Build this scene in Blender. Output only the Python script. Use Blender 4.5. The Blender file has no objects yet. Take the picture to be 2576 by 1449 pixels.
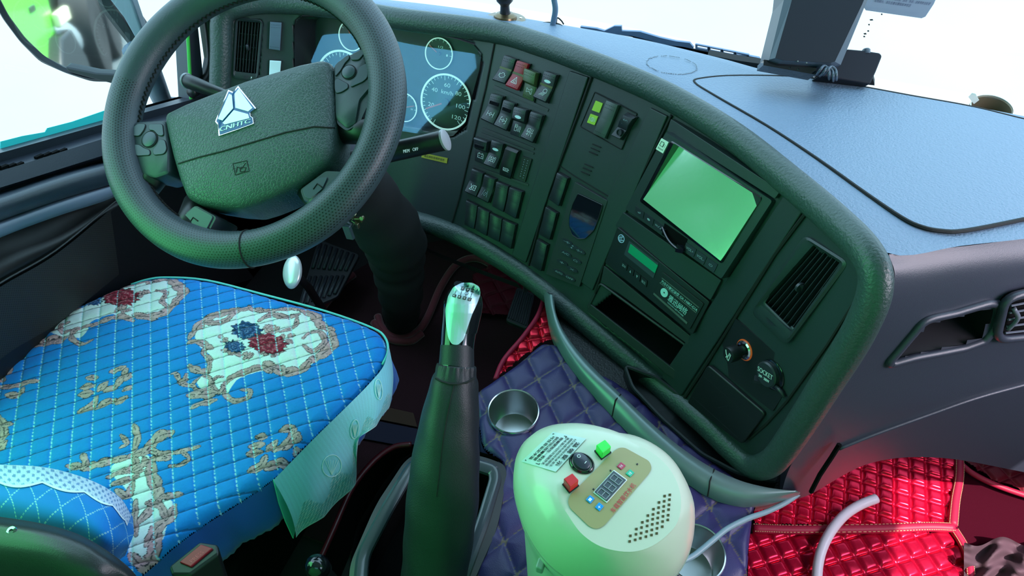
import bpy, bmesh, math, random
import numpy as np
from mathutils import Vector, Matrix
from mathutils.bvhtree import BVHTree
random.seed(7)
PI = math.pi
SC = bpy.context.scene
COL = SC.collection

# ------------------------------------------------------------------ camera, sky, light, exposure
IW, IH, FOC = 2576, 1449, 1780.0
CAM = Vector((0.0, 0.0, 1.40))
_th, _ya, _ro = math.radians(47.5), math.radians(21.0), math.radians(-1.5)
_f = Vector((-math.sin(_ya)*math.cos(_th), math.cos(_ya)*math.cos(_th), -math.sin(_th)))
_r0 = Vector((math.cos(_ya), math.sin(_ya), 0)); _u0 = _r0.cross(_f)
CR = _r0*math.cos(_ro) + _u0*math.sin(_ro)
CU = -_r0*math.sin(_ro) + _u0*math.cos(_ro)
CF = _f
cd = bpy.data.cameras.new('camera'); cam = bpy.data.objects.new('camera', cd); COL.objects.link(cam)
cam.matrix_world = Matrix(((CR.x, CU.x, -CF.x, CAM.x), (CR.y, CU.y, -CF.y, CAM.y), (CR.z, CU.z, -CF.z, CAM.z), (0, 0, 0, 1)))
cd.sensor_width = 36.0; cd.lens = 36.0*FOC/IW; cd.clip_start = 0.02; cd.clip_end = 500
SC.camera = cam

wd = bpy.data.worlds.new('daylight'); SC.world = wd; wd.use_nodes = True
bg = wd.node_tree.nodes['Background']; bg.inputs[0].default_value = (0.52, 0.80, 1.0, 1); bg.inputs[1].default_value = 3.1

def lamp(name, kind, loc, target, energy, color, size=(1, 1), spread=None):
    l = bpy.data.lights.new(name, kind); o = bpy.data.objects.new(name, l); COL.objects.link(o)
    o.location = loc
    o.rotation_euler = (Vector(target) - Vector(loc)).to_track_quat('-Z', 'Y').to_euler()
    l.energy = energy; l.color = color
    if kind == 'AREA':
        l.shape = 'RECTANGLE'; l.size = size[0]; l.size_y = size[1]
        if spread: l.spread = spread
    return o
sun = lamp('sun', 'SUN', (0, 0, 10), (-0.50, 0.35, 8.9), 9.0, (1.0, 0.97, 0.9)); sun.data.angle = 0.01
# added green and teal fill lamps, unseen; daylight at the passenger window
lamp('fill_light_driver', 'AREA', (-1.10, .06, .97), (0, .06, .95), 9.0, (0.15, 1.0, 0.36), (0.68, 0.90))
lamp('fill_light_rear', 'AREA', (0.15, -0.50, 1.72), (-0.1, 0.8, 0.5), 1.3, (0.25, 0.85, 0.95), (0.9, 0.35))
lamp('window_light_passenger', 'AREA', (1.12, 0.55, 1.15), (0.45, 0.85, 0.05), 10.5, (1.0, 0.80, 0.92), (0.6, 0.5))
SC.view_settings.view_transform = 'Standard'; SC.view_settings.look = 'None'
SC.view_settings.exposure = 0.12; SC.view_settings.gamma = 1.0; SC.view_settings.use_curve_mapping = False
try:
    SC.cycles.use_denoising = True; SC.cycles.max_bounces = 6; SC.cycles.transparent_max_bounces = 12
    SC.cycles.sample_clamp_indirect = 3.0
except Exception: pass

# ------------------------------------------------------------------ sight lines of the camera met with planes of the cab
def ray(px, py):
    return CR*((px-IW/2)/FOC) - CU*((py-IH/2)/FOC) + CF
def at(px, py, d): return CAM + ray(px, py)*d
def onP(px, py, P, n):
    v = ray(px, py); n = Vector(n); return CAM + v*((Vector(P)-CAM).dot(n)/v.dot(n))
def onz(px, py, z): return onP(px, py, (0, 0, z), (0, 0, 1))
def onX(px, py, x): return onP(px, py, (x, 0, 0), (1, 0, 0))
def onY(px, py, y): return onP(px, py, (0, y, 0), (0, 1, 0))
def lerp(a, b, t): return a + (b-a)*t

# ------------------------------------------------------------------ materials
MAT = {}
def srgb(r, g, b):
    return tuple(((c/255)/12.92 if c/255 <= .04045 else ((c/255+.055)/1.055)**2.4) for c in (r, g, b))
def mat(name, col, rough=.5, metal=0, bump=0, bscale=400, var=0, emit=None, estr=1, coat=0, spec=.5, kind='noise', trans=0, alpha=1, sheen=0):
    if name in MAT: return MAT[name]
    m = bpy.data.materials.new(name); m.use_nodes = True; nt = m.node_tree; b = nt.nodes['Principled BSDF']
    c = (*col, 1); b.inputs['Base Color'].default_value = c
    b.inputs['Roughness'].default_value = rough; b.inputs['Metallic'].default_value = metal
    b.inputs['Specular IOR Level'].default_value = spec
    b.inputs['Coat Weight'].default_value = coat
    b.inputs['Transmission Weight'].default_value = trans; b.inputs['Alpha'].default_value = alpha
    b.inputs['Sheen Weight'].default_value = sheen
    if emit: b.inputs['Emission Color'].default_value = (*emit, 1); b.inputs['Emission Strength'].default_value = estr
    tc = nt.nodes.new('ShaderNodeTexCoord')
    if bump:
        if kind == 'noise':
            t = nt.nodes.new('ShaderNodeTexNoise'); t.inputs['Scale'].default_value = bscale; t.inputs['Detail'].default_value = 3; out = t.outputs[0]
        else:
            t = nt.nodes.new('ShaderNodeTexVoronoi'); t.feature = 'DISTANCE_TO_EDGE'; t.inputs['Scale'].default_value = bscale
            mm = nt.nodes.new('ShaderNodeMath'); mm.operation = 'MINIMUM'; mm.inputs[1].default_value = .12
            nt.links.new(t.outputs[0], mm.inputs[0]); out = mm.outputs[0]
        nt.links.new(tc.outputs['Object'], t.inputs['Vector'])
        bp = nt.nodes.new('ShaderNodeBump'); bp.inputs['Strength'].default_value = bump; bp.inputs['Distance'].default_value = (.001 if bscale > 400 else .003) if kind == 'noise' else .006
        nt.links.new(out, bp.inputs['Height']); nt.links.new(bp.outputs[0], b.inputs['Normal'])
    if var:
        t2 = nt.nodes.new('ShaderNodeTexNoise'); t2.inputs['Scale'].default_value = 9; t2.inputs['Detail'].default_value = 6
        nt.links.new(tc.outputs['Object'], t2.inputs['Vector'])
        mx = nt.nodes.new('ShaderNodeMix'); mx.data_type = 'RGBA'
        mx.inputs[6].default_value = (*[x*(1-var) for x in col], 1); mx.inputs[7].default_value = (*[min(1, x*(1+var)) for x in col], 1)
        nt.links.new(t2.outputs[0], mx.inputs[0]); nt.links.new(mx.outputs[2], b.inputs['Base Color'])
    MAT[name] = m; return m
def attr_mat(name, rough=.8, sheen=0, bump=0, bscale=800, spec=.3, metal=0):
    m = mat(name, (1, 1, 1), rough, metal, bump, bscale, sheen=sheen, spec=spec)
    nt = m.node_tree; a = nt.nodes.new('ShaderNodeAttribute'); a.attribute_name = 'Col'
    nt.links.new(a.outputs['Color'], nt.nodes['Principled BSDF'].inputs['Base Color']); return m

# ------------------------------------------------------------------ mesh collector
class MB:
    def __init__(s): s.v = []; s.f = []; s.mi = []; s.cur = 0
    def add(s, vs, fs):
        o = len(s.v); s.v += [Vector(x) for x in vs]; s.f += [tuple(i+o for i in f) for f in fs]; s.mi += [s.cur]*len(fs); return s
    def hexa(s, b, t):   # bottom 4, top 4
        return s.add(list(b)+list(t), [(3, 2, 1, 0), (4, 5, 6, 7), (0, 1, 5, 4), (1, 2, 6, 5), (2, 3, 7, 6), (3, 0, 4, 7)])
    def box(s, c, sz, R=None):
        R = R or Matrix.Identity(3); c = Vector(c); x, y, z = sz[0]/2, sz[1]/2, sz[2]/2
        p = [c+R@Vector(q) for q in ((-x, -y, -z), (x, -y, -z), (x, y, -z), (-x, y, -z), (-x, -y, z), (x, -y, z), (x, y, z), (-x, y, z))]
        return s.hexa(p[:4], p[4:])
    def prism(s, poly, off0, off1, cap0=True):   # poly: world points; off: offsets (Vector)
        n = len(poly); a = [Vector(p)+off0 for p in poly]; b = [Vector(p)+off1 for p in poly]
        fs = [tuple(range(n, 2*n))] + ([tuple(range(n-1, -1, -1))] if cap0 else [])
        fs += [(i, (i+1) % n, n+(i+1) % n, n+i) for i in range(n)]
        return s.add(a+b, fs)
    def rings(s, rs, closed=True, cap=(True, True)):
        n = len(rs[0]); vs = [v for r in rs for v in r]; fs = []
        for i in range(len(rs)-1):
            for j in range(n if closed else n-1):
                fs.append((i*n+j, i*n+(j+1) % n, (i+1)*n+(j+1) % n, (i+1)*n+j))
        if cap[0]: fs.append(tuple(range(n-1, -1, -1)))
        if cap[1]: fs.append(tuple((len(rs)-1)*n+j for j in range(n)))
        return s.add(vs, fs)
    def lathe(s, prof, c, axis=(0, 0, 1), n=32, cap=(True, True), sx=1, sy=1, ref=None):   # prof: (radius, height)
        ax = Vector(axis).normalized(); e = Vector(ref) if ref else (Vector((1, 0, 0)) if abs(ax.x) < .9 else Vector((0, 1, 0)))
        e = (e-ax*e.dot(ax)).normalized(); g = ax.cross(e); c = Vector(c)
        return s.rings([[c+ax*h+(e*math.cos(2*PI*k/n)*sx+g*math.sin(2*PI*k/n)*sy)*r for k in range(n)] for r, h in prof], cap=cap)
    def tube(s, pts, r, n=10, closed=False, up=None, prof=None, cap=True):
        pts = [Vector(p) for p in pts]; m = len(pts); rs = []
        prev = None
        for i, p in enumerate(pts):
            a = pts[(i-1) % m] if (closed or i) else pts[0]; b = pts[(i+1) % m] if (closed or i < m-1) else pts[-1]
            t = (b-a).normalized()
            if up is not None: u = up[i] if isinstance(up, list) else Vector(up)
            else: u = prev or (Vector((0, 0, 1)) if abs(t.z) < .9 else Vector((1, 0, 0)))
            e = (u-t*u.dot(t)).normalized(); prev = e; g = t.cross(e)
            rr = r[i] if isinstance(r, (list, tuple)) else r
            if prof: rs.append([p+g*x+e*y for x, y in prof])
            else: rs.append([p+(g*math.cos(2*PI*k/n)+e*math.sin(2*PI*k/n))*rr for k in range(n)])
        if closed: rs.append(rs[0])
        return s.rings(rs, cap=(cap and not closed, cap and not closed))
    def grid(s, P):   # rows of points
        n = len(P[0]); vs = [v for r in P for v in r]
        return s.add(vs, [(i*n+j, i*n+j+1, (i+1)*n+j+1, (i+1)*n+j) for i in range(len(P)-1) for j in range(n-1)])
    def build(s, name, m, parent=None, smooth=None, bevel=0, solid=0, sub=0, recalc=True, seg=2):
        me = bpy.data.meshes.new(name)
        o = bpy.data.objects.new(name, me); COL.objects.link(o)
        off = Vector((0, 0, 0))
        if parent is not None:
            o.parent = parent; q = parent
            while q is not None: off += Vector(q.location); q = q.parent
        elif s.v:
            off = sum(s.v, Vector())/len(s.v); off.z = min(v.z for v in s.v); o.location = off
        me.from_pydata([v-off for v in s.v], [], s.f)
        ms = m if isinstance(m, (list, tuple)) else [m]
        for x in ms: me.materials.append(x)
        if len(ms) > 1:
            for p, k in zip(me.polygons, s.mi): p.material_index = k
        me.validate()
        if recalc:
            bm = bmesh.new(); bm.from_mesh(me); bmesh.ops.remove_doubles(bm, verts=bm.verts, dist=1e-6); bmesh.ops.recalc_face_normals(bm, faces=bm.faces); bm.to_mesh(me); bm.free()
        if smooth is not None:
            me.polygons.foreach_set('use_smooth', [True]*len(me.polygons)); me.update()
            if smooth < 180:
                try: me.set_sharp_from_angle(angle=math.radians(smooth))
                except Exception: pass
        if solid:
            md = o.modifiers.new('solid', 'SOLIDIFY'); md.thickness = abs(solid); md.offset = 0 if solid > 0 else -1
        if bevel:
            md = o.modifiers.new('bevel', 'BEVEL'); md.width = bevel; md.segments = seg; md.limit_method = 'ANGLE'; md.angle_limit = math.radians(35)
            me.polygons.foreach_set('use_smooth', [True]*len(me.polygons)); md.harden_normals = True
        if sub:
            md = o.modifiers.new('sub', 'SUBSURF'); md.levels = sub; md.render_levels = sub
        return o
def tag(o, label=None, cat=None, group=None, kind=None):
    if label: o['label'] = label
    if cat: o['category'] = cat
    if group: o['group'] = group
    if kind: o['kind'] = kind
    return o
def thing(name, loc, label, cat, group=None):
    o = bpy.data.objects.new(name, None); COL.objects.link(o); o.location = Vector(loc); o.empty_display_size = .02
    return tag(o, label, cat, group)
def catmull(P, n, closed=False):
    P = [Vector(p) for p in P]; out = []; m = len(P); segs = m if closed else m-1
    for i in range(segs):
        p1, p2 = P[i], P[(i+1) % m]
        p0 = P[(i-1) % m] if (closed or i) else p1*2-p2
        p3 = P[(i+2) % m] if (closed or i < m-2) else p2*2-p1
        for k in range(n):
            t = k/n
            out.append(.5*((2*p1)+(p2-p0)*t+(2*p0-5*p1+4*p2-p3)*t*t+(3*p1-p0-3*p2+p3)*t**3))
    if not closed: out.append(P[-1])
    return out
def cat1(P, u):   # catmull evaluate at u in [0,len-1]
    i = min(max(int(math.floor(u)), 0), len(P)-2); t = u-i
    p1, p2 = P[i], P[i+1]; p0 = P[i-1] if i else p1*2-p2; p3 = P[i+2] if i < len(P)-2 else p2*2-p1
    return .5*((2*p1)+(p2-p0)*t+(2*p0-5*p1+4*p2-p3)*t*t+(3*p1-p0-3*p2+p3)*t**3)
def roundpoly(P, r, n=5):   # round the corners of a polygon given as 2-D or 3-D vectors
    P = [Vector(p) for p in P]; out = []
    for i, p in enumerate(P):
        a, b = P[i-1], P[(i+1) % len(P)]; da, db = a-p, b-p
        ra = min(r, da.length*.45, db.length*.45)
        s, e = p+da.normalized()*ra, p+db.normalized()*ra
        for k in range(n+1):
            t = k/n; out.append(s*(1-t)**2+p*2*t*(1-t)+e*t*t)
    return out

class Patch:
    """A small quadrilateral of surface: corners top-left, top-right, bottom-right, bottom-left; (a,b) in 0..1, h along the normal."""
    def __init__(s, c, h=0, flat=False):
        s.c = [Vector(x) for x in c]
        s.U = (s.c[1]-s.c[0]+s.c[2]-s.c[3])/2; s.V = (s.c[3]-s.c[0]+s.c[2]-s.c[1])/2
        s.N = s.V.cross(s.U).normalized(); s.w = s.U.length; s.hh = s.V.length
        if s.N.dot(CAM-s.c[0]) < 0: s.N = -s.N
        s.c = [p+s.N*h for p in s.c]; s.o = sum(s.c, Vector())/4
        if flat:   # make it truly planar without moving it off the sight lines
            s.c = [CAM+(p-CAM)*((s.o-CAM).dot(s.N)/(p-CAM).dot(s.N)) for p in s.c]
    def p(s, a, b, h=0):
        return s.c[0]*(1-a)*(1-b)+s.c[1]*a*(1-b)+s.c[2]*a*b+s.c[3]*(1-a)*b+s.N*h
    def sub(s, a0, b0, a1, b1, h=0):
        return Patch([s.p(a0, b0, h), s.p(a1, b0, h), s.p(a1, b1, h), s.p(a0, b1, h)])
    def poly(s, pts, h=0): return [s.p(a, b, h) for a, b in pts]
    def plate(s, mb, h0, h1, inset=0, r=0, a0=0, b0=0, a1=1, b1=1, n=4):
        ia, ib = inset/s.w, inset/s.hh
        q = [s.p(a0+ia, b0+ib), s.p(a1-ia, b0+ib), s.p(a1-ia, b1-ib), s.p(a0+ia, b1-ib)]
        if r: q = roundpoly(q, r, n)
        mb.prism(q, s.N*h0, s.N*h1); return mb
    def disc(s, mb, a, b, r, h0, h1, n=24, r2=None):
        c = s.p(a, b); u = s.U.normalized(); v = s.N.cross(u)
        mb.rings([[c+s.N*h+(u*math.cos(2*PI*k/n)+v*math.sin(2*PI*k/n))*rr for k in range(n)] for rr, h in ((r, h0), (r if r2 is None else r2, h1))]); return mb
    def ring(s, mb, a, b, r0, r1, h0, h1, n=40):
        c = s.p(a, b); u = s.U.normalized(); v = s.N.cross(u)
        def R(r, h): return [c+s.N*h+(u*math.cos(2*PI*k/n)+v*math.sin(2*PI*k/n))*r for k in range(n)]
        mb.rings([R(r0, h0), R(r0, h1), R(r1, h1), R(r1, h0), R(r0, h0)], cap=(False, False)); return mb
    def stroke(s, mb, pts, w, h=.0002, closed=False, t=.0003):   # pts in (a,b); w metres
        P = [s.p(a, b, h) for a, b in pts]
        if closed: P = P+[P[0]]
        for i in range(len(P)-1):
            d = P[i+1]-P[i]
            if d.length < 1e-7: continue
            d.normalize(); g = s.N.cross(d)*(w/2); e = d*(w*.3)
            q = [P[i]-g-e, P[i+1]-g+e, P[i+1]+g+e, P[i]+g-e]
            mb.prism(q, s.N*0, s.N*t, cap0=False)
        return mb
    def arc(s, a, b, ra, rb, t0, t1, n=12):
        return [(a+ra*math.cos(lerp(t0, t1, k/n)), b+rb*math.sin(lerp(t0, t1, k/n))) for k in range(n+1)]
_TX = {}
def text_geo(txt, shear=0):
    k = (txt, shear)
    if k not in _TX:
        cu = bpy.data.curves.new('t', 'FONT'); cu.body = txt; cu.shear = shear; cu.resolution_u = 3
        o = bpy.data.objects.new('t', cu); COL.objects.link(o)
        dg = bpy.context.evaluated_depsgraph_get(); me = bpy.data.meshes.new_from_object(o.evaluated_get(dg))
        _TX[k] = ([v.co.copy() for v in me.vertices], [tuple(p.vertices) for p in me.polygons])
        bpy.data.objects.remove(o); bpy.data.curves.remove(cu); bpy.data.meshes.remove(me)
    return _TX[k]
def text_on(pt, mb, txt, a0, b0, a1, b1, h=.0003, bold=0, shear=0):
    """lettering filling the box a0..a1, b0..b1 of the patch (b0 top)"""
    vs, fs = text_geo(txt, shear)
    if not vs: return mb
    x0, x1 = min(v.x for v in vs), max(v.x for v in vs); y0, y1 = min(v.y for v in vs), max(v.y for v in vs)
    for dx in ((0,) if not bold else (-bold, 0, bold)):
        mb.add([pt.p(lerp(a0, a1, (v.x-x0)/max(x1-x0, 1e-6))+dx, lerp(b1, b0, (v.y-y0)/max(y1-y0, 1e-6)), h+abs(dx)*1e-4) for v in vs], fs)
    return mb
# ------------------------------------------------------------------ palette
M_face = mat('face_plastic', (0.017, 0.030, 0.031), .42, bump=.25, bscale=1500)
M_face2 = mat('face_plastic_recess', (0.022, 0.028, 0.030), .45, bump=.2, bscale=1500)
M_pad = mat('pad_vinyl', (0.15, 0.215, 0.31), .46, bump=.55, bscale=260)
M_lip = mat('lip_vinyl', (0.036, 0.060, 0.058), .38, bump=.42, bscale=260)
M_low = mat('lower_plastic', (0.034, 0.038, 0.058), .36, bump=.2, bscale=900)
M_blk = mat('black_plastic', (0.010, 0.011, 0.013), .4)
M_gloss = mat('gloss_black', (0.006, 0.007, 0.010), .12, coat=.5)
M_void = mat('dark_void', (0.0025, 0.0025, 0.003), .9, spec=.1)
M_key = mat('switch_plastic', (0.022, 0.025, 0.032), .34)
M_white = mat('white_print', (0.75, 0.85, 0.85), .5)
M_chrome = mat('chrome', (0.8, 0.82, 0.85), .12, metal=1)
M_steel = mat('brushed_steel', (0.42, 0.44, 0.45), .28, metal=1)
M_seam = mat('seam_black', (0.003, 0.004, 0.004), .8)
M_leather = mat('black_leather', (0.012, 0.014, 0.019), .48, bump=.4, bscale=700)
M_hub = mat('hub_vinyl', (0.045, 0.072, 0.074), .42, bump=.5, bscale=230, kind='voronoi')
M_cab = mat('cab_lining', (0.05, 0.055, 0.065), .6, bump=.2, bscale=300)

def struct(o, label=None):
    o['kind'] = 'structure'
    if label: o['label'] = label
    return o

# ------------------------------------------------------------------ the place outside and the cab shell
m = mat('pale_concrete', (0.225, 0.25, 0.26), .9, bump=.1, bscale=3, var=.22)
for n_ in m.node_tree.nodes:
    if n_.type == 'TEX_NOISE': n_.inputs['Scale'].default_value = .35
b = MB(); b.grid([[Vector((x, y, -1.0)) for x in (-60, 0, 40)] for y in (-40, 0, 60)])
struct(b.build('ground', m), 'sunlit pale concrete yard outside the truck')
b = MB(); b.grid([[Vector((x, y, 0)) for x in (-1.25, 0, 1.2)] for y in (-.62, .4, 1.75)])
struct(b.build('floor', mat('black_floor', (0.012, 0.012, 0.014), .7)))
b = MB(); b.grid([[Vector((x, y, 1.98)) for x in (-1.2, -.3, .3, 1.2)] for y in (-.62, 0, 1.02)]); struct(b.build('ceiling', mat('headliner', (.32, .33, .33), .9)))
b = MB(); b.grid([[Vector((x, -.62, z)) for x in (-1.2, 1.2)] for z in (0, 2.0)])
struct(b.build('unseen_wall_back', mat('green_bounce_wall', (0.10, 0.62, 0.16), .9)))  # unseen back wall, made green to bounce green light into the cab
b = MB(); b.grid([[Vector((-1.16, y, z)) for y in (-.62, .0, .36)] for z in (0, 1.0, 1.98)]); struct(b.build('added_unseen_wall_left_rear', M_cab))  # unseen side wall, added to darken what the gauge glass reflects
# passenger side: door with window
b = MB(); xr = 1.2
b.box((xr+.02, .55, .45), (.04, 2.4, .9)); b.box((xr+.02, .55, 1.85), (.04, 2.4, .28)); b.box((xr+.02, -.4, 1.3), (.04, .5, .85))
struct(b.build('door_2', M_cab))
# firewall and lower front
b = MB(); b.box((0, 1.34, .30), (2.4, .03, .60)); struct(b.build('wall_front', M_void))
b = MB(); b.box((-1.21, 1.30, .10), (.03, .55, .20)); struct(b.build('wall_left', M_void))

# ------------------------------------------------------------------ the dashboard surface
def ztop(y): return .79 - .15*(y-.75)
def ontop(px, py, dz=0):
    return onP(px, py, (0, .75, .79+dz), (0, .15, 1))
TP = [ontop(*p) for p in ((560, 20), (760, 14), (980, 50), (1245, 100), (1480, 190), (1690, 290), (1850, 385), (2010, 510), (2185, 690))]
SEAMB = {3: (1140, 560), 4: (1330, 660), 5: (1500, 740), 7: (1720, 1010), 8: (1890, 1160)}
BP = []
for i, P in enumerate(TP):
    a = TP[max(0, i-1)]; c = TP[min(len(TP)-1, i+1)]; T = (c-a); T.z = 0; T.normalize()
    n = Vector((T.y, -T.x, 0))
    if n.y > 0: n = -n
    if i in SEAMB: Q = onP(*SEAMB[i], P, T)
    else: Q = P + (n*math.sin(math.radians(24)) - Vector((0, 0, 1))*math.cos(math.radians(24)))*.40
    BP.append(Q)
BP[6] = (BP[5]+BP[7])/2 + (TP[6]-(TP[5]+TP[7])/2)
BP[8] = BP[8]
# the face continued a little past both ends
TP2 = [TP[0]*2-TP[1]]+TP+[TP[-1]*2-TP[-2]]; BP2 = [BP[0]*2-BP[1]]+BP+[BP[-1]*2-BP[-2]]
def face_pt(u, v, h=0):
    a, c = cat1(TP2, u+1), cat1(BP2, u+1); p = lerp(a, c, v)
    if h:
        a2, c2 = cat1(TP2, u+1.02), cat1(BP2, u+1.02); t = lerp(a2, c2, v)-p
        p = p+(c-a).cross(t).normalized()*h
    return p
NU, NV = 140, 24
gr = [[face_pt(-.95+(len(TP)+.9)*i/NU, -.25+1.6*j/NV) for j in range(NV+1)] for i in range(NU+1)]
_v = [p for r in gr for p in r]; _fz = [(i*(NV+1)+j, i*(NV+1)+j+1, (i+1)*(NV+1)+j+1, (i+1)*(NV+1)+j) for i in range(NU) for j in range(NV)]
BV = BVHTree.FromPolygons(_v, _fz)
def S(px, py, h=0):
    """point of the dashboard face on the sight line of a pixel, lifted h off it"""
    d = ray(px, py).normalized(); loc, n, ix, ds = BV.ray_cast(CAM, d)
    if loc is None:
        loc = onz(px, py, .5); n = Vector((0, -1, .3)).normalized()
    if n.dot(CAM-loc) < 0: n = -n
    if h:
        # keep on the sight line while lifting
        loc = loc - d*(h/max(.25, -d.dot(n)))
    return loc
def SN(px, py):
    d = ray(px, py).normalized(); loc, n, ix, ds = BV.ray_cast(CAM, d)
    if n is None: return Vector((0, -1, .3)).normalized()
    return n if n.dot(CAM-loc) > 0 else -n
def SP(*c, h=0): return Patch([S(x, y, h) for x, y in c], flat=True)
def PLN(P, h=0):
    """sight lines met with the plane of a patch, for things lying on that patch"""
    return lambda *c, hh=0, h2=h: Patch([onP(x, y, P.o+P.N*(h2+hh), P.N) for x, y in c])
def slab(mb, px, h0, h1, r=0, n=5):
    """solid slab over the dashboard face, following its curve: dense outline, top and side"""
    pts = [S(x, y, 0) for x, y in px]
    if r: pts = roundpoly(pts, r, n)
    c = sum(pts, Vector())/len(pts); cx = sum(p[0] for p in px)/len(px); cy = sum(p[1] for p in px)/len(px)
    N = SN(cx, cy)
    return mb.prism(pts, N*h0, N*h1)
def dense(px, k=8):
    out = []
    for i in range(len(px)):
        a, b_ = px[i], px[(i+1) % len(px)]
        for j in range(k): out.append((lerp(a[0], b_[0], j/k), lerp(a[1], b_[1], j/k)))
    return out
def facegrid(mb, tl, tr, br, bl, h0, h1, nu=12, nv=10, flat=False):
    """curved raised panel between four corner pixels, with sides"""
    top = []
    for j in range(nv+1):
        row = []
        for i in range(nu+1):
            a, c = i/nu, j/nv
            x = tl[0]*(1-a)*(1-c)+tr[0]*a*(1-c)+br[0]*a*c+bl[0]*(1-a)*c
            y = tl[1]*(1-a)*(1-c)+tr[1]*a*(1-c)+br[1]*a*c+bl[1]*(1-a)*c
            row.append((S(x, y), SN(x, y)))
        top.append(row)
    P1 = [[p+n*h1 for p, n in r] for r in top]; P0 = [[p+n*h0 for p, n in r] for r in top]
    mb.grid(P1)
    ed = lambda P: [P[0][i] for i in range(nu+1)]+[P[j][nu] for j in range(1, nv+1)]+[P[nv][i] for i in range(nu-1, -1, -1)]+[P[j][0] for j in range(nv-1, 0, -1)]
    a, c = ed(P1), ed(P0); n = len(a)
    mb.add(a+c, [(i, (i+1) % n, n+(i+1) % n, n+i) for i in range(n)])
    return mb

dash = thing('dashboard', (-.2, 1.0, .30), 'dark wrap-around truck dashboard with pale blue-lit vinyl top and rounded lip', 'dashboard')

# face backing (behind everything, dark) : from above the lip to below, cut for nothing
def lip_px():
    return [(556, 130), (560, 45), (600, 17), (700, 8), (850, 20), (1000, 47), (1240, 79), (1360, 112), (1470, 152), (1590, 200), (1700, 252),
            (1850, 345), (2000, 465), (2110, 560), (2185, 640), (2206, 720), (2165, 830), (2075, 975), (2000, 1090), (1945, 1160), (1895, 1172), (1840, 1130), (1770, 1062), (1660, 970),
            (1500, 835), (1420, 770), (1330, 698), (1200, 615), (1120, 578), (1040, 552), (900, 520), (740, 480), (600, 420), (556, 300)]
back = MB()
LPX = lip_px()
# backing mesh: the grid faces whose pixel projection falls inside the lip
def topx(p):
    d = p-CAM; z = d.dot(CF); return (IW/2+FOC*d.dot(CR)/z, IH/2-FOC*d.dot(CU)/z)
def inpoly(x, y, P):
    c = False; n = len(P)
    for i in range(n):
        x1, y1 = P[i]; x2, y2 = P[i-1]
        if (y1 > y) != (y2 > y) and x < (x2-x1)*(y-y1)/(y2-y1)+x1: c = not c
    return c
HOLES = [[(808, 44), (1080, 75), (1190, 100), (1218, 160), (1172, 325), (1140, 345), (960, 300), (740, 230), (740, 60), (760, 40)],   # instrument cluster
         [(1545, 735), (1725, 870), (1690, 945), (1480, 785)],                       # stowage slot
         [(592, 46), (660, 52), (652, 188), (588, 184)],                             # left vent
         [(2020, 605), (2120, 660), (2000, 830), (1925, 765)]]                       # right vent
NU2, NV2 = 420, 120
gb = [[None]*(NV2+1) for _ in range(NU2+1)]
for i in range(NU2+1):
    for j in range(NV2+1): gb[i][j] = face_pt(-.95+(len(TP)+.9)*i/NU2, -.08+1.25*j/NV2)
fs = []; pxs = [[topx(p) for p in r] for r in gb]
for i in range(NU2):
    for j in range(NV2):
        q = [pxs[i][j], pxs[i][j+1], pxs[i+1][j+1], pxs[i+1][j]]
        cx = sum(a[0] for a in q)/4; cy = sum(a[1] for a in q)/4
        if inpoly(cx, cy, LPX) and not any(inpoly(cx, cy, h) for h in HOLES):
            fs.append((i*(NV2+1)+j, i*(NV2+1)+j+1, (i+1)*(NV2+1)+j+1, (i+1)*(NV2+1)+j))
back.add([p for r in gb for p in r], fs)
o = back.build('face_panel', M_face, dash, smooth=60, recalc=False)
bm = bmesh.new(); bm.from_mesh(o.data); bmesh.ops.delete(bm, geom=[v for v in bm.verts if not v.link_faces], context='VERTS'); bmesh.ops.recalc_face_normals(bm, faces=bm.faces); bm.to_mesh(o.data); bm.free()
o.data.polygons.foreach_set('use_smooth', [True]*len(o.data.polygons))
md = o.modifiers.new('solid', 'SOLIDIFY'); md.thickness = .003; md.offset = 0

# rounded lip all round the face
lp = catmull([S(*p) for p in LPX], 6, closed=True); lu = [SN(*topx(p)) for p in lp]
prof = [(.021*math.cos(t)*(1 if abs(math.cos(t)) > .1 else 1), .002+.017*math.sin(t)) for t in [2*PI*k/16 for k in range(16)]]
b = MB(); b.tube(lp, 0, closed=True, up=lu, prof=prof)
b.build('rounded_lip', M_lip, dash, smooth=180)

# dash top: from the lip forward to the windscreen
far = [(380, -60), (760, -22), (1000, 2), (1150, 20), (1300, 43), (1400, 60), (1600, 96), (1800, 143), (1940, 180), (2100, 205), (2250, 232), (2400, 258), (2576, 292), (2760, 325), (3150, 392)]
near = [(540, 40), (620, 12), (850, 12), (1000, 34), (1240, 68), (1360, 99), (1475, 138), (1700, 236), (1860, 335), (2010, 455), (2120, 548), (2240, 640), (2420, 618), (2600, 598), (2800, 570), (3200, 520)]
farc = catmull([ontop(*p, dz=.006) for p in far], 6); nearc = catmull([ontop(*p, dz=.006) for p in near], 6)
def resample(P, n):
    L = [0]
    for i in range(1, len(P)): L.append(L[-1]+(P[i]-P[i-1]).length)
    out = []; j = 0
    for k in range(n):
        t = L[-1]*k/(n-1)
        while j < len(P)-2 and L[j+1] < t: j += 1
        out.append(lerp(P[j], P[j+1], (t-L[j])/max(L[j+1]-L[j], 1e-9)))
    return out
A_, B_ = resample(farc, 120), resample(nearc, 120)
rows = []
for j in range(15):
    t = j/14; rows.append([lerp(a, c, t)+Vector((0, 0, .006*math.sin(PI*t))) for a, c in zip(A_, B_)])
# roll the far edge down behind
rows.insert(0, [a+Vector((0, .05, -.06)) for a in A_])
# passenger side: the top rolls over a soft fold and falls as the rear face
b = MB(); b.grid(rows); b.build('top_pad', M_pad, dash, smooth=180)

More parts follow.
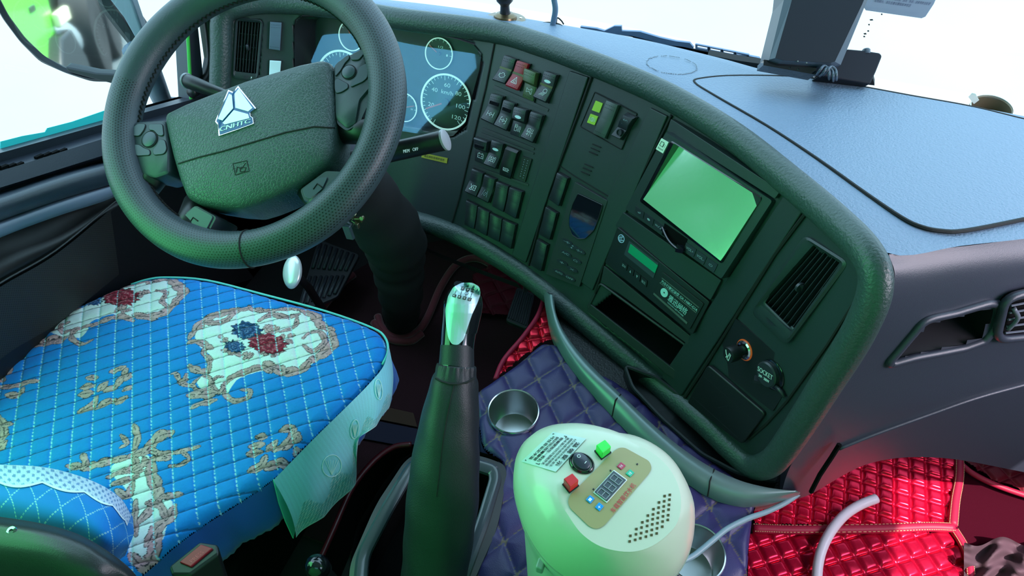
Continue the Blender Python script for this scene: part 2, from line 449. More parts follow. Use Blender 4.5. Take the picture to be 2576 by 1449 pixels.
# passenger-side rear face: rows of sight lines met with planes stepping down
FA, FB = ontop(2240, 640), ontop(2576, 598)
fd = (FB-FA); fd.z = 0; fd.normalize(); fnrm = Vector((fd.y, -fd.x, 0))
if fnrm.y > 0: fnrm = -fnrm
def pface(px, py, out=0.0, tilt=.16):
    n = Vector((fnrm.x, fnrm.y, tilt)); return onP(px, py, FA+fnrm*out, n)
cols = [  # each column: fold pixel, then down to the hem
    [(2236, 640), (2250, 700), (2215, 800), (2150, 920), (2075, 1040), (1990, 1170), (1960, 1262)],
    [(2300, 632), (2320, 700), (2290, 810), (2240, 930), (2175, 1045), (2090, 1150), (2035, 1245)],
    [(2400, 622), (2420, 690), (2400, 810), (2360, 930), (2310, 1020), (2240, 1100), (2190, 1165)],
    [(2500, 610), (2530, 680), (2520, 800), (2490, 910), (2450, 990), (2410, 1070), (2370, 1152)],
    [(2620, 592), (2650, 665), (2660, 790), (2640, 890), (2610, 965), (2590, 1060), (2590, 1190)],
    [(2780, 570), (2810, 640), (2830, 770), (2830, 870), (2830, 930), (2830, 1050), (2830, 1230)],
    [(3200, 520), (3240, 590), (3280, 700), (3300, 790), (3300, 850), (3300, 1020), (3300, 1260)]]
outs = [.0, .022, .03, .030, .030, .022, .012]
PF = []
for r in range(7):
    P = [ontop(*c[r], dz=.006) if r == 0 else pface(*c[r], out=outs[r]) for c in cols]; PF.append(catmull(P, 10))
nc = len(PF[0]); PG = [catmull([PF[r][c] for r in range(7)], 10) for c in range(nc)]
PGr = [[PG[c][r] for c in range(nc)] for r in range(len(PG[0]))]
POCK = [(2237, 915), (2262, 880), (2300, 835), (2330, 805), (2400, 788), (2512, 764), (2475, 858), (2300, 900)]
pv = [p for r in PGr for p in r]; pf = []
for i in range(len(PGr)-1):
    for j in range(nc-1):
        q = (i*nc+j, i*nc+j+1, (i+1)*nc+j+1, (i+1)*nc+j); pf.append(q)
BV2 = BVHTree.FromPolygons(pv, pf)
def S2(px, py, h=0):
    d = ray(px, py).normalized(); loc, n, ix, ds = BV2.ray_cast(CAM, d)
    if loc is None: return pface(px, py, .03)
    return loc-d*h
b = MB(); b.add(pv, [q for q in pf if not (lambda t: inpoly(t[0], t[1], [(2252, 908), (2335, 812), (2505, 772), (2468, 852)]))(topx(sum((pv[k] for k in q), Vector())/4))])
b.build('passenger_panel', M_low, dash, smooth=180)
# underside lip so the hem has thickness
hem = PGr[-1]; b = MB(); b.grid([hem, [p+Vector((0, .10, .02))-fnrm*.02 for p in hem]]); b.build('lower_hem', M_low, dash, smooth=180)
# crease trim line along the rear face
cr = [(2110, 1128), (2200, 1092), (2330, 1045), (2450, 1003), (2576, 968), (2700, 935)]
b = MB(); b.tube(catmull([S2(x, y, .002) for x, y in cr], 6), .0035, n=8); b.build('crease_strip', M_low, dash, smooth=180)
# open pocket with a rounded frame
pk = [S2(x, y, .001) for x, y in POCK]
b = MB(); b.tube(roundpoly(catmull(pk, 3, closed=True), .004, 2), .006, n=8, closed=True); b.build('pocket_frame', M_low, dash, smooth=180)
pin = [S2(x, y) for x, y in ((2245, 912), (2335, 806), (2508, 768), (2472, 858))]
din = -fnrm*.10+Vector((0, 0, .015))
b = MB(); b.rings([pin, [p+din for p in pin]], cap=(False, True)); b.build('pocket_liner', mat('pocket_black', (.008, .008, .012), .5), dash)
# airbag / lid panel on the passenger top
lid = [(1748, 207), (1765, 196), (1860, 189), (2040, 196), (2300, 241), (2450, 268), (2600, 304), (2800, 345), (2800, 500), (2576, 549), (2430, 577), (2370, 578), (2320, 568), (2270, 545), (2180, 485), (2060, 400), (1930, 315), (1800, 240)]
lidp = catmull([ontop(x, y, dz=.0125) for x, y in lid], 4, closed=True)
b = MB(); b.prism(lidp, Vector((0, 0, -.01)), Vector((0, 0, .0)))
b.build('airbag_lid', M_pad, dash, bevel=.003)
b = MB(); b.tube([p-Vector((0, 0, .002)) for p in lidp], .0028, n=6, closed=True); b.build('lid_seam', M_seam, dash)
# worn ring mark
rc = ontop(1690, 163, dz=.0125); b = MB(); random.seed(3)
for k in range(70):
    t = 2*PI*k/70
    if random.random() < .25: continue
    r = .044+random.uniform(-.001, .001); p = rc+Vector((math.cos(t)*r, math.sin(t)*r*.9, -.15*math.sin(t)*r*.9)); b.box(p, (.003*random.uniform(.5, 1.6), .0014, .0006), Matrix.Rotation(t+PI/2, 3, 'Z'))
b.build('glue_ring_mark', mat('glue_mark', (.16, .2, .24), .6), dash)

# windscreen with black ceramic border strip, seen only by its foot
gm = bpy.data.materials.new('window_glass'); gm.use_nodes = True; nt = gm.node_tree; nt.nodes.clear()
ou = nt.nodes.new('ShaderNodeOutputMaterial'); mx = nt.nodes.new('ShaderNodeMixShader'); tr = nt.nodes.new('ShaderNodeBsdfTransparent'); gl = nt.nodes.new('ShaderNodeBsdfGlossy')
gl.inputs['Roughness'].default_value = .02; tr.inputs[0].default_value = (.93, .99, .98, 1); mx.inputs[0].default_value = .06
nt.links.new(tr.outputs[0], mx.inputs[1]); nt.links.new(gl.outputs[0], mx.inputs[2]); nt.links.new(mx.outputs[0], ou.inputs[0])
foot = [a+Vector((0, .055, -.01)) for a in A_[::6]]
b = MB(); b.grid([foot, [p+Vector((0, -.12, .55)) for p in foot], [p+Vector((0, -.26, 1.05)) for p in foot]])
struct(b.build('window_1', gm, smooth=180), 'windscreen glass')
# ================================================================== fittings of the dashboard face
def seam(px, w=.0018, h=.0005, name='panel_seam'):
    pts = []
    for i in range(len(px)-1):
        for k in range(8): pts.append((lerp(px[i][0], px[i+1][0], k/8), lerp(px[i][1], px[i+1][1], k/8)))
    pts.append(px[-1]); b = MB(); b.tube([S(x, y, .002+h) for x, y in pts], w, n=6); return b
b = seam([(1246, 97), (1222, 220), (1190, 350), (1155, 500), (1137, 560)]); b.build('panel_seam', M_seam, dash)
b = seam([(1490, 190), (1452, 295), (1415, 394), (1375, 500), (1330, 668)], w=.003); b.build('panel_seam', M_seam, dash)
b = seam([(1690, 290), (1620, 430), (1551, 559), (1498, 738)], w=.003); b.build('panel_seam', M_seam, dash)
b = seam([(2034, 528), (1950, 640), (1850, 800), (1770, 930), (1715, 1012)], w=.003); b.build('panel_seam', M_seam, dash)
b = seam([(2062, 535), (2111, 569), (2160, 625), (2176, 667), (2150, 760), (2080, 870), (1980, 1010), (1927, 1068), (1885, 1105)], w=.0022); b.build('panel_seam', M_seam, dash)
b = seam([(1405, 415), (1440, 440), (1535, 497)], w=.0009); b.build('panel_seam', M_seam, dash)
# soft raised pillars between the fields
for c in (((1437, 178), (1484, 194), (1326, 660), (1290, 640)), ((1640, 270), (1684, 292), (1494, 730), (1440, 690)), ((1980, 490), (2028, 528), (1712, 1004), (1660, 960))):
    b = MB(); facegrid(b, *c, -.001, .0055, 4, 24); b.build('raised_pillar', M_face, dash, smooth=40, bevel=.002)
b = MB(); facegrid(b, (2052, 540), (2160, 660), (1905, 1075), (1730, 1015), -.001, .001, 10, 20)

def dots(pt, mb, rows, n=7, r=.00055, h=.0002, a0=.1, a1=.9):
    for b0 in rows:
        for k in range(n):
            a = lerp(a0, a1, k/(n-1)); pt.disc(mb, a, b0, r, h-.0001, h+.0003, n=6)
def IC_engine(p, m, w): p.stroke(m, [(.2, .4), (.35, .4), (.4, .25), (.7, .25), (.75, .45), (.9, .45), (.9, .7), (.75, .75), (.65, .85), (.35, .85), (.2, .65)], w, closed=True); p.stroke(m, [(.1, .35), (.1, .75)], w)
def IC_tri(p, m, w): p.stroke(m, [(.5, .1), (.9, .85), (.1, .85)], w*1.3, closed=True); p.stroke(m, [(.5, .4), (.68, .72), (.32, .72)], w, closed=True)
def IC_horn(p, m, w): p.stroke(m, [(.1, .25), (.1, .75), (.35, .6), (.7, .62), (.7, .8), (.9, .8), (.9, .2), (.7, .2), (.7, .38), (.35, .4)], w, closed=True)
def IC_lamp(p, m, w):
    p.stroke(m, [(.5, .5), (.45, .2), (.65, .08), (.88, .15), (.95, .5)], w, closed=True)
    for k in range(4): p.stroke(m, [(.45+.13*k, .58), (.2+.16*k, .9)], w)
def IC_axle(p, m, w): p.stroke(m, [(.1, .2), (.1, .8)], w); p.stroke(m, [(.9, .2), (.9, .8)], w); p.stroke(m, [(.1, .5), (.38, .5), (.5, .3), (.62, .5), (.9, .5)], w); p.stroke(m, [(.38, .5), (.5, .7), (.62, .5)], w)
def IC_axle2(p, m, w): IC_axle(p, m, w); p.stroke(m, [(.25, .15), (.1, .2)], w); p.stroke(m, [(.75, .15), (.9, .2)], w); p.stroke(m, [(.25, .85), (.1, .8)], w); p.stroke(m, [(.75, .85), (.9, .8)], w)
def IC_fuel(p, m, w):
    p.stroke(m, [(.08, .9), (.08, .15), (.4, .15), (.4, .9)], w, closed=True); p.stroke(m, [(.14, .3), (.34, .3), (.34, .5), (.14, .5)], w, closed=True)
    for k in range(3): p.stroke(m, [(.58+k*.15, .9), (.54+k*.15, .7), (.6+k*.15, .5), (.55+k*.15, .25)], w)
def IC_grid(p, m, w): p.stroke(m, [(.1, .45), (.1, .2), (.4, .1), (.45, .45)], w, closed=True); p.stroke(m, [(.6, .1), (.6, .45)], w); p.stroke(m, [(.8, .1), (.8, .45)], w); p.stroke(m, [(.15, .8), (.35, .65), (.35, .9)], w, closed=True); p.stroke(m, [(.55, .62), (.55, .92)], w); p.stroke(m, [(.75, .62), (.9, .92)], w); p.stroke(m, [(.05, .54), (.95, .54)], w)
def IC_batt(p, m, w): p.stroke(m, [(.08, .3), (.92, .3), (.92, .85), (.08, .85)], w*1.2, closed=True); p.stroke(m, [(.2, .3), (.2, .15), (.35, .15), (.35, .3)], w); p.stroke(m, [(.65, .3), (.65, .15), (.8, .15), (.8, .3)], w); p.stroke(m, [(.2, .58), (.38, .58)], w); p.stroke(m, [(.6, .58), (.8, .58)], w); p.stroke(m, [(.7, .48), (.7, .68)], w)
def IC_cross(p, m, w): p.stroke(m, [(.1, .15), (.9, .9)], w); p.stroke(m, [(.9, .15), (.1, .9)], w); p.stroke(m, p.arc(.5, .52, .28, .3, 0, 2*PI), w); p.stroke(m, [(.05, .25), (.05, .8)], w); p.stroke(m, [(.95, .25), (.95, .8)], w)
def IC_batt2(p, m, w): p.stroke(m, [(.08, .2), (.8, .2), (.8, .7), (.08, .7)], w, closed=True); p.stroke(m, [(.8, .35), (.95, .45), (.8, .58)], w); p.stroke(m, [(.2, .45), (.6, .45)], w); p.stroke(m, [(.1, .9), (.9, .9)], w)
def IC_seatp(p, m, w): p.stroke(m, [(.1, .15), (.3, .5), (.1, .85), (.45, .85), (.35, .5), (.45, .2)], w*1.6); p.stroke(m, [(.6, .2), (.9, .2), (.9, .8), (.6, .8)], w*1.6, closed=True); p.stroke(m, [(.6, .5), (.9, .5)], w)
def IC_lane(p, m, w): p.stroke(m, [(.15, .9), (.3, .1)], w); p.stroke(m, [(.9, .9), (.75, .1)], w); p.stroke(m, [(.35, .7), (.55, .35), (.72, .45), (.52, .85)], w, closed=True)
def IC_fog(p, m, w):
    p.stroke(m, [(.5, .2), (.5, .8)], w); p.stroke(m, [(.5, .2), (.75, .2), (.95, .5), (.75, .8), (.5, .8)], w)
    for k in range(3): p.stroke(m, [(.05, .25+k*.22), (.4, .3+k*.22)], w)
    p.stroke(m, [(.2, .1), (.2, .9)], w)
def IC_brake(p, m, w): p.stroke(m, p.arc(.5, .5, .3, .3, 0, 2*PI), w); p.stroke(m, [(.05, .2), (.0, .5), (.05, .8)], w); p.stroke(m, [(.95, .2), (1., .5), (.95, .8)], w); p.stroke(m, p.arc(.5, .5, .12, .14, 0, 2*PI), w)

M_red = mat('switch_red', (0.30, 0.010, 0.022), .35)
M_olive = mat('switch_olive', (0.05, 0.085, 0.03), .35)
M_lens = mat('switch_lens_band', (0.10, 0.11, 0.035), .3)
M_whitebtn = mat('pale_lens', (0.7, 0.9, 0.95), .3)
M_prn = mat('grey_print', (0.28, 0.36, 0.42), .5)
G_SW = 'rocker switches on the dashboard'
def rocker(px, label, icon=None, colr=None, band=False, oval=False, slot=False, state=0, dim=False, ndots=True, prof=None, iconb=(.55, .85)):
    """state 0: lower end out; 1: upper end out; 2: flat blank"""
    hb = .010
    P = Patch([S(x, y, hb) for x, y in px], flat=True)
    base = Patch([q-P.N*hb for q in P.c]); root = thing('rocker_switch', base.o, label, 'switch', G_SW)
    mb = MB(); base.plate(mb, -.004, .0045, inset=-.0009, r=.0008); mb.build('housing', M_blk, root)
    M1 = colr or M_key
    pr = prof or {0: [(0, .0105), (.06, .0115), (.46, .0065), (.54, .0065), (.95, .0120), (1, .0108)],
          1: [(0, .0150), (.06, .0165), (.40, .0145), (.50, .0055), (.95, .0065), (1, .0055)],
          2: [(0, .0100), (.04, .0108), (.49, .0092), (.51, .0092), (.96, .0104), (1, .0095)]}[state]
    g = [[base.p(a, b_, h) for a in (0.02, .06, .94, .98)] for b_, h in pr]
    for r in g:
        r[0] = r[0]-base.N*.0006; r[3] = r[3]-base.N*.0006
    mb = MB(); mb.grid(g); n = len(g)
    bot = [[base.p(a, b_, 0) for a in (0.02, .98)] for b_, h in pr]
    mb.grid([[g[i][0] for i in range(n)], [bot[i][0] for i in range(n)]]); mb.grid([[g[i][3] for i in range(n)], [bot[i][1] for i in range(n)]])
    mb.add([g[0][0], g[0][1], g[0][2], g[0][3], bot[0][1], bot[0][0]], [(0, 1, 2, 3, 4, 5)]); mb.add([g[-1][0], g[-1][1], g[-1][2], g[-1][3], bot[-1][1], bot[-1][0]], [(0, 1, 2, 3, 4, 5)])
    rk = mb.build('rocker', M1, root, smooth=30)
    def H(b_):
        for (b0, h0), (b1, h1) in zip(pr, pr[1:]):
            if b0 <= b_ <= b1: return lerp(h0, h1, (b_-b0)/(b1-b0))
        return pr[-1][1]
    def subp(a0, b0, a1, b1, e=.0002):
        return Patch([base.p(a0, b0, H(b0)+e), base.p(a1, b0, H(b0)+e), base.p(a1, b1, H(b1)+e), base.p(a0, b1, H(b1)+e)])
    if ndots:
        mb = MB(); q = subp(.06, .07, .94, .2); dots(q, mb, (.2, .9), 6, .00045); q = subp(.06, .87, .94, .94); dots(q, mb, (.5,), 6, .00045)
        mb.build('grip_dots', M_seam, root)
    if band:
        mb = MB(); subp(.03, .42, .97, .50).plate(mb, 0, .0004); mb.build('lens_band', M_lens, root)
    if oval:
        mb = MB(); q = subp(.25, .25, .75, .36); c = q.o; u = q.U*.5; v = q.V*.5
        mb.add([c+u*math.cos(t)+v*math.sin(t)+q.N*.0004 for t in [2*PI*k/20 for k in range(20)]], [tuple(range(20))]); mb.build('indicator', M_whitebtn, root)
    if slot:
        mb = MB(); subp(.16, .24, .84, .36, .0).plate(mb, 0, .0022, r=.0006); mb.build('indicator', M_gloss, root)
    if icon:
        mb = MB(); q = subp(.22, iconb[0], .78, iconb[1]); icon(q, mb, .00055); mb.build('icon', M_prn if dim else M_white, root)
    return root
R_ = rocker
R_([(1268, 139), (1299, 149), (1270, 212), (1238, 201)], 'rocker switch with engine outline symbol, first in the top row left of the red one', IC_engine, band=True)
R_([(1301, 152), (1330, 161), (1302, 228), (1271, 215)], 'red hazard rocker switch with warning triangle symbol', IC_tri, colr=M_red, band=True)
R_([(1323, 172), (1353, 184), (1338, 256), (1310, 243)], 'olive rocker switch with horn symbol, beside the red hazard switch', IC_horn, colr=M_olive, state=1)
R_([(1369, 179), (1401, 189), (1373, 259), (1340, 244)], 'rocker switch with work lamp symbol at the right end of the top row', IC_lamp, band=True, oval=True)
R_([(1235, 235), (1266, 243), (1242, 315), (1209, 299)], 'rocker switch with axle symbol at the left end of the second row', IC_axle, slot=True)
R_([(1267, 251), (1296, 261), (1274, 330), (1242, 315)], 'rocker switch with bracketed axle symbol, second in the second row', IC_axle2, slot=True)
R_([(1297, 268), (1329, 277), (1310, 349), (1279, 337)], 'dark rocker switch with fuel heating symbol and small oval light', IC_fuel, state=1, oval=True)
R_([(1335, 280), (1366, 291), (1340, 360), (1309, 345)], 'rocker switch with work light symbols on both halves, right end of the second row', IC_grid)
R_([(1195, 345), (1230, 356), (1217, 414), (1191, 404)], 'dark rocker switch with battery symbol at the left end of the third row', IC_batt, state=1, slot=True)
R_([(1237, 352), (1267, 362), (1246, 425), (1216, 413)], 'rocker switch with crossed-out symbol on a pale lower half and oval light', IC_cross, oval=True)
R_([(1273, 368), (1304, 380), (1282, 451), (1253, 440)], 'smooth glossy black cover switch with small battery mark, beside the diagnostic socket', IC_batt2, colr=M_blk, ndots=False,
   prof=[(0, .008), (.08, .013), (.5, .012), (.9, .009), (1, .006)], iconb=(.66, .8))
R_([(1187, 424), (1216, 436), (1198, 496), (1169, 482)], 'rocker switch with person and seat symbol at the left end of the fourth row', IC_seatp)
R_([(1219, 439), (1246, 451), (1228, 511), (1200, 496)], 'rocker switch with lane symbol, second in the fourth row', IC_lane, dim=True)
R_([(1248, 457), (1279, 469), (1266, 534), (1237, 518)], 'blank switch cover, third in the fourth row', state=2)
R_([(1281, 471), (1314, 483), (1297, 551), (1268, 534)], 'blank switch cover at the right end of the fourth row', state=2)
R_([(1172, 504), (1201, 518), (1192, 577), (1167, 565)], 'blank switch cover at the left end of the lowest row', state=2)
R_([(1202, 520), (1231, 534), (1224, 594), (1194, 577)], 'blank switch cover, second in the lowest row', state=2)
R_([(1232, 537), (1263, 551), (1255, 609), (1226, 594)], 'blank switch cover, third in the lowest row', state=2)
R_([(1264, 552), (1297, 566), (1285, 627), (1256, 610)], 'blank switch cover at the right end of the lowest row', state=2)
R_([(1401, 434), (1428, 449), (1405, 519), (1379, 500)], 'uppermost blank switch cover of the column left of the climate panel', state=2)
R_([(1372, 520), (1400, 537), (1382, 604), (1354, 589)], 'middle blank switch cover of the column left of the climate panel', state=2)
R_([(1350, 602), (1376, 617), (1361, 683), (1333, 667)], 'lowest blank switch cover of the column left of the climate panel', state=2)
R_([(679, 55), (709, 57), (705, 127), (676, 123)], 'blue-grey rocker switch beside the driver side air vent', colr=mat('blue_grey_key', (.10, .14, .20), .35), state=2)
R_([(678, 152), (708, 154), (704, 200), (676, 197)], 'small switch with bright pale face below another, beside the driver side vent', colr=M_whitebtn, state=2, ndots=False)
# recessed pair right of the pillar
rc = [(1497, 232), (1603, 286), (1564, 376), (1461, 318)]
P = SP(*rc, h=.002); b = MB(); P.plate(b, -.001, .0004, r=.002); b.build('switch_recess', M_face2, dash)
b = MB(); b.tube([q+P.N*.0006 for q in roundpoly([P.p(0, 0), P.p(1, 0), P.p(1, 1), P.p(0, 1)], .002, 3)], .0010, n=6, closed=True); b.build('recess_edge', M_seam, dash)
M_yel = mat('yellow_lens', (0.38, 0.60, 0.03), .4)
P1 = SP((1499, 253), (1517, 260), (1508, 284), (1489, 277), h=.004); r_ = thing('indicator_lamp', P1.o, 'plain yellow-green square indicator left of the large blank rocker', 'indicator light', 'yellow indicators beside the blank rocker'); b = MB(); P1.plate(b, -.003, .0006, r=.0006); b.build('lens', M_yel, r_)
P1 = SP((1486, 286), (1505, 293), (1496, 315), (1477, 308), h=.004); r_ = thing('indicator_lamp', P1.o, 'yellow-green square indicator with round brake symbol below the plain one', 'indicator light', 'yellow indicators beside the blank rocker'); b = MB(); P1.plate(b, -.003, .0006, r=.0006); b.build('lens', M_yel, r_)
b = MB(); IC_brake(Patch([P1.p(.15, .15, .0007), P1.p(.85, .15, .0007), P1.p(.85, .85, .0007), P1.p(.15, .85, .0007)]), b, .0006); b.build('icon', M_white, r_)
R_([(1525, 252), (1555, 265), (1521, 349), (1491, 335)], 'large blank rocker switch beside the two yellow indicators', colr=mat('grey_green_key', (.06, .075, .07), .4), state=2)
fs_ = R_([(1572, 284), (1597, 295), (1560, 352), (1537, 341)], 'dark rotary rocker switch with fog lamp symbol and round dimple', IC_fog, ndots=False, dim=True, prof=[(0, .007), (.08, .012), (.35, .013), (.6, .008), (.95, .012), (1, .008)], iconb=(.16, .42))
Pq = SP((1572, 284), (1597, 295), (1560, 352), (1537, 341), h=.014); b = MB(); Pq.ring(b, .5, .76, .0045, .0058, -.004, .0002, 24); Pq.disc(b, .5, .76, .0046, -.004, -.0016); b.build('dimple', M_key, fs_, smooth=30)
# label slots between the switch rows
for q in (((1243, 214), (1381, 274), (1378, 281), (1240, 221)), ((1214, 320), (1345, 372), (1343, 378), (1212, 326)), ((1211, 333), (1344, 384), (1342, 389), (1209, 338)), ((1191, 415), (1330, 463), (1329, 468), (1190, 420))):
    P = SP(*q, h=.002); b = MB(); P.plate(b, -.001, .0008, r=.0005); b.build('label_slot', M_face2, dash)
# diagnostic socket
P = SP((1316, 394), (1337, 401), (1321, 456), (1304, 445), h=.003); r_ = thing('diagnostic_socket', P.o, 'rectangular multi-pin diagnostic socket in the dashboard right of the glossy cover switch', 'socket')
b = MB(); P.plate(b, -.003, .0015, inset=-.001, r=.001); b.build('housing', M_blk, r_)
b = MB()
for i in range(2):
    for k in range(8): b.box(P.p(.3+.4*i, .1+.114*k, .002), (.0012, .0012, .001))
b.build('contact_pins', M_prn, r_)
# slatted marks
for (cx, cy) in ((1497, 376), (1477, 426)):
    b = MB()
    for k in (-1, 0, 1): b.tube([S(cx-11-k*4.5, cy-4+k*9.5, .003), S(cx+10-k*4.5, cy+5+k*9.5, .003)], .0009, n=6)
    b.build('grille_slots', M_seam, dash)

# ---------------------------------------------------------------- instrument cluster
Nc = SN(1000, 190); Pc = S(1000, 190)-Nc*.045
def CP(px, py, h=0): return onP(px, py, Pc+Nc*h, Nc)
clus = thing('instrument_cluster', Pc, 'instrument cluster with white-ringed round gauges behind a glass, seen through the steering wheel', 'instrument cluster')
opn = [(740, 75), (742, 50), (756, 40), (800, 42), (930, 52), (1040, 74), (1150, 99), (1190, 112), (1211, 135), (1206, 175), (1192, 225), (1170, 310), (1140, 342), (1110, 345), (1000, 325), (880, 280), (742, 235)]
f0 = [S(x, y, .004) for x, y in opn]; cc = sum(f0, Vector())/len(f0)
f1 = [(lambda q: q+(Pc-q).project(Nc))(lerp(p, cc, .035)) for p in f0]
b = MB(); b.rings([f0, f1], cap=(False, False)); b.build('recess_wall', M_blk, clus, smooth=50)
b = MB(); b.prism([p+(p-cc)*.05 for p in f1], Nc*-.004, Nc*0); b.build('face_plate', mat('gauge_plate', (.020, .026, .028), .5), clus)
b = MB(); ng = (Nc+Vector((0, 0, .48))).normalized(); gc0 = cc+(Pc-cc).project(Nc)+Nc*.026; fg = [lerp(p, q, .5) for p, q in zip(f0, f1)]; fg = [p+Nc*((gc0-p).dot(ng)/Nc.dot(ng)) for p in fg]; b.prism(fg, ng*0, ng*.0008)
gg = bpy.data.materials.new('gauge_glass'); gg.use_nodes = True; nt = gg.node_tree; nt.nodes.clear()
ou = nt.nodes.new('ShaderNodeOutputMaterial'); mx = nt.nodes.new('ShaderNodeMixShader'); tr = nt.nodes.new('ShaderNodeBsdfTransparent'); gl = nt.nodes.new('ShaderNodeBsdfGlossy')
gl.inputs['Roughness'].default_value = .03; gl.inputs['Color'].default_value = (.30, .72, 1, 1); mx.inputs[0].default_value = .06; nt.links.new(tr.outputs[0], mx.inputs[1]); nt.links.new(gl.outputs[0], mx.inputs[2]); nt.links.new(mx.outputs[0], ou.inputs[0])
b.build('cover_glass', gg, clus)
uX = (CP(1185, 257)-CP(1057, 257)); 
cu_ = Vector((1, -.1, 0)); cu_ = (cu_-Nc*cu_.dot(Nc)).normalized(); cv_ = -Nc.cross(cu_)
if cv_.z > 0: cv_ = -cv_
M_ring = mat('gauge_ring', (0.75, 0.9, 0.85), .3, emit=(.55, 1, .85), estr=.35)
M_dial = mat('gauge_dial', (0.012, 0.015, 0.017), .35)
M_ndl = mat('gauge_needle', (0.7, 0.12, 0.07), .5)
def gauge(px, py, rp, name, nums=(), a0=-225, a1=20, nt_=25, needle=None, big=True):
    c = CP(px, py, .001); r = (CP(px+rp, py, .001)-c).length
    P = Patch([c-cu_*r-cv_*r, c+cu_*r-cv_*r, c+cu_*r+cv_*r, c-cu_*r+cv_*r]); P.N = Nc
    b = MB(); P.disc(b, .5, .5, r, 0, .001, 48); d = b.build(name, M_dial, clus)
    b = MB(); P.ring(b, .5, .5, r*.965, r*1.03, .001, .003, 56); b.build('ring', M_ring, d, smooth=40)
    b = MB()
    for k in range(nt_):
        t = math.radians(lerp(a0, a1, k/(nt_-1))); l = .80 if k % 4 == 0 else .87
        P.stroke(b, [(.5+.5*l*math.cos(t), .5+.5*l*math.sin(t)), (.5+.47*math.cos(t), .5+.47*math.sin(t))], r*.022, h=.0013)
    for s, t, rr in nums:
        t = math.radians(t); x, y = .5+.5*rr*math.cos(t), .5+.5*rr*math.sin(t); w = .030*len(s); text_on(P, b, s, x-w, y-.036, x+w, y+.036, h=.0014)
    b.build('scale', mat('dial_print', (.85, 1, .95), .5), d)
    if needle is not None:
        t = math.radians(needle); b = MB(); P.stroke(b, [(.5, .5), (.5+.42*math.cos(t), .5+.42*math.sin(t))], r*.05, h=.004, t=.001); b.build('needle', M_ndl, d)
        b = MB(); P.disc(b, .5, .5, r*.14, .001, .006, 24); b.build('needle_hub', M_blk, d, smooth=40)
gauge(1122, 257, 62, 'speedometer', [('20', -200, .62), ('40', -145, .62), ('60', -92, .62), ('km/h', -88, .36), ('80', -42, .62), ('100', 2, .62), ('120', 42, .68)], -245, 45, 33, needle=152)
gauge(1105, 135, 34, 'fuel_gauge', [('1/2', -80, .45), ('1', 0, .6)], -150, 0, 9, needle=-150)
gauge(885, 90, 31, 'pressure_gauge', [('0', 0, .5)], -150, 0, 9, needle=-120)
gauge(1018, 270, 31, 'temperature_gauge', [('H', 0, .6)], -150, 0, 9, needle=-20)
gauge(862, 205, 64, 'tachometer', [('5', -140, .62), ('10', -90, .62), ('15', -40, .62)], -245, 45, 33, needle=150)
# yellow sticker under the cluster
P = SP((1062, 384), (1126, 398), (1124, 411), (1060, 396), h=.003); r_ = thing('warning_sticker', P.o, 'narrow yellow sticker with dark print below the instrument cluster', 'sticker')
b = MB(); P.plate(b, -.001, .0002); b.build('sticker_sheet', mat('sticker_yellow', (.32, .30, .02), .6), r_)
b = MB(); text_on(P, b, '请定期检查维护保养', .1, .25, .9, .75, h=.0005); b.build('lettering', M_blk, r_)

# ---------------------------------------------------------------- air vents
def vent(bez, opn_, label, nsl, wheel, ncross=3, rim=.006):
    P = SP(*bez, h=0); O = SP(*opn_, h=0); r_ = thing('air_vent', P.o, label, 'air vent', 'air vents on the dashboard face')
    def loop(pt, n=4, r=.006, h=0): return [q+pt.N*h for q in roundpoly([pt.p(0, 0), pt.p(1, 0), pt.p(1, 1), pt.p(0, 1)], r, n)]
    a, c, e, f, g = loop(P, r=.012, h=-.001), loop(P, r=.012, h=.004), [lerp(x, y, .35)+P.N*.002 for x, y in zip(loop(P, r=.012, h=.004), loop(O, r=.004, h=.004))], loop(O, r=.003, h=.003), loop(O, r=.003, h=-.035)
    b = MB(); b.rings([a, c, e, f, g], cap=(False, True)); b.build('bezel', M_face, r_, smooth=40)
    for k in range(nsl):
        x = (k+.6)/(nsl+.2); b = MB(); q = [O.p(x, .01, -.001), O.p(x, .99, -.001), O.p(x+.03, .99, -.018), O.p(x+.03, .01, -.018)]
        b.prism(q, O.U.normalized()*-.0006, O.U.normalized()*.0006); b.build('louver', M_key, r_)
    for k in range(ncross):
        y = (k+1)/(ncross+1); b = MB(); q = [O.p(.01, y, -.014), O.p(.99, y, -.014), O.p(.99, y, -.026), O.p(.01, y, -.026)]
        b.prism(q, O.V.normalized()*-.0008, O.V.normalized()*.0008); b.build('cross_vane', M_key, r_)
    b = MB(); b.box(O.p(.5, .5, .001), (.004, .006, .012)); b.lathe([(.001, -.003), (.007, -.002), (.007, .002), (.001, .003)], O.p(.5, .5, .002), axis=O.U, n=16); b.build('tab', M_key, r_, smooth=40)
    W = SP(*wheel, h=.003); b = MB(); W.plate(b, -.004, .0006, r=.003); b.build('thumbwheel_slot', M_void, r_)
    b = MB()
    n = 14
    rr = [[W.p(lerp(.12, .82, k/n), y, .001+.002*math.sin(PI*k/n)) for y in (.15, .85)] for k in range(n+1)]; b.grid(rr)
    b.build('thumbwheel', M_key, r_); b = MB(); W.plate(b, .0018, .0022, a0=.82, a1=.88, b0=.2, b1=.8); b.build('mark', M_white, r_)
    return r_
v1 = vent([(592, 43), (663, 50), (649, 205), (584, 198)], [(599, 52), (655, 57), (644, 186), (591, 179)], 'air vent at the driver side end of the dashboard, left of the steering hub', 7, [(595, 187), (640, 192), (638, 201), (593, 197)])
v2 = vent([(2030, 590), (2143, 660), (1985, 868), (1895, 787)], [(2051, 616), (2120, 662), (1995, 834), (1918, 765)], 'air vent at the passenger end of the dashboard face, above the cigarette lighter', 7, [(1922, 788), (1980, 838), (1974, 847), (1916, 797)])

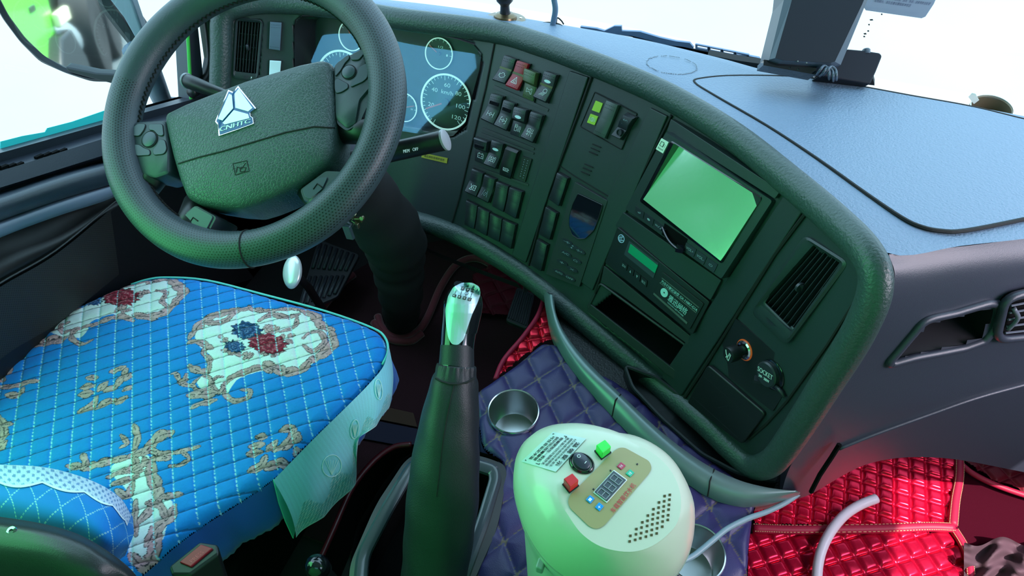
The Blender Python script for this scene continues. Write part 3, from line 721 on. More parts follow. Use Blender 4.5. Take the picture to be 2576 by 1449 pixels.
# ---------------------------------------------------------------- media unit
b = MB(); q = SP((1690, 299), (1966, 480), (1951, 500), (1680, 328), h=.006); q.plate(b, -.012, .002, r=.002); b.build('blank_strip', M_face, dash, bevel=.001)
b = MB(); q = SP((1568, 534), (1815, 705), (1788, 755), (1548, 568), h=.006); q.plate(b, -.012, .001, r=.002); b.build('blank_strip', M_face, dash, bevel=.001)
UP = SP((1678, 331), (1948, 505), (1818, 703), (1574, 526), h=.010)
mu = thing('multimedia_unit', UP.o, 'in-dash media unit with large screen with a painted green reflection and a row of small buttons', 'media player')
UQ = PLN(UP)
def sq(pt, r, h): return [q+pt.N*h for q in roundpoly([pt.p(0, 0), pt.p(1, 0), pt.p(1, 1), pt.p(0, 1)], r, 5)]
SB = UQ((1689, 353), (1919, 497), (1817, 664), (1609, 506), hh=.003); SG = UQ((1697, 360), (1917, 499), (1816, 655), (1622, 501), hh=.003)
b = MB(); b.rings([sq(UP, .004, -.018), sq(UP, .004, .001), [lerp(a_, c_, .06)+UP.N*.003 for a_, c_ in zip(sq(UP, .004, 0), sq(SB, .005, 0))], sq(SB, .005, 0), sq(SB, .005, -.020)], cap=(False, True)); b.build('fascia', M_face, mu, smooth=40)
b = MB(); b.rings([sq(SB, .005, -.018), sq(SB, .005, .0005), sq(SG, .002, .0015), sq(SG, .002, -.018)], cap=(False, False)); b.build('screen_surround', M_gloss, mu, smooth=40)
# the display lies tipped back in its frame: upper edge sunk, lower edge proud
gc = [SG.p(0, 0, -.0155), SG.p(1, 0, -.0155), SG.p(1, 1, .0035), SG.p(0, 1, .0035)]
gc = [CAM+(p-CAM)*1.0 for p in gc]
SG2 = Patch(gc); m = mat('screen_painted_reflection', (0.42, 0.50, 0.46), .17, metal=.75, bump=.04, bscale=60, var=.25, emit=(.06, .52, .17), estr=.5); b = MB(); SG2.plate(b, -.001, 0); b.build('screen', m, mu)  # even green emission stands in for the reflection on the screen
BR = UQ((1598, 515), (1811, 666), (1799, 690), (1595, 535), hh=.003)
b = MB(); BR.plate(b, -.003, -.0004, r=.002); b.build('button_row', M_key, mu)
for a0, a1, s in ((.01, .125, '⏎'), (.135, .25, '●'), (.26, .375, '≡/♪'), (.64, .755, 'VOL+'), (.765, .87, 'VOL-'), (.88, .985, '⏻')):
    b = MB(); BR.plate(b, 0, .0012, a0=a0, a1=a1, b0=.08, b1=.92, r=.0008); bb = b.build('button', M_key, mu)
    w = min(.04, .012*len(s)+.006)*1.0; mdl = (a0+a1)/2; b = MB(); text_on(BR, b, s, mdl-w, .38, mdl+w, .62, h=.0014); b.build('legend', M_prn, bb)
b = MB(); BR.plate(b, -.001, .0006, a0=.37, a1=.64, b0=-.25, b1=1.05, r=.001); b.build('port_recess', M_void, mu)
b = MB(); pts = [BR.p(.37+.25*t, .25+.75*t+.2*math.sin(PI*t), .003+.006*math.sin(PI*t*.7)) for t in [k/12 for k in range(13)]]; b.tube(pts, .0026, n=8); b.box(BR.p(.62, .9, .006), (.012, .010, .008)); b.box(BR.p(.39, .3, .003), (.008, .005, .003)); b.build('port_flap', M_gloss, mu, smooth=40)
# small white sticker at the corner of the screen
P = UQ((1664, 348), (1682, 358), (1668, 386), (1650, 375), hh=.004); r_ = thing('screen_sticker', P.o, 'small white square sticker at the upper left corner of the screen', 'sticker')
b = MB(); P.plate(b, -.002, .0004); b.build('sticker_sheet', mat('sticker_white', (.75, .85, .7), .5), r_)
b = MB(); P.stroke(b, [(.2, .2), (.6, .2), (.6, .55), (.2, .55)], .0007, h=.0005, closed=True); text_on(P, b, 'F1', .62, .3, .85, .6, h=.0005); text_on(P, b, 'Bluetooth', .15, .68, .85, .85, h=.0005); b.build('lettering', mat('ink', (.02, .03, .03), .6), r_)

# ---------------------------------------------------------------- tachograph
TG = SP((1553, 571), (1785, 760), (1742, 842), (1521, 661), h=.010); tg = thing('tachograph', TG.o, 'black driving recorder with green display, certification mark and white lettering below the media unit', 'driving recorder')
b = MB(); TG.plate(b, -.018, .0, r=.004); b.build('case', M_blk, tg, bevel=.001)
TQ_ = PLN(TG)
def TQ(*c, h=.008): return TQ_(*c, hh=h-.0075)
q = TQ((1583, 606), (1657, 663), (1644, 700), (1570, 640)); b = MB(); q.plate(b, -.002, .0005, r=.001); b.build('display_surround', mat('grey_bezel', (.04, .045, .06), .4), tg)
q = TQ((1586, 614), (1654, 668), (1647, 687), (1580, 634), h=.0095); b = MB(); q.plate(b, -.0015, .0004); b.build('display', mat('green_lcd', (0.004, 0.13, 0.045), .25, emit=(.0, .25, .09), estr=.45), tg)
q = TQ((1565, 653), (1630, 706), (1626, 728), (1560, 672)); 
for k in range(4):
    b = MB(); q.plate(b, -.001, .0012, a0=.02+k*.25, a1=.24+k*.25, b0=.05, b1=.8, r=.001); bb = b.build('button', M_blk, tg)
    b = MB(); s = ('菜单', '▲', '▼', '确定')[k]; w = .07 if len(s) > 1 else .03; text_on(q, b, s, .13+k*.25-w, .3, .13+k*.25+w, .62, h=.0015); b.build('legend', M_prn, bb)
q = TQ((1553, 590), (1573, 590), (1573, 611), (1553, 611)); b = MB(); q.ring(b, .5, .5, .0062, .0075, -.001, .0004, 32)
for k in (0, 1, 2): q.stroke(b, q.arc(.42+.16*k, .5, .16, .24, .9, 2*PI-.9, 8), .0011, h=.0004)
b.build('certification_mark', mat('blue_white_print', (.55, .65, .95), .5), tg)
q = TQ((1668, 684), (1771, 764), (1736, 828), (1641, 742), h=.0085); b = MB(); q.plate(b, -.002, .001, r=.002)
cas = b.build('printer_door', M_blk, tg, bevel=.0005)
b = MB(); q2 = Patch([x+q.N*.0012 for x in q.c])
for y in (.18, .38): q2.plate(b, 0, .0005, a0=.04, a1=.96, b0=y, b1=y+.03)
q2.plate(b, 0, .0005, a0=.02, a1=.9, b0=.86, b1=.93); b.build('groove', mat('grey_strip', (.10, .12, .11), .4), cas)
b = MB(); text_on(q2, b, '汽车行驶记录仪 GX-110R7-G1A', .06, .24, .96, .36, h=.0006, bold=.0015)
text_on(q2, b, '雅迅网络', .34, .48, .80, .72, h=.0006, bold=.002); text_on(q2, b, 'YAXON NETWORK', .36, .76, .78, .81, h=.0006)
cc = q2.sub(.13, .45, .30, .72, 0); cc.ring(b, .5, .5, .0015, .0078, 0, .0006, 24); b.build('lettering', mat('pale_print', (.45, .75, .78), .5), cas)

# ---------------------------------------------------------------- climate panel
AC = SP((1447, 458), (1529, 505), (1458, 722), (1374, 690), h=.006); AQ_ = PLN(AC); ac = thing('climate_panel', AC.o, 'dark climate control panel with rounded display window and small oval buttons', 'climate control')
b = MB(); AC.plate(b, -.012, .001, r=.002); b.build('fascia', M_face2, ac, bevel=.0006)
lc = [(1454, 487), (1516, 516), (1505, 552), (1494, 580), (1473, 600), (1455, 601), (1440, 591), (1431, 567), (1432, 545), (1440, 515)]
b = MB(); pp_ = roundpoly([onP(x, y, AC.o+AC.N*.0025, AC.N) for x, y in lc], .003, 3); b.prism(pp_, AC.N*-.001, AC.N*.0003); b.build('display_window', mat('lcd_dark', (.004, .006, .012), .06, coat=1), ac)
b = MB(); b.tube([p+AC.N*.0004 for p in pp_], .0007, n=6, closed=True); b.build('window_rim', M_key, ac)
for x, y, s in ((1427, 607, '-✣'), (1459, 630, '✣+'), (1424, 636, 'A/C'), (1449, 654, '⌂'), (1415, 659, '✢'), (1440, 676, '✕'), (1407, 684, 'AUTO'), (1434, 698, 'OFF')):
    q = AQ_((x-12, y-11), (x+16, y+3), (x+12, y+14), (x-15, y-1), hh=.0012); b = MB()
    pl = [q.p(.5+.5*math.cos(t), .5+.5*math.sin(t)) for t in [2*PI*k/20 for k in range(20)]]; b.prism(pl, q.N*0, q.N*.0016); bb = b.build('button', M_key, ac, smooth=40)
    b = MB(); w = min(.32, .09*len(s)+.08); text_on(q, b, s, .5-w, .3, .5+w, .7, h=.0018); b.build('legend', M_prn, bb)
b = MB(); q = AQ_((1430, 610), (1456, 622), (1452, 632), (1427, 620), hh=.0012); pl = [q.p(.5+.5*math.cos(t), .5+.6*math.sin(t)) for t in [2*PI*k/20 for k in range(20)]]; b.prism(pl, q.N*0, q.N*.0014); bb = b.build('button', M_key, ac, smooth=40)
b = MB(); text_on(q, b, '▲', .4, .05, .6, .35, h=.0016); text_on(q, b, '▼', .35, .65, .55, .95, h=.0016); b.build('legend', M_prn, bb)

# ---------------------------------------------------------------- stowage slot
so = [S(x, y, .0) for x, y in ((1512, 712), (1728, 868), (1692, 948), (1482, 772))]
nn = SN(1600, 820); b = MB(); b.rings([[p+nn*.002 for p in so], [p-nn*.10+Vector((0, 0, -.0)) for p in so]], cap=(False, True)); b.build('slot_liner', M_blk, dash)
b = MB(); b.tube(roundpoly([p+nn*.002 for p in so], .006, 4), .0028, n=6, closed=True); b.build('slot_rim', M_face2, dash, smooth=180)
q = SP((1521, 668), (1742, 848), (1732, 866), (1514, 704), h=.003); b = MB(); q.plate(b, -.002, .002, r=.002); b.build('slot_sill', M_face2, dash, bevel=.0008)
q = SP((1487, 765), (1705, 935), (1698, 955), (1478, 782), h=.003); b = MB(); q.plate(b, -.002, .002, r=.002); b.build('slot_sill', M_face2, dash, bevel=.0008)

# ---------------------------------------------------------------- lighter, socket, ashtray
LR = SP((1850, 800), (2008, 937), (1944, 1035), (1786, 911), h=.001); b = MB(); LR.plate(b, -.002, .0006, r=.002); b.build('lighter_recess', M_void if 0 else M_blk, dash)
NL = LR.N; c0 = S(1874, 880, .002)
kn = onP(1832, 893, c0+NL*.030, NL); axk = (kn-c0).normalized()
lg = thing('cigarette_lighter', c0, 'black cigarette lighter knob with cigarette symbol in a chrome ring', 'cigarette lighter')
b = MB(); b.lathe([(.0125, -.002), (.0150, 0), (.0150, .003), (.0125, .0045), (.0100, .003), (.0095, -.004)], c0, NL, 32, cap=(False, False)); b.build('chrome_ring', M_chrome, lg, smooth=50)
b = MB(); b.lathe([(.0155, -.001), (.0168, .0), (.0168, .0014), (.0150, .0016)], c0, NL, 32, cap=(False, False)); b.build('amber_ring', mat('amber_ring', (.35, .06, .01), .3, emit=(.6, .12, .02), estr=.3), lg, smooth=50)
b = MB(); b.lathe([(.0075, -.002), (.0075, .012), (.0115, .014), (.0125, .018), (.0125, .029), (.0115, .031), (.0, .0312)], c0, axk, 32, cap=(False, False)); b.build('knob', M_blk, lg, smooth=40)
kx = axk.cross(Vector((0, 0, 1))).normalized(); kx = -kx if kx.x < 0 else kx; ky = axk.cross(kx); ky = -ky if ky.z > 0 else ky
kc = c0+axk*.0314; kp = Patch([kc-kx*.008-ky*.008, kc+kx*.008-ky*.008, kc+kx*.008+ky*.008, kc-kx*.008+ky*.008]); kp.N = axk
b = MB(); kp.stroke(b, [(.62, .1), (.84, .1), (.84, .9), (.62, .9)], .0010, h=0, closed=True); kp.stroke(b, [(.62, .3), (.84, .3)], .001, h=0); kp.stroke(b, [(.45, .85), (.5, .6), (.3, .5), (.1, .2)], .0018, h=0); b.build('icon', M_white, lg)
c1 = S(1936, 940, .004); sk = thing('power_socket', c1, 'round capped power socket with white SOCKET lettering right of the cigarette lighter', 'power socket')
b = MB(); b.lathe([(.022, -.004), (.023, 0), (.0205, .001)], c1+LR.U.normalized()*.004-LR.V.normalized()*.001, NL, 32); b.build('socket_ring', M_gloss, sk, smooth=40)
b = MB(); b.lathe([(.0195, .0), (.0195, .006), (.0175, .008), (.0, .0085)], c1, NL, 36, cap=(False, False)); b.box(c1-LR.U.normalized()*.008+LR.V.normalized()*.020+NL*.004, (.012, .010, .004)); b.build('cap', M_key, sk, smooth=40)
ux = S(1958, 954, .004)-S(1914, 925, .004); ux.normalize(); uy = -NL.cross(ux); uy = -uy if uy.z > 0 else uy
kp = Patch([c1+ux*x*.016+uy*y*.016 for x, y in ((-1, -1), (1, -1), (1, 1), (-1, 1))]); kp.N = NL
b = MB(); text_on(kp, b, 'SOCKET', .02, .28, .98, .52, h=.0088, bold=.006); text_on(kp, b, '24V · 300W', .12, .62, .8, .76, h=.0088, bold=.005); b.build('lettering', M_white, sk)
b = MB(); b.tube([c1+ux*.018+uy*.010+NL*.003, c1+ux*.028+uy*.014+NL*.002, c1+ux*.034+uy*.020], .003, n=8); b.build('strap', M_key, sk, smooth=180)
AT = SP((1786, 915), (1932, 1038), (1872, 1116), (1734, 1010), h=.003); at_ = thing('ashtray', AT.o, 'closed dark flip-lid ashtray in the lower right corner of the dashboard face', 'ashtray')
b = MB(); AT.plate(b, -.003, .006, r=.008, n=6); b.build('lid', M_blk, at_, bevel=.0025, seg=3)
b = MB(); AT.stroke(b, [(.05, .25), (.95, .3)], .0005, h=.0062); AT.stroke(b, [(.05, .8), (.9, .9)], .0005, h=.0062); AT.stroke(b, [(.45, .62), (.55, .42), (.6, .5)], .0005, h=.0062); b.build('scratch_lines', M_key, at_)
# ================================================================== helpers for drawing on a surface with sight lines
def bvh_of(mb):
    return BVHTree.FromPolygons([tuple(v) for v in mb.v], mb.f)
def hitter(bv, fall=None):
    def H(px, py, h=0):
        d = ray(px, py).normalized(); loc, n, ix, ds = bv.ray_cast(CAM, d)
        if loc is None: return fall(px, py) if fall else None
        return loc-d*h
    return H
def film(mb, H, px, h=.0006, ns=6, k=4, cen=None):
    """a skin over the surface H inside the pixel outline"""
    P = dense(px, k); cx = cen[0] if cen else sum(p[0] for p in P)/len(P); cy = cen[1] if cen else sum(p[1] for p in P)/len(P)
    rings_ = []
    for i in range(ns, 0, -1):
        rings_.append([H(cx+(x-cx)*i/ns, cy+(y-cy)*i/ns, h) for x, y in P])
    c = H(cx, cy, h); n = len(P); vs = [v for r in rings_ for v in r]+[c]; fs = []
    for i in range(ns-1):
        for j in range(n): fs.append((i*n+j, i*n+(j+1) % n, (i+1)*n+(j+1) % n, (i+1)*n+j))
    for j in range(n): fs.append(((ns-1)*n+j, (ns-1)*n+(j+1) % n, len(vs)-1))
    mb.add(vs, fs); return mb
def edge_tube(mb, H, px, r, h=.001, closed=True, k=6):
    P = dense(px, k) if closed else [(lerp(px[i][0], px[i+1][0], j/k), lerp(px[i][1], px[i+1][1], j/k)) for i in range(len(px)-1) for j in range(k)]+[px[-1]]
    mb.tube([H(x, y, h) for x, y in P], r, n=6, closed=closed); return mb
def reproj(mb, H, h, hm=None):
    z0 = [topx(v) for v in mb.v]; mb.v = [H(x, y, h) for x, y in z0]; return mb
def pround(px, r, n=4):
    return [(p.x, p.y) for p in roundpoly([Vector((x, y)) for x, y in px], r, n)]

# ================================================================== steering wheel
WC = Vector((-.648, .678, .842)); WT = math.radians(32.0)
WN = Vector((0, -math.sin(WT), math.cos(WT))); WX = Vector((1, 0, 0)); WY = WN.cross(WX)
def WP(px, py, h=0): return onP(px, py, WC+WN*h, WN)
wheel = thing('steering_wheel', WC-WN*.03, 'large dark leather-wrapped steering wheel with perforated rim and triangular badge on the hub', 'steering wheel')
RR, RT = .2045, .0255
lm_ = bpy.data.materials.new('perforated_leather'); lm_.use_nodes = True; nt = lm_.node_tree; pb = nt.nodes['Principled BSDF']
pb.inputs['Roughness'].default_value = .42
uv = nt.nodes.new('ShaderNodeUVMap'); sx = nt.nodes.new('ShaderNodeSeparateXYZ'); nt.links.new(uv.outputs[0], sx.inputs[0])
def M_(op, a, b_=None, c=None):
    n = nt.nodes.new('ShaderNodeMath'); n.operation = op
    for i, v in enumerate((a, b_, c)):
        if v is None: continue
        if isinstance(v, (int, float)): n.inputs[i].default_value = v
        else: nt.links.new(v, n.inputs[i])
    return n.outputs[0]
U_, V_ = sx.outputs[0], sx.outputs[1]     # U: along the rim 0..1, V: round the tube 0..1
u2 = M_('MULTIPLY', U_, 280.0); v2 = M_('MULTIPLY', V_, 44.0)
ro = M_('MULTIPLY', M_('MODULO', M_('FLOOR', v2), 2.0), .5)
du = M_('SUBTRACT', M_('FRACT', M_('ADD', u2, ro)), .5); dv = M_('SUBTRACT', M_('FRACT', v2), .5)
dd = M_('SQRT', M_('ADD', M_('MULTIPLY', du, du), M_('MULTIPLY', dv, dv)))
hole = M_('LESS_THAN', dd, .24)
zone = M_('MULTIPLY', M_('MULTIPLY', M_('GREATER_THAN', V_, .02), M_('LESS_THAN', V_, .42)), M_('MAXIMUM', M_('GREATER_THAN', U_, .50), M_('LESS_THAN', U_, .16)))
hz = M_('MULTIPLY', hole, zone)
mx = nt.nodes.new('ShaderNodeMix'); mx.data_type = 'RGBA'; mx.inputs[6].default_value = (.036, .052, .064, 1); mx.inputs[7].default_value = (.002, .003, .004, 1)
nt.links.new(hz, mx.inputs[0]); nt.links.new(mx.outputs[2], pb.inputs['Base Color'])
tn = nt.nodes.new('ShaderNodeTexNoise'); tn.inputs['Scale'].default_value = 600; tc = nt.nodes.new('ShaderNodeTexCoord'); nt.links.new(tc.outputs['Object'], tn.inputs[0])
bp = nt.nodes.new('ShaderNodeBump'); bp.inputs['Strength'].default_value = .5; bp.inputs['Distance'].default_value = .001
nt.links.new(M_('SUBTRACT', M_('MULTIPLY', tn.outputs[0], .6), M_('MULTIPLY', hz, 1.2)), bp.inputs['Height']); nt.links.new(bp.outputs[0], pb.inputs['Normal'])
NA, NB = 240, 40; vs, fs = [], []
for i in range(NA+1):
    t = 2*PI*i/NA; e = WX*math.cos(t)+WY*math.sin(t)
    for j in range(NB+1):
        s = 2*PI*j/NB; rr = RT*(1+.02*math.sin(t*7)); vs.append(WC+e*(RR+rr*math.cos(s))+WN*rr*math.sin(s))
fs = [(i*(NB+1)+j, (i+1)*(NB+1)+j, (i+1)*(NB+1)+j+1, i*(NB+1)+j+1) for i in range(NA) for j in range(NB)]
b = MB(); b.add(vs, fs); rimb = b
rim = b.build('rim', lm_, wheel, smooth=180, recalc=False)
uvl = rim.data.uv_layers.new(name='UVMap'); k = 0
for p in rim.data.polygons:
    for li, vi in zip(p.loop_indices, p.vertices): uvl.data[li].uv = ((vi//(NB+1))/NA, (vi % (NB+1))/NB)
# rim stitching along the inner side
b = MB(); random.seed(2)
for i in range(0, 300):
    t = 2*PI*i/300; s = PI*1.02+(.10 if i % 2 else -.10); t2 = t+2*PI/300*.9; s2 = PI*1.02-(.10 if i % 2 else -.10)
    q = []
    for tt, ss in ((t, s), (t2, s2)):
        e = WX*math.cos(tt)+WY*math.sin(tt); q.append(WC+e*(RR+(RT+.0008)*math.cos(ss))+WN*(RT+.0008)*math.sin(ss))
    b.tube(q, .0011, n=5)
b.build('stitching', M_seam, wheel)
for pxs_ in ([(628, 597), (631, 620), (629, 645), (622, 668)],):
    b = MB(); t0 = math.atan2((WP(628, 640)-WC).dot(WY), (WP(628, 640)-WC).dot(WX)); ps = []
    for k in range(40):
        s = 2*PI*k/40; e = WX*math.cos(t0)+WY*math.sin(t0); ps.append(WC+e*(RR+(RT+.0002)*math.cos(s))+WN*(RT+.0002)*math.sin(s))
    b.tube(ps, .0009, n=6, closed=True); b.build('rim_seam', M_seam, wheel)
# hub
hubpx = [(421, 290), (470, 266), (620, 208), (760, 166), (818, 154), (834, 160), (838, 180), (842, 260), (843, 330), (840, 385), (826, 412), (760, 462), (700, 495), (650, 515), (610, 527), (560, 524), (500, 514), (474, 500), (458, 460), (440, 400), (426, 340), (419, 305)]
hubpx = pround(hubpx, 8, 2)
hx, hy = 640, 335
b = MB(); rs = []
for sc_, h in ((.97, -.055), (1.0, -.030), (1.0, .002), (.985, .008), (.93, .013), (.8, .018), (.6, .022), (.35, .024), (.12, .0245)):
    base_ = [WP(x, y, .0) for x, y in hubpx]; c = WP(hx, hy, 0); rs.append([lerp(c, p, sc_)+WN*(h-.004) for p in base_])
b.rings(rs); hubmb = b; b.build('airbag_cover', M_hub, wheel, smooth=38)
HB = hitter(bvh_of(hubmb), lambda x, y: WP(x, y, .01))
b = MB(); edge_tube(b, HB, [(449, 412), (500, 396), (560, 381), (640, 357), (720, 333), (790, 319), (842, 322)], .0013, h=0, closed=False); b.build('cover_seam', M_seam, wheel)
b = MB(); edge_tube(b, HB, [(586, 412), (621, 404), (627, 430), (592, 440)], .0006, h=0); edge_tube(b, HB, [(594, 434), (597, 420), (608, 424), (618, 410)], .0006, h=0, closed=False)
edge_tube(b, HB, [(604, 432), (616, 431), (619, 422), (606, 421)], .0006, h=0); b.build('horn_mark', M_seam, wheel)
# badge
bo = [(541, 306), (548, 288), (574, 226), (586, 231), (599, 216), (644, 272), (629, 283), (630, 292), (636, 296), (638, 311), (594, 327), (550, 342), (548, 314)]
b = MB()
def solidfilm(mb, H, px, h0, h1):
    P = dense(px, 2); a = [H(x, y, h0) for x, y in P]; c = [H(x, y, h1) for x, y in P]; mb.prism(c, WN*(h0-h1), WN*0); return mb
solidfilm(b, HB, bo, .0, .0025); em = b.build('badge', M_chrome, wheel)
def shrink(px, s): 
    cx = sum(p[0] for p in px)/len(px); cy = sum(p[1] for p in px)/len(px); return [(cx+(x-cx)*s, cy+(y-cy)*s) for x, y in px]
b = MB(); solidfilm(b, HB, shrink(bo, .94), .002, .0032); b.build('badge_ground', mat('badge_blue', (0.02, 0.10, 0.28), .3), em)
mp = mat('badge_pane', (.62, .85, .95), .18, metal=.4)
for q in ([(548, 299), (576, 236), (583, 239), (586, 272), (559, 303)], [(590, 236), (600, 223), (635, 271), (624, 280), (592, 271)], [(588, 277), (624, 287), (627, 297), (565, 313), (560, 309)]):
    b = MB(); solidfilm(b, HB, q, .0028, .0038); b.build('badge_pane', mp, em)
lp_ = Patch([HB(x, y, .0035) for x, y in ((551, 319), (632, 297), (635, 308), (553, 333))]); b = MB(); text_on(lp_, b, 'CNHTC', .02, .1, .97, .9, h=.0004, bold=.008, shear=.2); b.build('badge_lettering', M_white, em)
# spokes with button pods
M_pod = mat('pod_plastic', (0.035, 0.045, 0.060), .4, bump=.2, bscale=900)
def pod(px, cen, h, name, btn, circ, lay):
    px = pround(px, 7, 3); b = MB(); rs = []
    for sc_, hh in ((.92, -.05), (1.0, -.03), (1.0, -.006), (.97, -.001), (.90, .001)):
        c = WP(*cen); rs.append([lerp(c, WP(x, y), sc_)+WN*(h+hh) for x, y in px])
    b.rings(rs); s_ = b.build(name, M_pod, wheel, smooth=40)
    H = lambda x, y, hh=0: WP(x, y, h+.001+hh)
    for q in btn:
        b = MB(); P = [H(x, y) for x, y in pround(q, 6, 3)]; b.prism(P, WN*-.001, WN*.0016); b.build('button', mat('pod_button', (.05, .065, .09), .33), s_, bevel=.0005)
        b = MB(); b.tube(P, .0008, n=5, closed=True); b.build('button_gap', M_seam, s_)
    c = H(*circ[:2]); r = (H(circ[0]+circ[2], circ[1])-c).length
    b = MB(); b.lathe([(r, -.001), (r, .002), (r*.8, .0028), (0, .003)], c, WN, 28, cap=(False, False)); b.build('button', mat('pod_button', (.05, .065, .09), .33), s_, smooth=40)
    b = MB(); b.lathe([(r*1.06, 0), (r*1.06, .0012), (r*1.16, .0012), (r*1.16, 0)], c, WN, 28, cap=(False, False)); b.build('button_gap', M_seam, s_)
    return s_
pod([(328, 322), (345, 308), (420, 303), (424, 320), (432, 395), (430, 440), (395, 452), (352, 442), (338, 420), (330, 360)], (382, 372), .004, 'left_spoke',
    [[(335, 322), (348, 312), (368, 313), (363, 328), (352, 343), (333, 342)], [(376, 313), (410, 313), (413, 342), (400, 342), (388, 328), (376, 328)], [(332, 364), (352, 365), (364, 374), (378, 378), (379, 391), (344, 393)], [(386, 378), (398, 365), (402, 352), (416, 353), (421, 376), (414, 388), (388, 391)]], (377, 351, 17), None)
pod([(838, 165), (850, 152), (905, 122), (922, 112), (932, 126), (938, 190), (936, 220), (906, 255), (896, 310), (872, 325), (842, 300), (840, 230)], (885, 215), .000, 'right_spoke',
    [[(845, 163), (878, 138), (880, 148), (868, 160), (858, 178), (844, 194)], [(885, 140), (917, 122), (920, 132), (903, 152), (884, 152)], [(843, 202), (852, 199), (864, 206), (876, 212), (877, 222), (860, 233), (846, 236), (843, 225)], [(884, 218), (886, 205), (898, 195), (904, 170), (925, 160), (926, 195), (915, 206), (886, 219)]], (878, 182, 16), None)
b = MB(); rs = [[WP(x, y, h) for x, y in pround([(842, 255), (935, 195), (940, 235), (915, 285), (905, 310), (872, 330), (848, 312)], 8, 3)] for h in (-.055, -.006, -.002)]; b.rings(rs); b.build('spoke_cover', M_pod, wheel, smooth=40)
for px, bt, s in (([(752, 478), (820, 428), (868, 430), (862, 470), (800, 520), (762, 505)], [(762, 478), (800, 449), (826, 446), (812, 476), (782, 503), (768, 496)], (800, 468)), ([(440, 556), (492, 514), (548, 545), (520, 598), (470, 600), (444, 578)], [(450, 556), (492, 520), (538, 545), (520, 580), (480, 577)], (488, 553))):
    b = MB(); P = pround(px, 8, 3); c = (sum(p[0] for p in P)/len(P), sum(p[1] for p in P)/len(P)); rs = []
    for sc_, h in ((1, -.05), (1, -.004), (.95, 0)): rs.append([lerp(WP(*c), WP(x, y), sc_)+WN*h for x, y in P])
    b.rings(rs); s_ = b.build('lower_spoke', M_pod, wheel, smooth=40)
    b = MB(); b.prism([WP(x, y, 0) for x, y in pround(bt, 6, 3)], WN*-.001, WN*.0018); b.build('button', mat('pod_button', (.05, .065, .09), .33), s_, bevel=.0005)
    b = MB(); q = [WP(s[0]-12, s[1]+8, .002), WP(s[0]-2, s[1]-6, .002), WP(s[0]+10, s[1]+3, .002)]; b.tube(q, .0009, n=6); b.build('arrow_mark', M_seam, s_)
for a_, c_, w_ in (((428, 400), (370, 470), .018), ((842, 330), (960, 330), .018), ((500, 510), (470, 590), .02), ((770, 460), (830, 540), .02), ((640, 200), (640, 60), .0001)):
    if w_ < .001: continue
    b = MB(); b.tube([WP(*a_, -.030), lerp(WP(*a_, -.030), WP(*c_, -.012), .5), WP(*c_, -.008)], w_, n=12); b.build('spoke_arm', M_blk, wheel, smooth=180)

# ================================================================== steering column
AX = -WN
scol = thing('steering_column', WC+AX*.9, 'black steering column with grey shroud, two stalks and a soft boot running to the floor', 'steering column')
b = MB(); c = WC+AX*.06
b.lathe([(.052, 0), (.070, .02), (.075, .10), (.068, .16), (.055, .18)], c, AX, 28, sx=1.15, sy=1.0, ref=(1, 0, 0)); b.build('shroud', mat('shroud_grey', (.05, .055, .075), .4, bump=.2, bscale=700), scol, smooth=50)
b = MB(); pth = [WC+AX*.20+Vector((0, .00, 0)), WC+AX*.34+Vector((.01, 0, .01)), at(985, 590, 1.44), at(1000, 660, 1.52), at(1008, 740, 1.60), onz(1010, 815, .01)]
pth = catmull(pth, 6); rad = [lerp(.060, .066, min(1, k/12)) if k < 12 else lerp(.066, .040, (k-12)/(len(pth)-13)) for k in range(len(pth))]
rad = [r*(1+.05*math.sin(k*1.9)) for k, r in enumerate(rad)]
b.tube(pth, rad, n=28); b.build('boot', mat('boot_cloth', (.006, .006, .008), .85), scol, smooth=180)
def stalk(p0, p1, r0, r1, lab, tipm):
    a, t = p0, p1; d = (t-a).normalized(); L = (t-a).length
    b = MB(); b.lathe([(r0*.8, 0), (r0, .004), (lerp(r0, r1, .6), L*.6), (r1, L*.82), (r1*1.02, L*.97), (r1*.9, L)], a, d, 20, sx=1, sy=.75, ref=WN); s_ = b.build('stalk', M_blk, scol, smooth=50)
    b = MB(); b.lathe([(r1*.95, 0), (r1*1.08, .001), (r1*1.08, .004), (r1*.95, .005)], t-d*.004, d, 20, sx=1, sy=.75, ref=WN); b.build('stalk_ring', mat('ring_grey', (.3, .3, .33), .3), s_, smooth=50); return s_, d
stalk(WP(620, 262, -.085), WP(470, 203, -.085), .011, .0145, '', 0)
s_, d_ = stalk(WP(860, 410, -.08), WP(1122, 352, -.06), .018, .0175, '', 0)
qa = [at(1010, 372, (WP(1020, 385, -.062)-CAM).dot(CF)-.018), at(1055, 365, (WP(1020, 385, -.062)-CAM).dot(CF)-.018), at(1057, 383, (WP(1020, 385, -.062)-CAM).dot(CF)-.018), at(1012, 390, (WP(1020, 385, -.062)-CAM).dot(CF)-.018)]
lp_ = Patch(qa); b = MB(); text_on(lp_, b, 'MEM', .08, .3, .42, .75, h=0, bold=.006); text_on(lp_, b, 'OFF', .60, .25, .92, .7, h=0, bold=.006); b.build('lettering', M_white, s_)
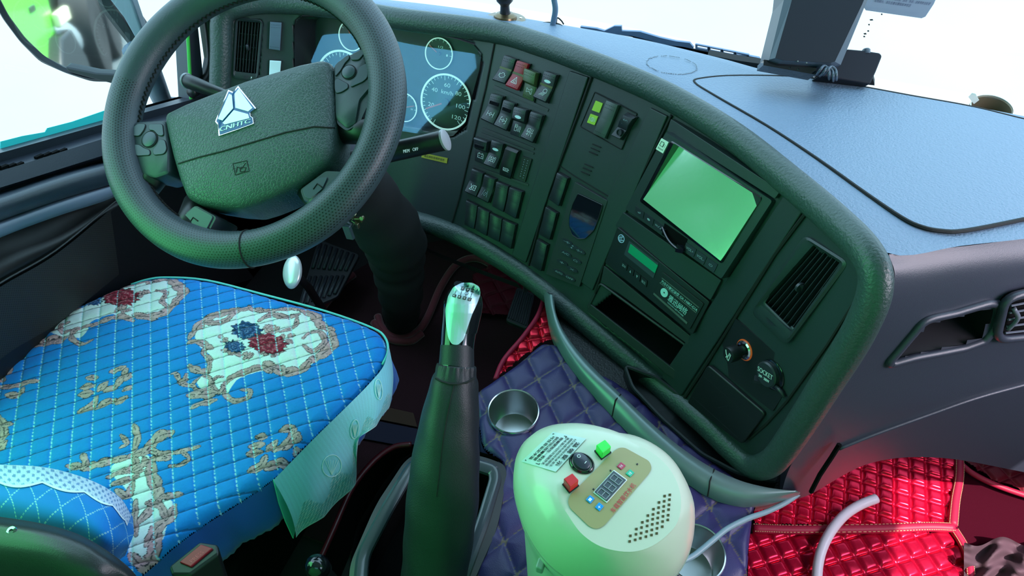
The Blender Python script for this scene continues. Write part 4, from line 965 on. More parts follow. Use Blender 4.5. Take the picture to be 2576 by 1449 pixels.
# ignition key with fob
kc_ = at(898, 560, 1.17); key = thing('ignition_keys', kc_, 'small bronze-coloured keys with a black plastic fob hanging at the right of the steering column', 'keys')
M_brz = mat('bronze', (.22, .19, .12), .3, metal=.9)
b = MB(); b.box(at(888, 543, 1.17), (.008, .006, .014), Matrix.Rotation(.5, 3, 'Y')); b.box(at(902, 553, 1.17), (.013, .006, .009), Matrix.Rotation(-.3, 3, 'Y')); b.box(at(897, 567, 1.17), (.009, .006, .010)); b.lathe([(.004, -.003), (.004, .003)], at(911, 549, 1.165), (0, -1, .4), 12); b.build('key', M_brz, key, bevel=.001)
b = MB(); b.box(at(877, 584, 1.17), (.014, .007, .028), Matrix.Rotation(-.1, 3, 'Y')); b.box(at(876, 562, 1.17), (.014, .006, .006), Matrix.Rotation(.5, 3, 'Y')); b.build('fob', mat('fob_plastic', (.03, .05, .06), .35), key, bevel=.0015)
b = MB(); b.tube([at(884, 556, 1.168), at(893, 562, 1.16), at(886, 572, 1.165)], .0008, n=6); b.build('key_ring', M_chrome, key)
b = MB(); b.tube([at(902, 512, 1.2), at(914, 509, 1.19)], .002, n=8); b.build('lever_tip', M_chrome, scol)
# ================================================================== driver's seat: floral quilted cover
SZ = .42
def xy(px, py, z=SZ): p = onz(px, py, z); return (p.x, p.y)
def segdist(X, Y, pts, closed=False):
    D = np.full(X.shape, 1e9); T = np.zeros(X.shape); acc = 0.0; n = len(pts)
    for i in range(n if closed else n-1):
        ax, ay = pts[i]; bx, by = pts[(i+1) % n]; dx, dy = bx-ax, by-ay; L2 = dx*dx+dy*dy+1e-12
        t = np.clip(((X-ax)*dx+(Y-ay)*dy)/L2, 0, 1); d = np.hypot(X-ax-t*dx, Y-ay-t*dy); m = d < D
        D = np.where(m, d, D); T = np.where(m, acc+t*math.sqrt(L2), T); acc += math.sqrt(L2)
    return D, T
def inside(X, Y, P):
    c = np.zeros(X.shape, bool); n = len(P)
    for i in range(n):
        x1, y1 = P[i]; x2, y2 = P[i-1]
        if y1 == y2: continue
        m = ((y1 > Y) != (y2 > Y)) & (X < (x2-x1)*(Y-y1)/(y2-y1)+x1); c ^= m
    return c
seat = thing('driving_chair', (-.76, .42, .05), 'driver seat under a bright blue quilted cover printed with roses and tan scrollwork', 'seat')
out_px = [(330, 716), (372, 705), (420, 699), (470, 701), (520, 707), (590, 722), (660, 742), (740, 765), (820, 785), (880, 803), (935, 826), (964, 848), (974, 880), (962, 915), (935, 950), (890, 1000), (820, 1068), (750, 1135), (690, 1200), (600, 1262), (520, 1312), (440, 1370), (360, 1440), (250, 1530), (60, 1600), (-240, 1400), (-220, 1080), (-90, 930), (0, 880), (60, 845), (130, 806), (190, 776), (250, 748), (290, 731)]
OUT = [xy(*p, SZ-.010) for p in out_px]
OUTc = [(v.x, v.y) for v in catmull([Vector((a, c, 0)) for a, c in OUT], 4, closed=True)]
step = .00125
x0, x1 = min(p[0] for p in OUTc), max(p[0] for p in OUTc); y0, y1 = min(p[1] for p in OUTc), max(p[1] for p in OUTc)
gx = np.arange(x0-.01, x1+.012, step); gy = np.arange(y0-.01, y1+.012, step)
X, Y = np.meshgrid(gx, gy); IN = inside(X, Y, OUTc); D, _ = segdist(X, Y, OUTc, True)
r_e = .022
fall = np.where(D < r_e, r_e-np.sqrt(np.clip(r_e**2-(r_e-D)**2, 0, None)), 0)
Z = SZ + .006*np.clip(D/.12, 0, 1) - fall
# quilting: two families of lines, fitted on the cover
def fit(samples):
    A = []; bb = []
    for (cx, cy), k in samples:
        px_, py_ = 150+cx/3.622, 780+cy/3.622; x, y = xy(px_, py_); A.append((1, x, y)); bb.append(k)
    return np.linalg.lstsq(np.array(A), np.array(bb, float), rcond=None)[0]
ca = fit([((140, 1000), 0), ((315, 1000), 1), ((490, 1000), 2), ((668, 1000), 3), ((848, 1000), 4), ((1020, 1000), 5), ((1203, 1000), 6), ((1378, 1000), 7), ((1555, 1000), 8), ((205, 60), 0), ((365, 60), 1), ((525, 60), 2), ((680, 60), 3), ((840, 60), 4), ((997, 60), 5), ((1145, 60), 6), ((1300, 60), 7)])
cb = fit([((668, 680), 0), ((668, 800), 1), ((668, 925), 2), ((1155, 515), 0), ((490, 745), 0), ((1203, 755), 2), ((1203, 880), 3), ((1203, 1000), 4), ((1203, 1125), 5), ((1150, 235), -3), ((1150, 145), -4), ((320, 1045), 2)])
fa = ca[0]+ca[1]*X+ca[2]*Y; fb = cb[0]+cb[1]*X+cb[2]*Y
ga = math.hypot(ca[1], ca[2]); gb_ = math.hypot(cb[1], cb[2])
da = np.abs(fa-np.round(fa))/ga; db = np.abs(fb-np.round(fb))/gb_
groove = np.exp(-(da/.0022)**2)*.0014+np.exp(-(db/.0022)**2)*.0018
Z = Z-groove+.0012*np.clip(np.minimum(da, db)/.01, 0, 1)
rng = np.random.RandomState(5)
# soft value noise
def vnoise(X, Y, f, seed):
    r = np.random.RandomState(seed).rand(64, 64); u = X*f; v = Y*f; i = np.floor(u).astype(int); j = np.floor(v).astype(int); a = u-i; c = v-j; a = a*a*(3-2*a); c = c*c*(3-2*c)
    g = lambda p, q: r[p % 64, q % 64]
    return (g(i, j)*(1-a)+g(i+1, j)*a)*(1-c)+(g(i, j+1)*(1-a)+g(i+1, j+1)*a)*c
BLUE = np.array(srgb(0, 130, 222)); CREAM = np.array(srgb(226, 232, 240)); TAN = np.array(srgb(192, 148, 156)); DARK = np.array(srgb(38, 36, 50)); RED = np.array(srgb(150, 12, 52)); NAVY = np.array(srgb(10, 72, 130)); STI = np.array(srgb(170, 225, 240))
Cc = np.empty(X.shape+(3,)); Cc[:] = BLUE
def s4(p): return xy(p[0]/1.884, 680+p[1]/1.884)
def paint(mask, col): Cc[mask] = col
def scroll(pts, w, seed=0, vein=True, w2=None, Q=s4):
    P = [Q(p) for p in pts]; P = [(v.x, v.y) for v in catmull([Vector((a, c, 0)) for a, c in P], 5)]
    d, t = segdist(X, Y, P); L = sum(math.hypot(P[i+1][0]-P[i][0], P[i+1][1]-P[i][1]) for i in range(len(P)-1))
    taper = .45+.55*np.sin(np.clip(t/max(L, 1e-6), 0, 1)*PI)**.6
    lobe = 1+.42*np.abs(np.sin(t/.0075+seed))+.35*(vnoise(X, Y, 110, seed)-.7)
    ww = w*taper*lobe*.84
    paint(d < ww+.0008, DARK); paint(d < ww, TAN)
    if vein:
        s = vnoise(X*1.0+Y*.4, Y*1.0-X*.4, 330, seed+9); paint((d < ww) & (s > .85), DARK*1.4+.02); paint((d < ww*.10) & (d < .0007), DARK*1.5)
    lighter = (d < ww*.8) & (vnoise(X, Y, 260, seed+5) > .66); paint(lighter, TAN*1.25)
def blob(c, rx, ry, col, seed, lob=7, Q=s4):
    cx, cy = Q(c); ex, _e = Q((c[0]+rx, c[1])); _e2, ey = Q((c[0], c[1]+ry)); RX = abs(ex-cx); RY = abs(ey-cy)
    u, v = (X-cx)/RX, (Y-cy)/RY; th = np.arctan2(v, u); r = np.hypot(u, v)*(1+.07*np.sin(lob*th+seed)+.08*np.sin(2*lob*th+seed*2))
    m = r < 1; paint((r < 1.06) & ~m, DARK); paint(m, col)
    sw = np.sin(r*13+2.2*np.sin(th*3+seed)+4*vnoise(X, Y, 120, seed)); paint(m & (sw > .82), col*.25); paint(m & (sw < -.88), np.clip(col*1.2+.16, 0, 1))
def leaf(c, rx, ry, seed, n=5, Q=s4):
    r = random.Random(seed)
    for k in range(n):
        a = r.uniform(0, 2*PI); l = r.uniform(.5, 1); p0 = (c[0]+rx*.3*math.cos(a), c[1]+ry*.3*math.sin(a)); p1 = (c[0]+rx*l*math.cos(a), c[1]+ry*l*math.sin(a))
        scroll([p0, ((p0[0]+p1[0])/2+r.uniform(-6, 6), (p0[1]+p1[1])/2+r.uniform(-4, 4)), p1], .0042, seed+k, Q=Q)
def cart(poly, rim_, seed):
    P = [s4(p) for p in poly]; P = [(v.x, v.y) for v in catmull([Vector((a, c, 0)) for a, c in P], 4, closed=True)]
    paint(inside(X, Y, P), CREAM)
    for i, (s, w) in enumerate(rim_): scroll(s, w, seed+i)
# large medallion
cart([(930, 330), (960, 260), (1050, 215), (1200, 195), (1400, 190), (1500, 230), (1550, 300), (1540, 380), (1500, 440), (1420, 480), (1300, 478), (1200, 500), (1130, 530), (1080, 590), (1000, 590), (940, 545), (985, 480), (1005, 420), (960, 380)],
     [([(905, 330), (940, 280), (1000, 230), (1080, 205), (1180, 185)], .0085), ([(1180, 190), (1270, 195), (1370, 185), (1440, 190)], .0045), ([(1430, 190), (1490, 215), (1520, 260), (1580, 290)], .0085), ([(1570, 300), (1580, 350), (1540, 400), (1470, 440)], .010),
      ([(1440, 330), (1470, 300), (1520, 300), (1540, 350), (1480, 390), (1440, 360)], .0045), ([(1470, 440), (1430, 480), (1360, 490), (1300, 470), (1260, 450)], .009), ([(1290, 495), (1240, 470), (1170, 490), (1100, 520), (1060, 560)], .006),
      ([(1060, 560), (1075, 600), (1120, 630), (1180, 610), (1190, 580), (1150, 575)], .0045), ([(1060, 515), (1030, 520), (1010, 550), (1040, 590), (1070, 560)], .0035), ([(960, 510), (1000, 520), (1000, 560), (950, 580), (920, 555), (950, 520)], .0035),
      ([(930, 560), (870, 545), (840, 500), (820, 500)], .0042), ([(890, 500), (880, 530), (850, 540)], .004), ([(900, 600), (960, 600), (1030, 590)], .0085), ([(915, 660), (960, 640), (1030, 625)], .006), ([(900, 460), (950, 490), (990, 480)], .0065), ([(990, 500), (1000, 440), (970, 400), (990, 360)], .0045), ([(900, 350), (950, 350), (1010, 380)], .006),
      ([(1230, 245), (1290, 215), (1360, 225), (1420, 210)], .0055), ([(1330, 300), (1400, 270), (1410, 220)], .004), ([(980, 260), (1060, 250), (1110, 215)], .006), ([(1180, 170), (1200, 190), (1240, 185)], .004)], 1)
leaf((1360, 330), 60, 30, 21, 6); leaf((1170, 415), 60, 22, 22, 6); leaf((1290, 405), 60, 20, 23, 5); leaf((1060, 330), 40, 20, 24, 3); leaf((1080, 400), 45, 18, 27, 4)
blob((1290, 285), 42, 24, TAN, 5); blob((1172, 292), 74, 44, NAVY, 2); blob((1118, 370), 52, 28, NAVY, 3); blob((1272, 355), 98, 50, RED, 1, 9)
# upper left medallion
cart([(420, 165), (560, 80), (700, 48), (800, 40), (845, 90), (825, 170), (740, 215), (620, 235), (540, 215), (440, 250), (400, 320), (300, 325), (215, 265), (300, 215)],
     [([(700, 60), (760, 45), (800, 40)], .006), ([(800, 40), (850, 80), (870, 110), (830, 160)], .010), ([(840, 160), (780, 210), (700, 230), (640, 215)], .009), ([(740, 100), (790, 110), (770, 150), (800, 180)], .0045), ([(640, 250), (580, 225), (500, 245), (440, 270)], .006), ([(440, 265), (360, 290), (345, 330), (400, 360), (445, 340)], .0045),
      ([(330, 250), (290, 265), (300, 300), (340, 290)], .0035), ([(250, 250), (215, 260), (220, 290), (270, 285)], .0035), ([(160, 300), (180, 340), (260, 330), (310, 330)], .0085), ([(165, 365), (240, 350), (300, 345)], .0055), ([(190, 280), (300, 210), (380, 180)], .0035), ([(540, 90), (620, 70), (700, 50)], .004)], 40)
leaf((690, 120), 50, 25, 41, 5); leaf((580, 195), 70, 22, 42, 6); blob((440, 145), 50, 26, NAVY, 3); blob((572, 128), 98, 48, RED, 4, 9)
# lower medallion
cart([(540, 935), (600, 910), (700, 880), (735, 960), (760, 1060), (820, 1100), (805, 1180), (760, 1300), (700, 1400), (640, 1410), (610, 1330), (640, 1230), (650, 1130), (600, 1040), (540, 980)],
     [([(330, 935), (420, 940), (520, 915), (620, 895)], .007), ([(400, 880), (415, 920), (400, 950)], .005), ([(620, 890), (700, 860), (720, 820)], .0065), ([(690, 880), (760, 800), (820, 780)], .010), ([(720, 860), (800, 900), (740, 900)], .006), ([(730, 900), (725, 970), (750, 1040), (760, 1100)], .009), ([(760, 880), (850, 870), (950, 845)], .0045), ([(870, 870), (900, 900), (860, 930), (810, 935)], .0035),
      ([(640, 870), (660, 800), (640, 740)], .0055), ([(580, 790), (610, 830), (580, 850)], .0035), ([(770, 1080), (860, 1065)], .005), ([(640, 1210), (700, 1160), (720, 1100)], .006), ([(830, 1120), (800, 1180), (740, 1230), (700, 1300)], .009), ([(620, 1350), (680, 1390), (760, 1260)], .008), ([(650, 1100), (640, 1200), (650, 1260)], .005), ([(700, 1110), (760, 1120), (790, 1180)], .005)], 60)
for k, pts in enumerate(([(520, 990), (600, 960), (680, 960)], [(540, 1020), (620, 1000), (660, 980)], [(560, 1050), (610, 1080), (640, 1010)], [(640, 960), (690, 930), (690, 900)], [(600, 960), (650, 920), (640, 900)])): scroll(pts, .0055, 80+k)
# sprays
for (cx, cy, k) in ((505, 570, 90), (1300, 845, 110)):
    for i, q in enumerate(([(-120, 110), (-60, 80), (-40, 40)], [(-120, 30), (-60, 20)], [(-110, -5), (-50, -15)], [(-80, -50), (-40, -50)], [(-40, 95), (20, 60), (60, 60)], [(0, 10), (60, -20), (100, -90)], [(30, -80), (90, -100)], [(90, 10), (120, -10)], [(-30, 10), (10, -30)], [(60, 70), (100, 40)], [(100, -40), (115, -70)])):
        scroll([(cx+a, cy+c) for a, c in q], .0066, k+i)
for k, q in enumerate(([(0, 480), (40, 490), (60, 470)], [(0, 560), (60, 560), (140, 540), (185, 535)], [(40, 600), (90, 600), (120, 570)], [(0, 520), (30, 530)], [(0, 700), (30, 760), (20, 830)], [(20, 740), (60, 740)], [(0, 860), (40, 820)], [(1030, 1230), (1080, 1200), (1110, 1140)])): scroll(q, .006, 130+k)
# woven grain, stitches, and groove shade painted into the colour
Cc *= (1+.10*(vnoise(X, Y, 900, 4)-.5))[..., None]
dash_a = (np.mod(fb*gb_**-1*0+(Y+X*.2)/.0042, 1) > .35); Cc[(da < .00075) & dash_a] = STI
Cc[(db < .0011)] *= .42
N_ = IN; idx = -np.ones(X.shape, int); idx[N_] = np.arange(N_.sum())
Vv = np.stack([X[N_], Y[N_], Z[N_]], 1); Vc = Cc[N_]
q = N_[:-1, :-1] & N_[1:, :-1] & N_[:-1, 1:] & N_[1:, 1:]; i, j = np.nonzero(q)
F = np.stack([idx[i, j], idx[i, j+1], idx[i+1, j+1], idx[i+1, j]], 1)
def npmesh(name, V, F, C, m, parent, smooth=True):
    off = np.zeros(3); p = parent
    while p is not None: off += np.array(p.location); p = p.parent
    me = bpy.data.meshes.new(name); me.vertices.add(len(V)); me.vertices.foreach_set('co', (V-off).astype(np.float32).ravel())
    me.loops.add(F.size); me.loops.foreach_set('vertex_index', F.astype(np.int32).ravel()); me.polygons.add(len(F))
    me.polygons.foreach_set('loop_start', (np.arange(len(F))*4).astype(np.int32))
    try: me.polygons.foreach_set('loop_total', np.full(len(F), 4, np.int32))
    except Exception: pass
    me.update(calc_edges=True)
    if C is not None:
        a = me.color_attributes.new(name='Col', type='FLOAT_COLOR', domain='POINT'); a.data.foreach_set('color', np.concatenate([np.clip(C, 0, 1), np.ones((len(C), 1))], 1).astype(np.float32).ravel())
    me.polygons.foreach_set('use_smooth', [smooth]*len(F)); me.materials.append(m); me.validate(); me.update()
    o = bpy.data.objects.new(name, me); COL.objects.link(o); o.parent = parent; return o
M_cover = attr_mat('printed_cover', .75, sheen=.15, bump=.25, bscale=1400)
npmesh('cushion_cover', Vv, F, Vc, M_cover, seat)
# sides of the cushion
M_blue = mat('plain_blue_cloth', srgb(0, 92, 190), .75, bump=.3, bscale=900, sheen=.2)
oc = [Vector((a, c, 0)) for a, c in OUTc]; n = len(oc); rs = []
for k, (o_, z) in enumerate(((-.001, SZ-r_e+.004), (.004, .36), (.006, .31), (-.002, .25))):
    r = []
    for i_ in range(n):
        t = (oc[(i_+1) % n]-oc[i_-1]).normalized(); nn_ = Vector((t.y, -t.x, 0)); 
        if inpoly((oc[i_]+nn_*.004).x, (oc[i_]+nn_*.004).y, OUTc): nn_ = -nn_
        wv = .006*math.sin(i_*.9+k*1.3)*(k/3)+.004*math.sin(i_*2.3)*(k/3); r.append(oc[i_]+nn_*(o_+wv)+Vector((0, 0, z)))
    rs.append(r)
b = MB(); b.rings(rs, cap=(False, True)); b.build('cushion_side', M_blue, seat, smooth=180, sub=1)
b = MB(); b.box((-.78, .40, .14), (.36, .38, .18)); b.build('seat_base', M_void, seat, bevel=.02)
# pale piping along front and right edge
pp = [onz(x, y, SZ-.010) for x, y in [(330, 716), (372, 703), (420, 698), (520, 705), (660, 740), (820, 783), (935, 824), (968, 848), (976, 882), (962, 917)]]
b = MB(); b.tube(catmull(pp, 4), .0022, n=6); b.build('piping', mat('aqua_satin', srgb(110, 215, 205), .5), seat, smooth=180)
# turquoise valance with lace hem
tp_ = [(973, 868), (960, 918), (925, 962), (880, 1008), (830, 1057), (780, 1106), (730, 1157), (682, 1206)]
bt_ = [(976, 1010), (960, 1050), (925, 1095), (903, 1135), (902, 1195), (862, 1250), (800, 1305), (752, 1358)]
T = catmull([onz(x, y, SZ-.003)+Vector((.004, 0, 0)) for x, y in tp_], 16); Bm = catmull([onX(x, y, onz(*tp_[i_], SZ).x+.02) for i_, (x, y) in enumerate(bt_)], 16)
nT, nR = len(T), 60; V, Fq, C = [], [], []
AQ = np.array(srgb(140, 215, 235)); AQ2 = np.array(srgb(95, 185, 200)); THR = np.array(srgb(195, 225, 232))
for i_ in range(nT):
    s = i_/(nT-1)
    for j_ in range(nR+1):
        t = j_/nR; p = lerp(T[i_], Bm[i_], t)
        fold = .006*math.sin(s*9+1)*t**1.5+.002*math.sin(s*31)*t; p = p+Vector((fold+.008*math.sin(t*PI), 0, 0))
        scal = -.016*abs(math.sin(s*15))*t**6; p = p+Vector((0, 0, -scal*.5))
        V.append(p)
        cl = AQ*(1-.08*math.sin(s*260)*.6)
        e = math.sin(s*33)*.12+.66
        if t > e:
            nz = math.sin(s*190+t*60)*math.sin(t*130-s*70); cl = AQ2 if nz < .25 else THR
            if nz < -.75: cl = AQ2*.55
        if t > .975: cl = THR
        C.append(cl)
Fq = [(i_*(nR+1)+j_, i_*(nR+1)+j_+1, (i_+1)*(nR+1)+j_+1, (i_+1)*(nR+1)+j_) for i_ in range(nT-1) for j_ in range(nR)]
va = npmesh('valance', np.array([tuple(v) for v in V]), np.array(Fq), np.array(C), attr_mat('satin_valance', .45, sheen=.3, bump=.5, bscale=500), seat)
# torn corner strip below the lace
b = MB(); q = [onX(x, y, -.535) for x, y in ((686, 1206), (700, 1265), (716, 1310), (736, 1354), (748, 1300), (730, 1200))]; b.prism(q, Vector((.0, 0, 0)), Vector((.002, 0, 0))); b.build('loose_cloth_corner', mat('aqua_satin', srgb(110, 215, 205), .5), seat)
# embroidered leaves
b = MB(); NVv = Vector((1, -.2, .2)).normalized()
def valp(px, py, h=.004):
    return hitter(VBV, lambda x, y: onX(x, y, -.50))(px, py, h)
VBV = BVHTree.FromPolygons([tuple(v) for v in V], Fq)
random.seed(4)
for (cx, cy, rx, ry, a) in ((835, 1172, 24, 28, .2), (893, 1080, 10, 24, .1), (953, 980, 9, 26, -.1)):
    pts = [(cx+rx*math.cos(t)*math.cos(a)-ry*math.sin(t)*math.sin(a), cy+rx*math.cos(t)*math.sin(a)+ry*math.sin(t)*math.cos(a)) for t in [2*PI*k/18 for k in range(18)]]
    b.tube([valp(x, y, .003) for x, y in pts], .0007, n=5, closed=True)
    for k in range(6):
        t = -1+2*k/5; b.tube([valp(cx, cy+ry*.8, .003), valp(cx+rx*.4*t, cy+ry*.1, .003), valp(cx+rx*.7*t, cy-ry*.5, .003)], .0005, n=4)
b.build('embroidery', mat('thread_white', srgb(200, 235, 238), .6), seat)
# backrest foot with lace border
def pg(rows): return [catmull([onz(x, y, z) for x, y, z in r], 8) for r in rows]
rows_ = [[(-90, 1170, .50), (0, 1168, .50), (120, 1176, .50), (230, 1208, .50), (300, 1250, .49), (334, 1300, .47)],
         [(-90, 1190, .535), (0, 1190, .535), (115, 1200, .535), (222, 1235, .53), (292, 1277, .52), (336, 1325, .48)],
         [(-90, 1225, .55), (0, 1225, .55), (110, 1240, .55), (210, 1272, .545), (280, 1310, .53), (336, 1345, .48)],
         [(-90, 1290, .54), (0, 1290, .54), (100, 1310, .54), (200, 1335, .535), (270, 1370, .52), (325, 1372, .48)],
         [(-90, 1400, .45), (0, 1400, .45), (100, 1410, .45), (200, 1420, .45), (270, 1425, .45), (315, 1398, .44)]]
R5 = [resample(r_, 260) for r_ in pg(rows_)]; cg = [catmull([R5[r][c] for r in range(5)], 30) for c in range(len(R5[0]))]
V = [p for r in cg for p in r]; nr = len(cg[0]); C = []
for c in range(len(cg)):
    for r in range(nr):
        s, t = c/(len(cg)-1), r/(nr-1); cl = np.array(srgb(0, 118, 205))
        if min(abs(math.fmod(s*7+t*3, 1)-.5), abs(math.fmod(s*7-t*2+9, 1)-.5)) < .022 and math.fmod(t*40, 1) < .6: cl = STI*.8
        C.append(cl)
V = np.array([tuple(p) for p in V]); Fq = np.array([(c*nr+r, c*nr+r+1, (c+1)*nr+r+1, (c+1)*nr+r) for c in range(len(cg)-1) for r in range(nr-1)])
br_ = npmesh('backrest_foot', V, Fq, np.array(C), M_cover, seat)
BVB = hitter(BVHTree.FromPolygons([tuple(v) for v in V], [tuple(f) for f in Fq]), lambda x, y: onz(x, y, .53))
VL, CL, FL = [], [], []; random.seed(9); nS, nQ = 260, 22
top_l = [(-90, 1168), (0, 1169), (120, 1177), (230, 1209), (300, 1251), (330, 1296)]
tl_ = catmull([Vector((x, y, 0)) for x, y in top_l], 52)
for i_ in range(nS):
    s = i_/(nS-1); p = tl_[int(s*(len(tl_)-1))]; w = (50+16*abs(math.sin(s*PI*5.2)))*(1-.55*s)
    for j_ in range(nQ):
        t = j_/(nQ-1); VL.append(tuple(BVB(p.x-10*t*s, p.y+w*t, .0025)))
        nz = random.random(); g = math.sin(t*16)*math.sin(s*160); cl = np.array(srgb(205, 215, 240)) if g > -.35 else np.array(srgb(120, 150, 200)); cl = cl*(.8+.3*nz)
        if t > .9: cl = np.array(srgb(225, 235, 245))
        CL.append(cl)
FL = np.array([(i_*nQ+j_, i_*nQ+j_+1, (i_+1)*nQ+j_+1, (i_+1)*nQ+j_) for i_ in range(nS-1) for j_ in range(nQ-1)])
npmesh('lace_border', np.array(VL), FL, np.array(CL), attr_mat('lace', .8), seat)
# dark plastic recliner cover
rows_ = [[(-90, 1292, .56), (0, 1300, .56), (110, 1318, .56), (195, 1343, .555), (262, 1380, .55), (325, 1428, .53), (362, 1475, .50)],
         [(-90, 1325, .575), (0, 1333, .575), (105, 1350, .575), (190, 1375, .57), (255, 1410, .56), (315, 1455, .53), (350, 1500, .50)],
         [(-90, 1400, .56), (0, 1410, .56), (100, 1425, .56), (180, 1450, .555), (245, 1480, .54), (300, 1520, .5), (330, 1560, .45)],
         [(-90, 1550, .45), (0, 1550, .45), (100, 1560, .45), (180, 1580, .45), (240, 1600, .45), (290, 1640, .42), (320, 1660, .40)]]
R5 = pg(rows_); cg = [catmull([R5[r][c] for r in range(4)], 8) for c in range(len(R5[0]))]
b = MB(); b.grid(cg); b.build('recliner_cover', mat('cover_plastic', (.022, .022, .027), .35, bump=.2, bscale=600), seat, smooth=180)
b = MB(); p = onz(30, 1337, .574); b.lathe([(.006, -.001), (.006, .0015), (.003, .002), (.0025, -.001)], p, (0.1, -.3, 1), 16); b.build('screw', M_chrome, seat, smooth=40)
# seat belt buckle
bk = thing('belt_buckle', onz(490, 1449, .36), 'black seat belt buckle with red release button at the right edge of the blue seat', 'seat belt buckle')
top = [onz(x, y, .452) for x, y in ((424, 1424), (502, 1361), (548, 1368), (552, 1392), (478, 1446), (432, 1446))]; b = MB(); b.rings([[p+Vector((.01, -.03, -.10)) for p in top], top]); b.build('housing', M_blk, bk, bevel=.004, seg=3)
b = MB(); q = [onz(x, y, .4525) for x, y in ((452, 1416), (507, 1371), (537, 1381), (481, 1428))]; b.prism(q, Vector((0, 0, -.004)), Vector((0, 0, .003))); b.build('release_button', mat('buckle_red', (.30, .006, .02), .4), bk, bevel=.0015)
P = Patch([onz(x, y, .4556) for x, y in ((470, 1412), (508, 1381), (520, 1388), (482, 1420))]); b = MB(); text_on(P, b, 'PRESS', .1, .2, .9, .8, h=.0002); b.build('embossed_lettering', mat('buckle_red_light', (.6, .06, .08), .35), bk)
# parking lever knob at the lower edge
kb = thing('lever_knob', onz(795, 1449, .33), 'rounded glossy black lever knob at the bottom edge between seat and gear frame', 'lever')
b = MB(); c = onz(797, 1425, .37); b.lathe([(.010, -.10), (.011, -.03), (.017, -.022), (.0185, -.005), (.016, .008), (.008, .015), (0, .016)], c, (0.05, -.15, 1), 24, cap=(True, False)); b.build('knob', M_gloss, kb, smooth=180)
# ================================================================== driver's door (left wall)
DR = [  # rows of (px,py,X): from the window sill down
    [(-260, 440, -1.13), (0, 373, -1.13), (270, 298, -1.13), (470, 243, -1.13), (570, 215, -1.13)],
    [(-260, 452, -1.10), (0, 385, -1.10), (270, 309, -1.10), (470, 254, -1.10), (570, 228, -1.10)],
    [(-260, 478, -1.105), (0, 408, -1.105), (270, 328, -1.105), (470, 272, -1.105), (570, 245, -1.105)],
    [(-260, 500, -1.075), (0, 430, -1.075), (270, 346, -1.075), (470, 290, -1.075), (570, 262, -1.075)],
    [(-260, 545, -1.065), (0, 472, -1.065), (270, 388, -1.065), (470, 330, -1.065), (570, 300, -1.065)],
    [(-260, 560, -1.10), (0, 486, -1.10), (270, 400, -1.10), (470, 345, -1.10), (570, 318, -1.10)]]
def rows3(DR, n=10): return [catmull([onX(x, y, X_) for x, y, X_ in r], n) for r in DR]
door = MB(); door.grid(rows3(DR)); dl = door.build('door_1', mat('door_plastic', (.028, .034, .05), .38, bump=.3, bscale=900), smooth=50); dl['kind'] = 'structure'; dl['label'] = "dark driver's door with armrest and speaker panel"
def dpart(name, DR_, m, **k): b = MB(); b.grid(rows3(DR_)); return b.build(name, m, dl, smooth=180, **k)
dpart('armrest', [[(-260, 560, -1.10), (0, 484, -1.09), (150, 436, -1.09), (275, 404, -1.09), (420, 370, -1.09)],
                  [(-260, 572, -1.05), (0, 494, -1.05), (150, 444, -1.05), (275, 410, -1.05), (420, 378, -1.05)],
                  [(-260, 590, -1.03), (0, 512, -1.03), (150, 460, -1.03), (275, 424, -1.03), (420, 392, -1.03)],
                  [(-260, 640, -1.035), (0, 552, -1.035), (150, 500, -1.035), (275, 464, -1.035), (420, 430, -1.035)],
                  [(-260, 650, -1.06), (0, 560, -1.06), (150, 508, -1.06), (275, 470, -1.06), (420, 436, -1.06)]], mat('armrest_vinyl', (.035, .045, .065), .34, bump=.3, bscale=600))
dpart('pull_handle', [[(-260, 650, -1.05), (0, 557, -1.05), (150, 503, -1.05), (270, 467, -1.05), (330, 452, -1.05)],
                      [(-260, 660, -1.035), (0, 566, -1.035), (150, 512, -1.035), (270, 473, -1.035), (330, 458, -1.035)],
                      [(-260, 700, -1.035), (0, 592, -1.035), (150, 536, -1.035), (262, 500, -1.035), (330, 468, -1.035)],
                      [(-260, 712, -1.06), (0, 598, -1.06), (150, 542, -1.06), (262, 506, -1.06), (330, 474, -1.06)]], mat('handle_grey', (.16, .19, .27), .4))
dpart('lower_panel', [[(-260, 640, -1.085), (0, 560, -1.085), (150, 510, -1.085), (280, 470, -1.085), (450, 430, -1.085)],
                      [(-260, 800, -1.085), (0, 650, -1.085), (150, 590, -1.085), (300, 500, -1.085), (450, 440, -1.085)],
                      [(-260, 830, -1.065), (0, 668, -1.065), (150, 603, -1.065), (300, 512, -1.065), (450, 450, -1.065)],
                      [(-260, 870, -1.07), (0, 705, -1.07), (150, 622, -1.07), (300, 522, -1.07), (450, 455, -1.07)],
                      [(-260, 1300, -1.07), (0, 1000, -1.07), (200, 880, -1.07), (450, 760, -1.07), (640, 700, -1.07)]], M_blk)
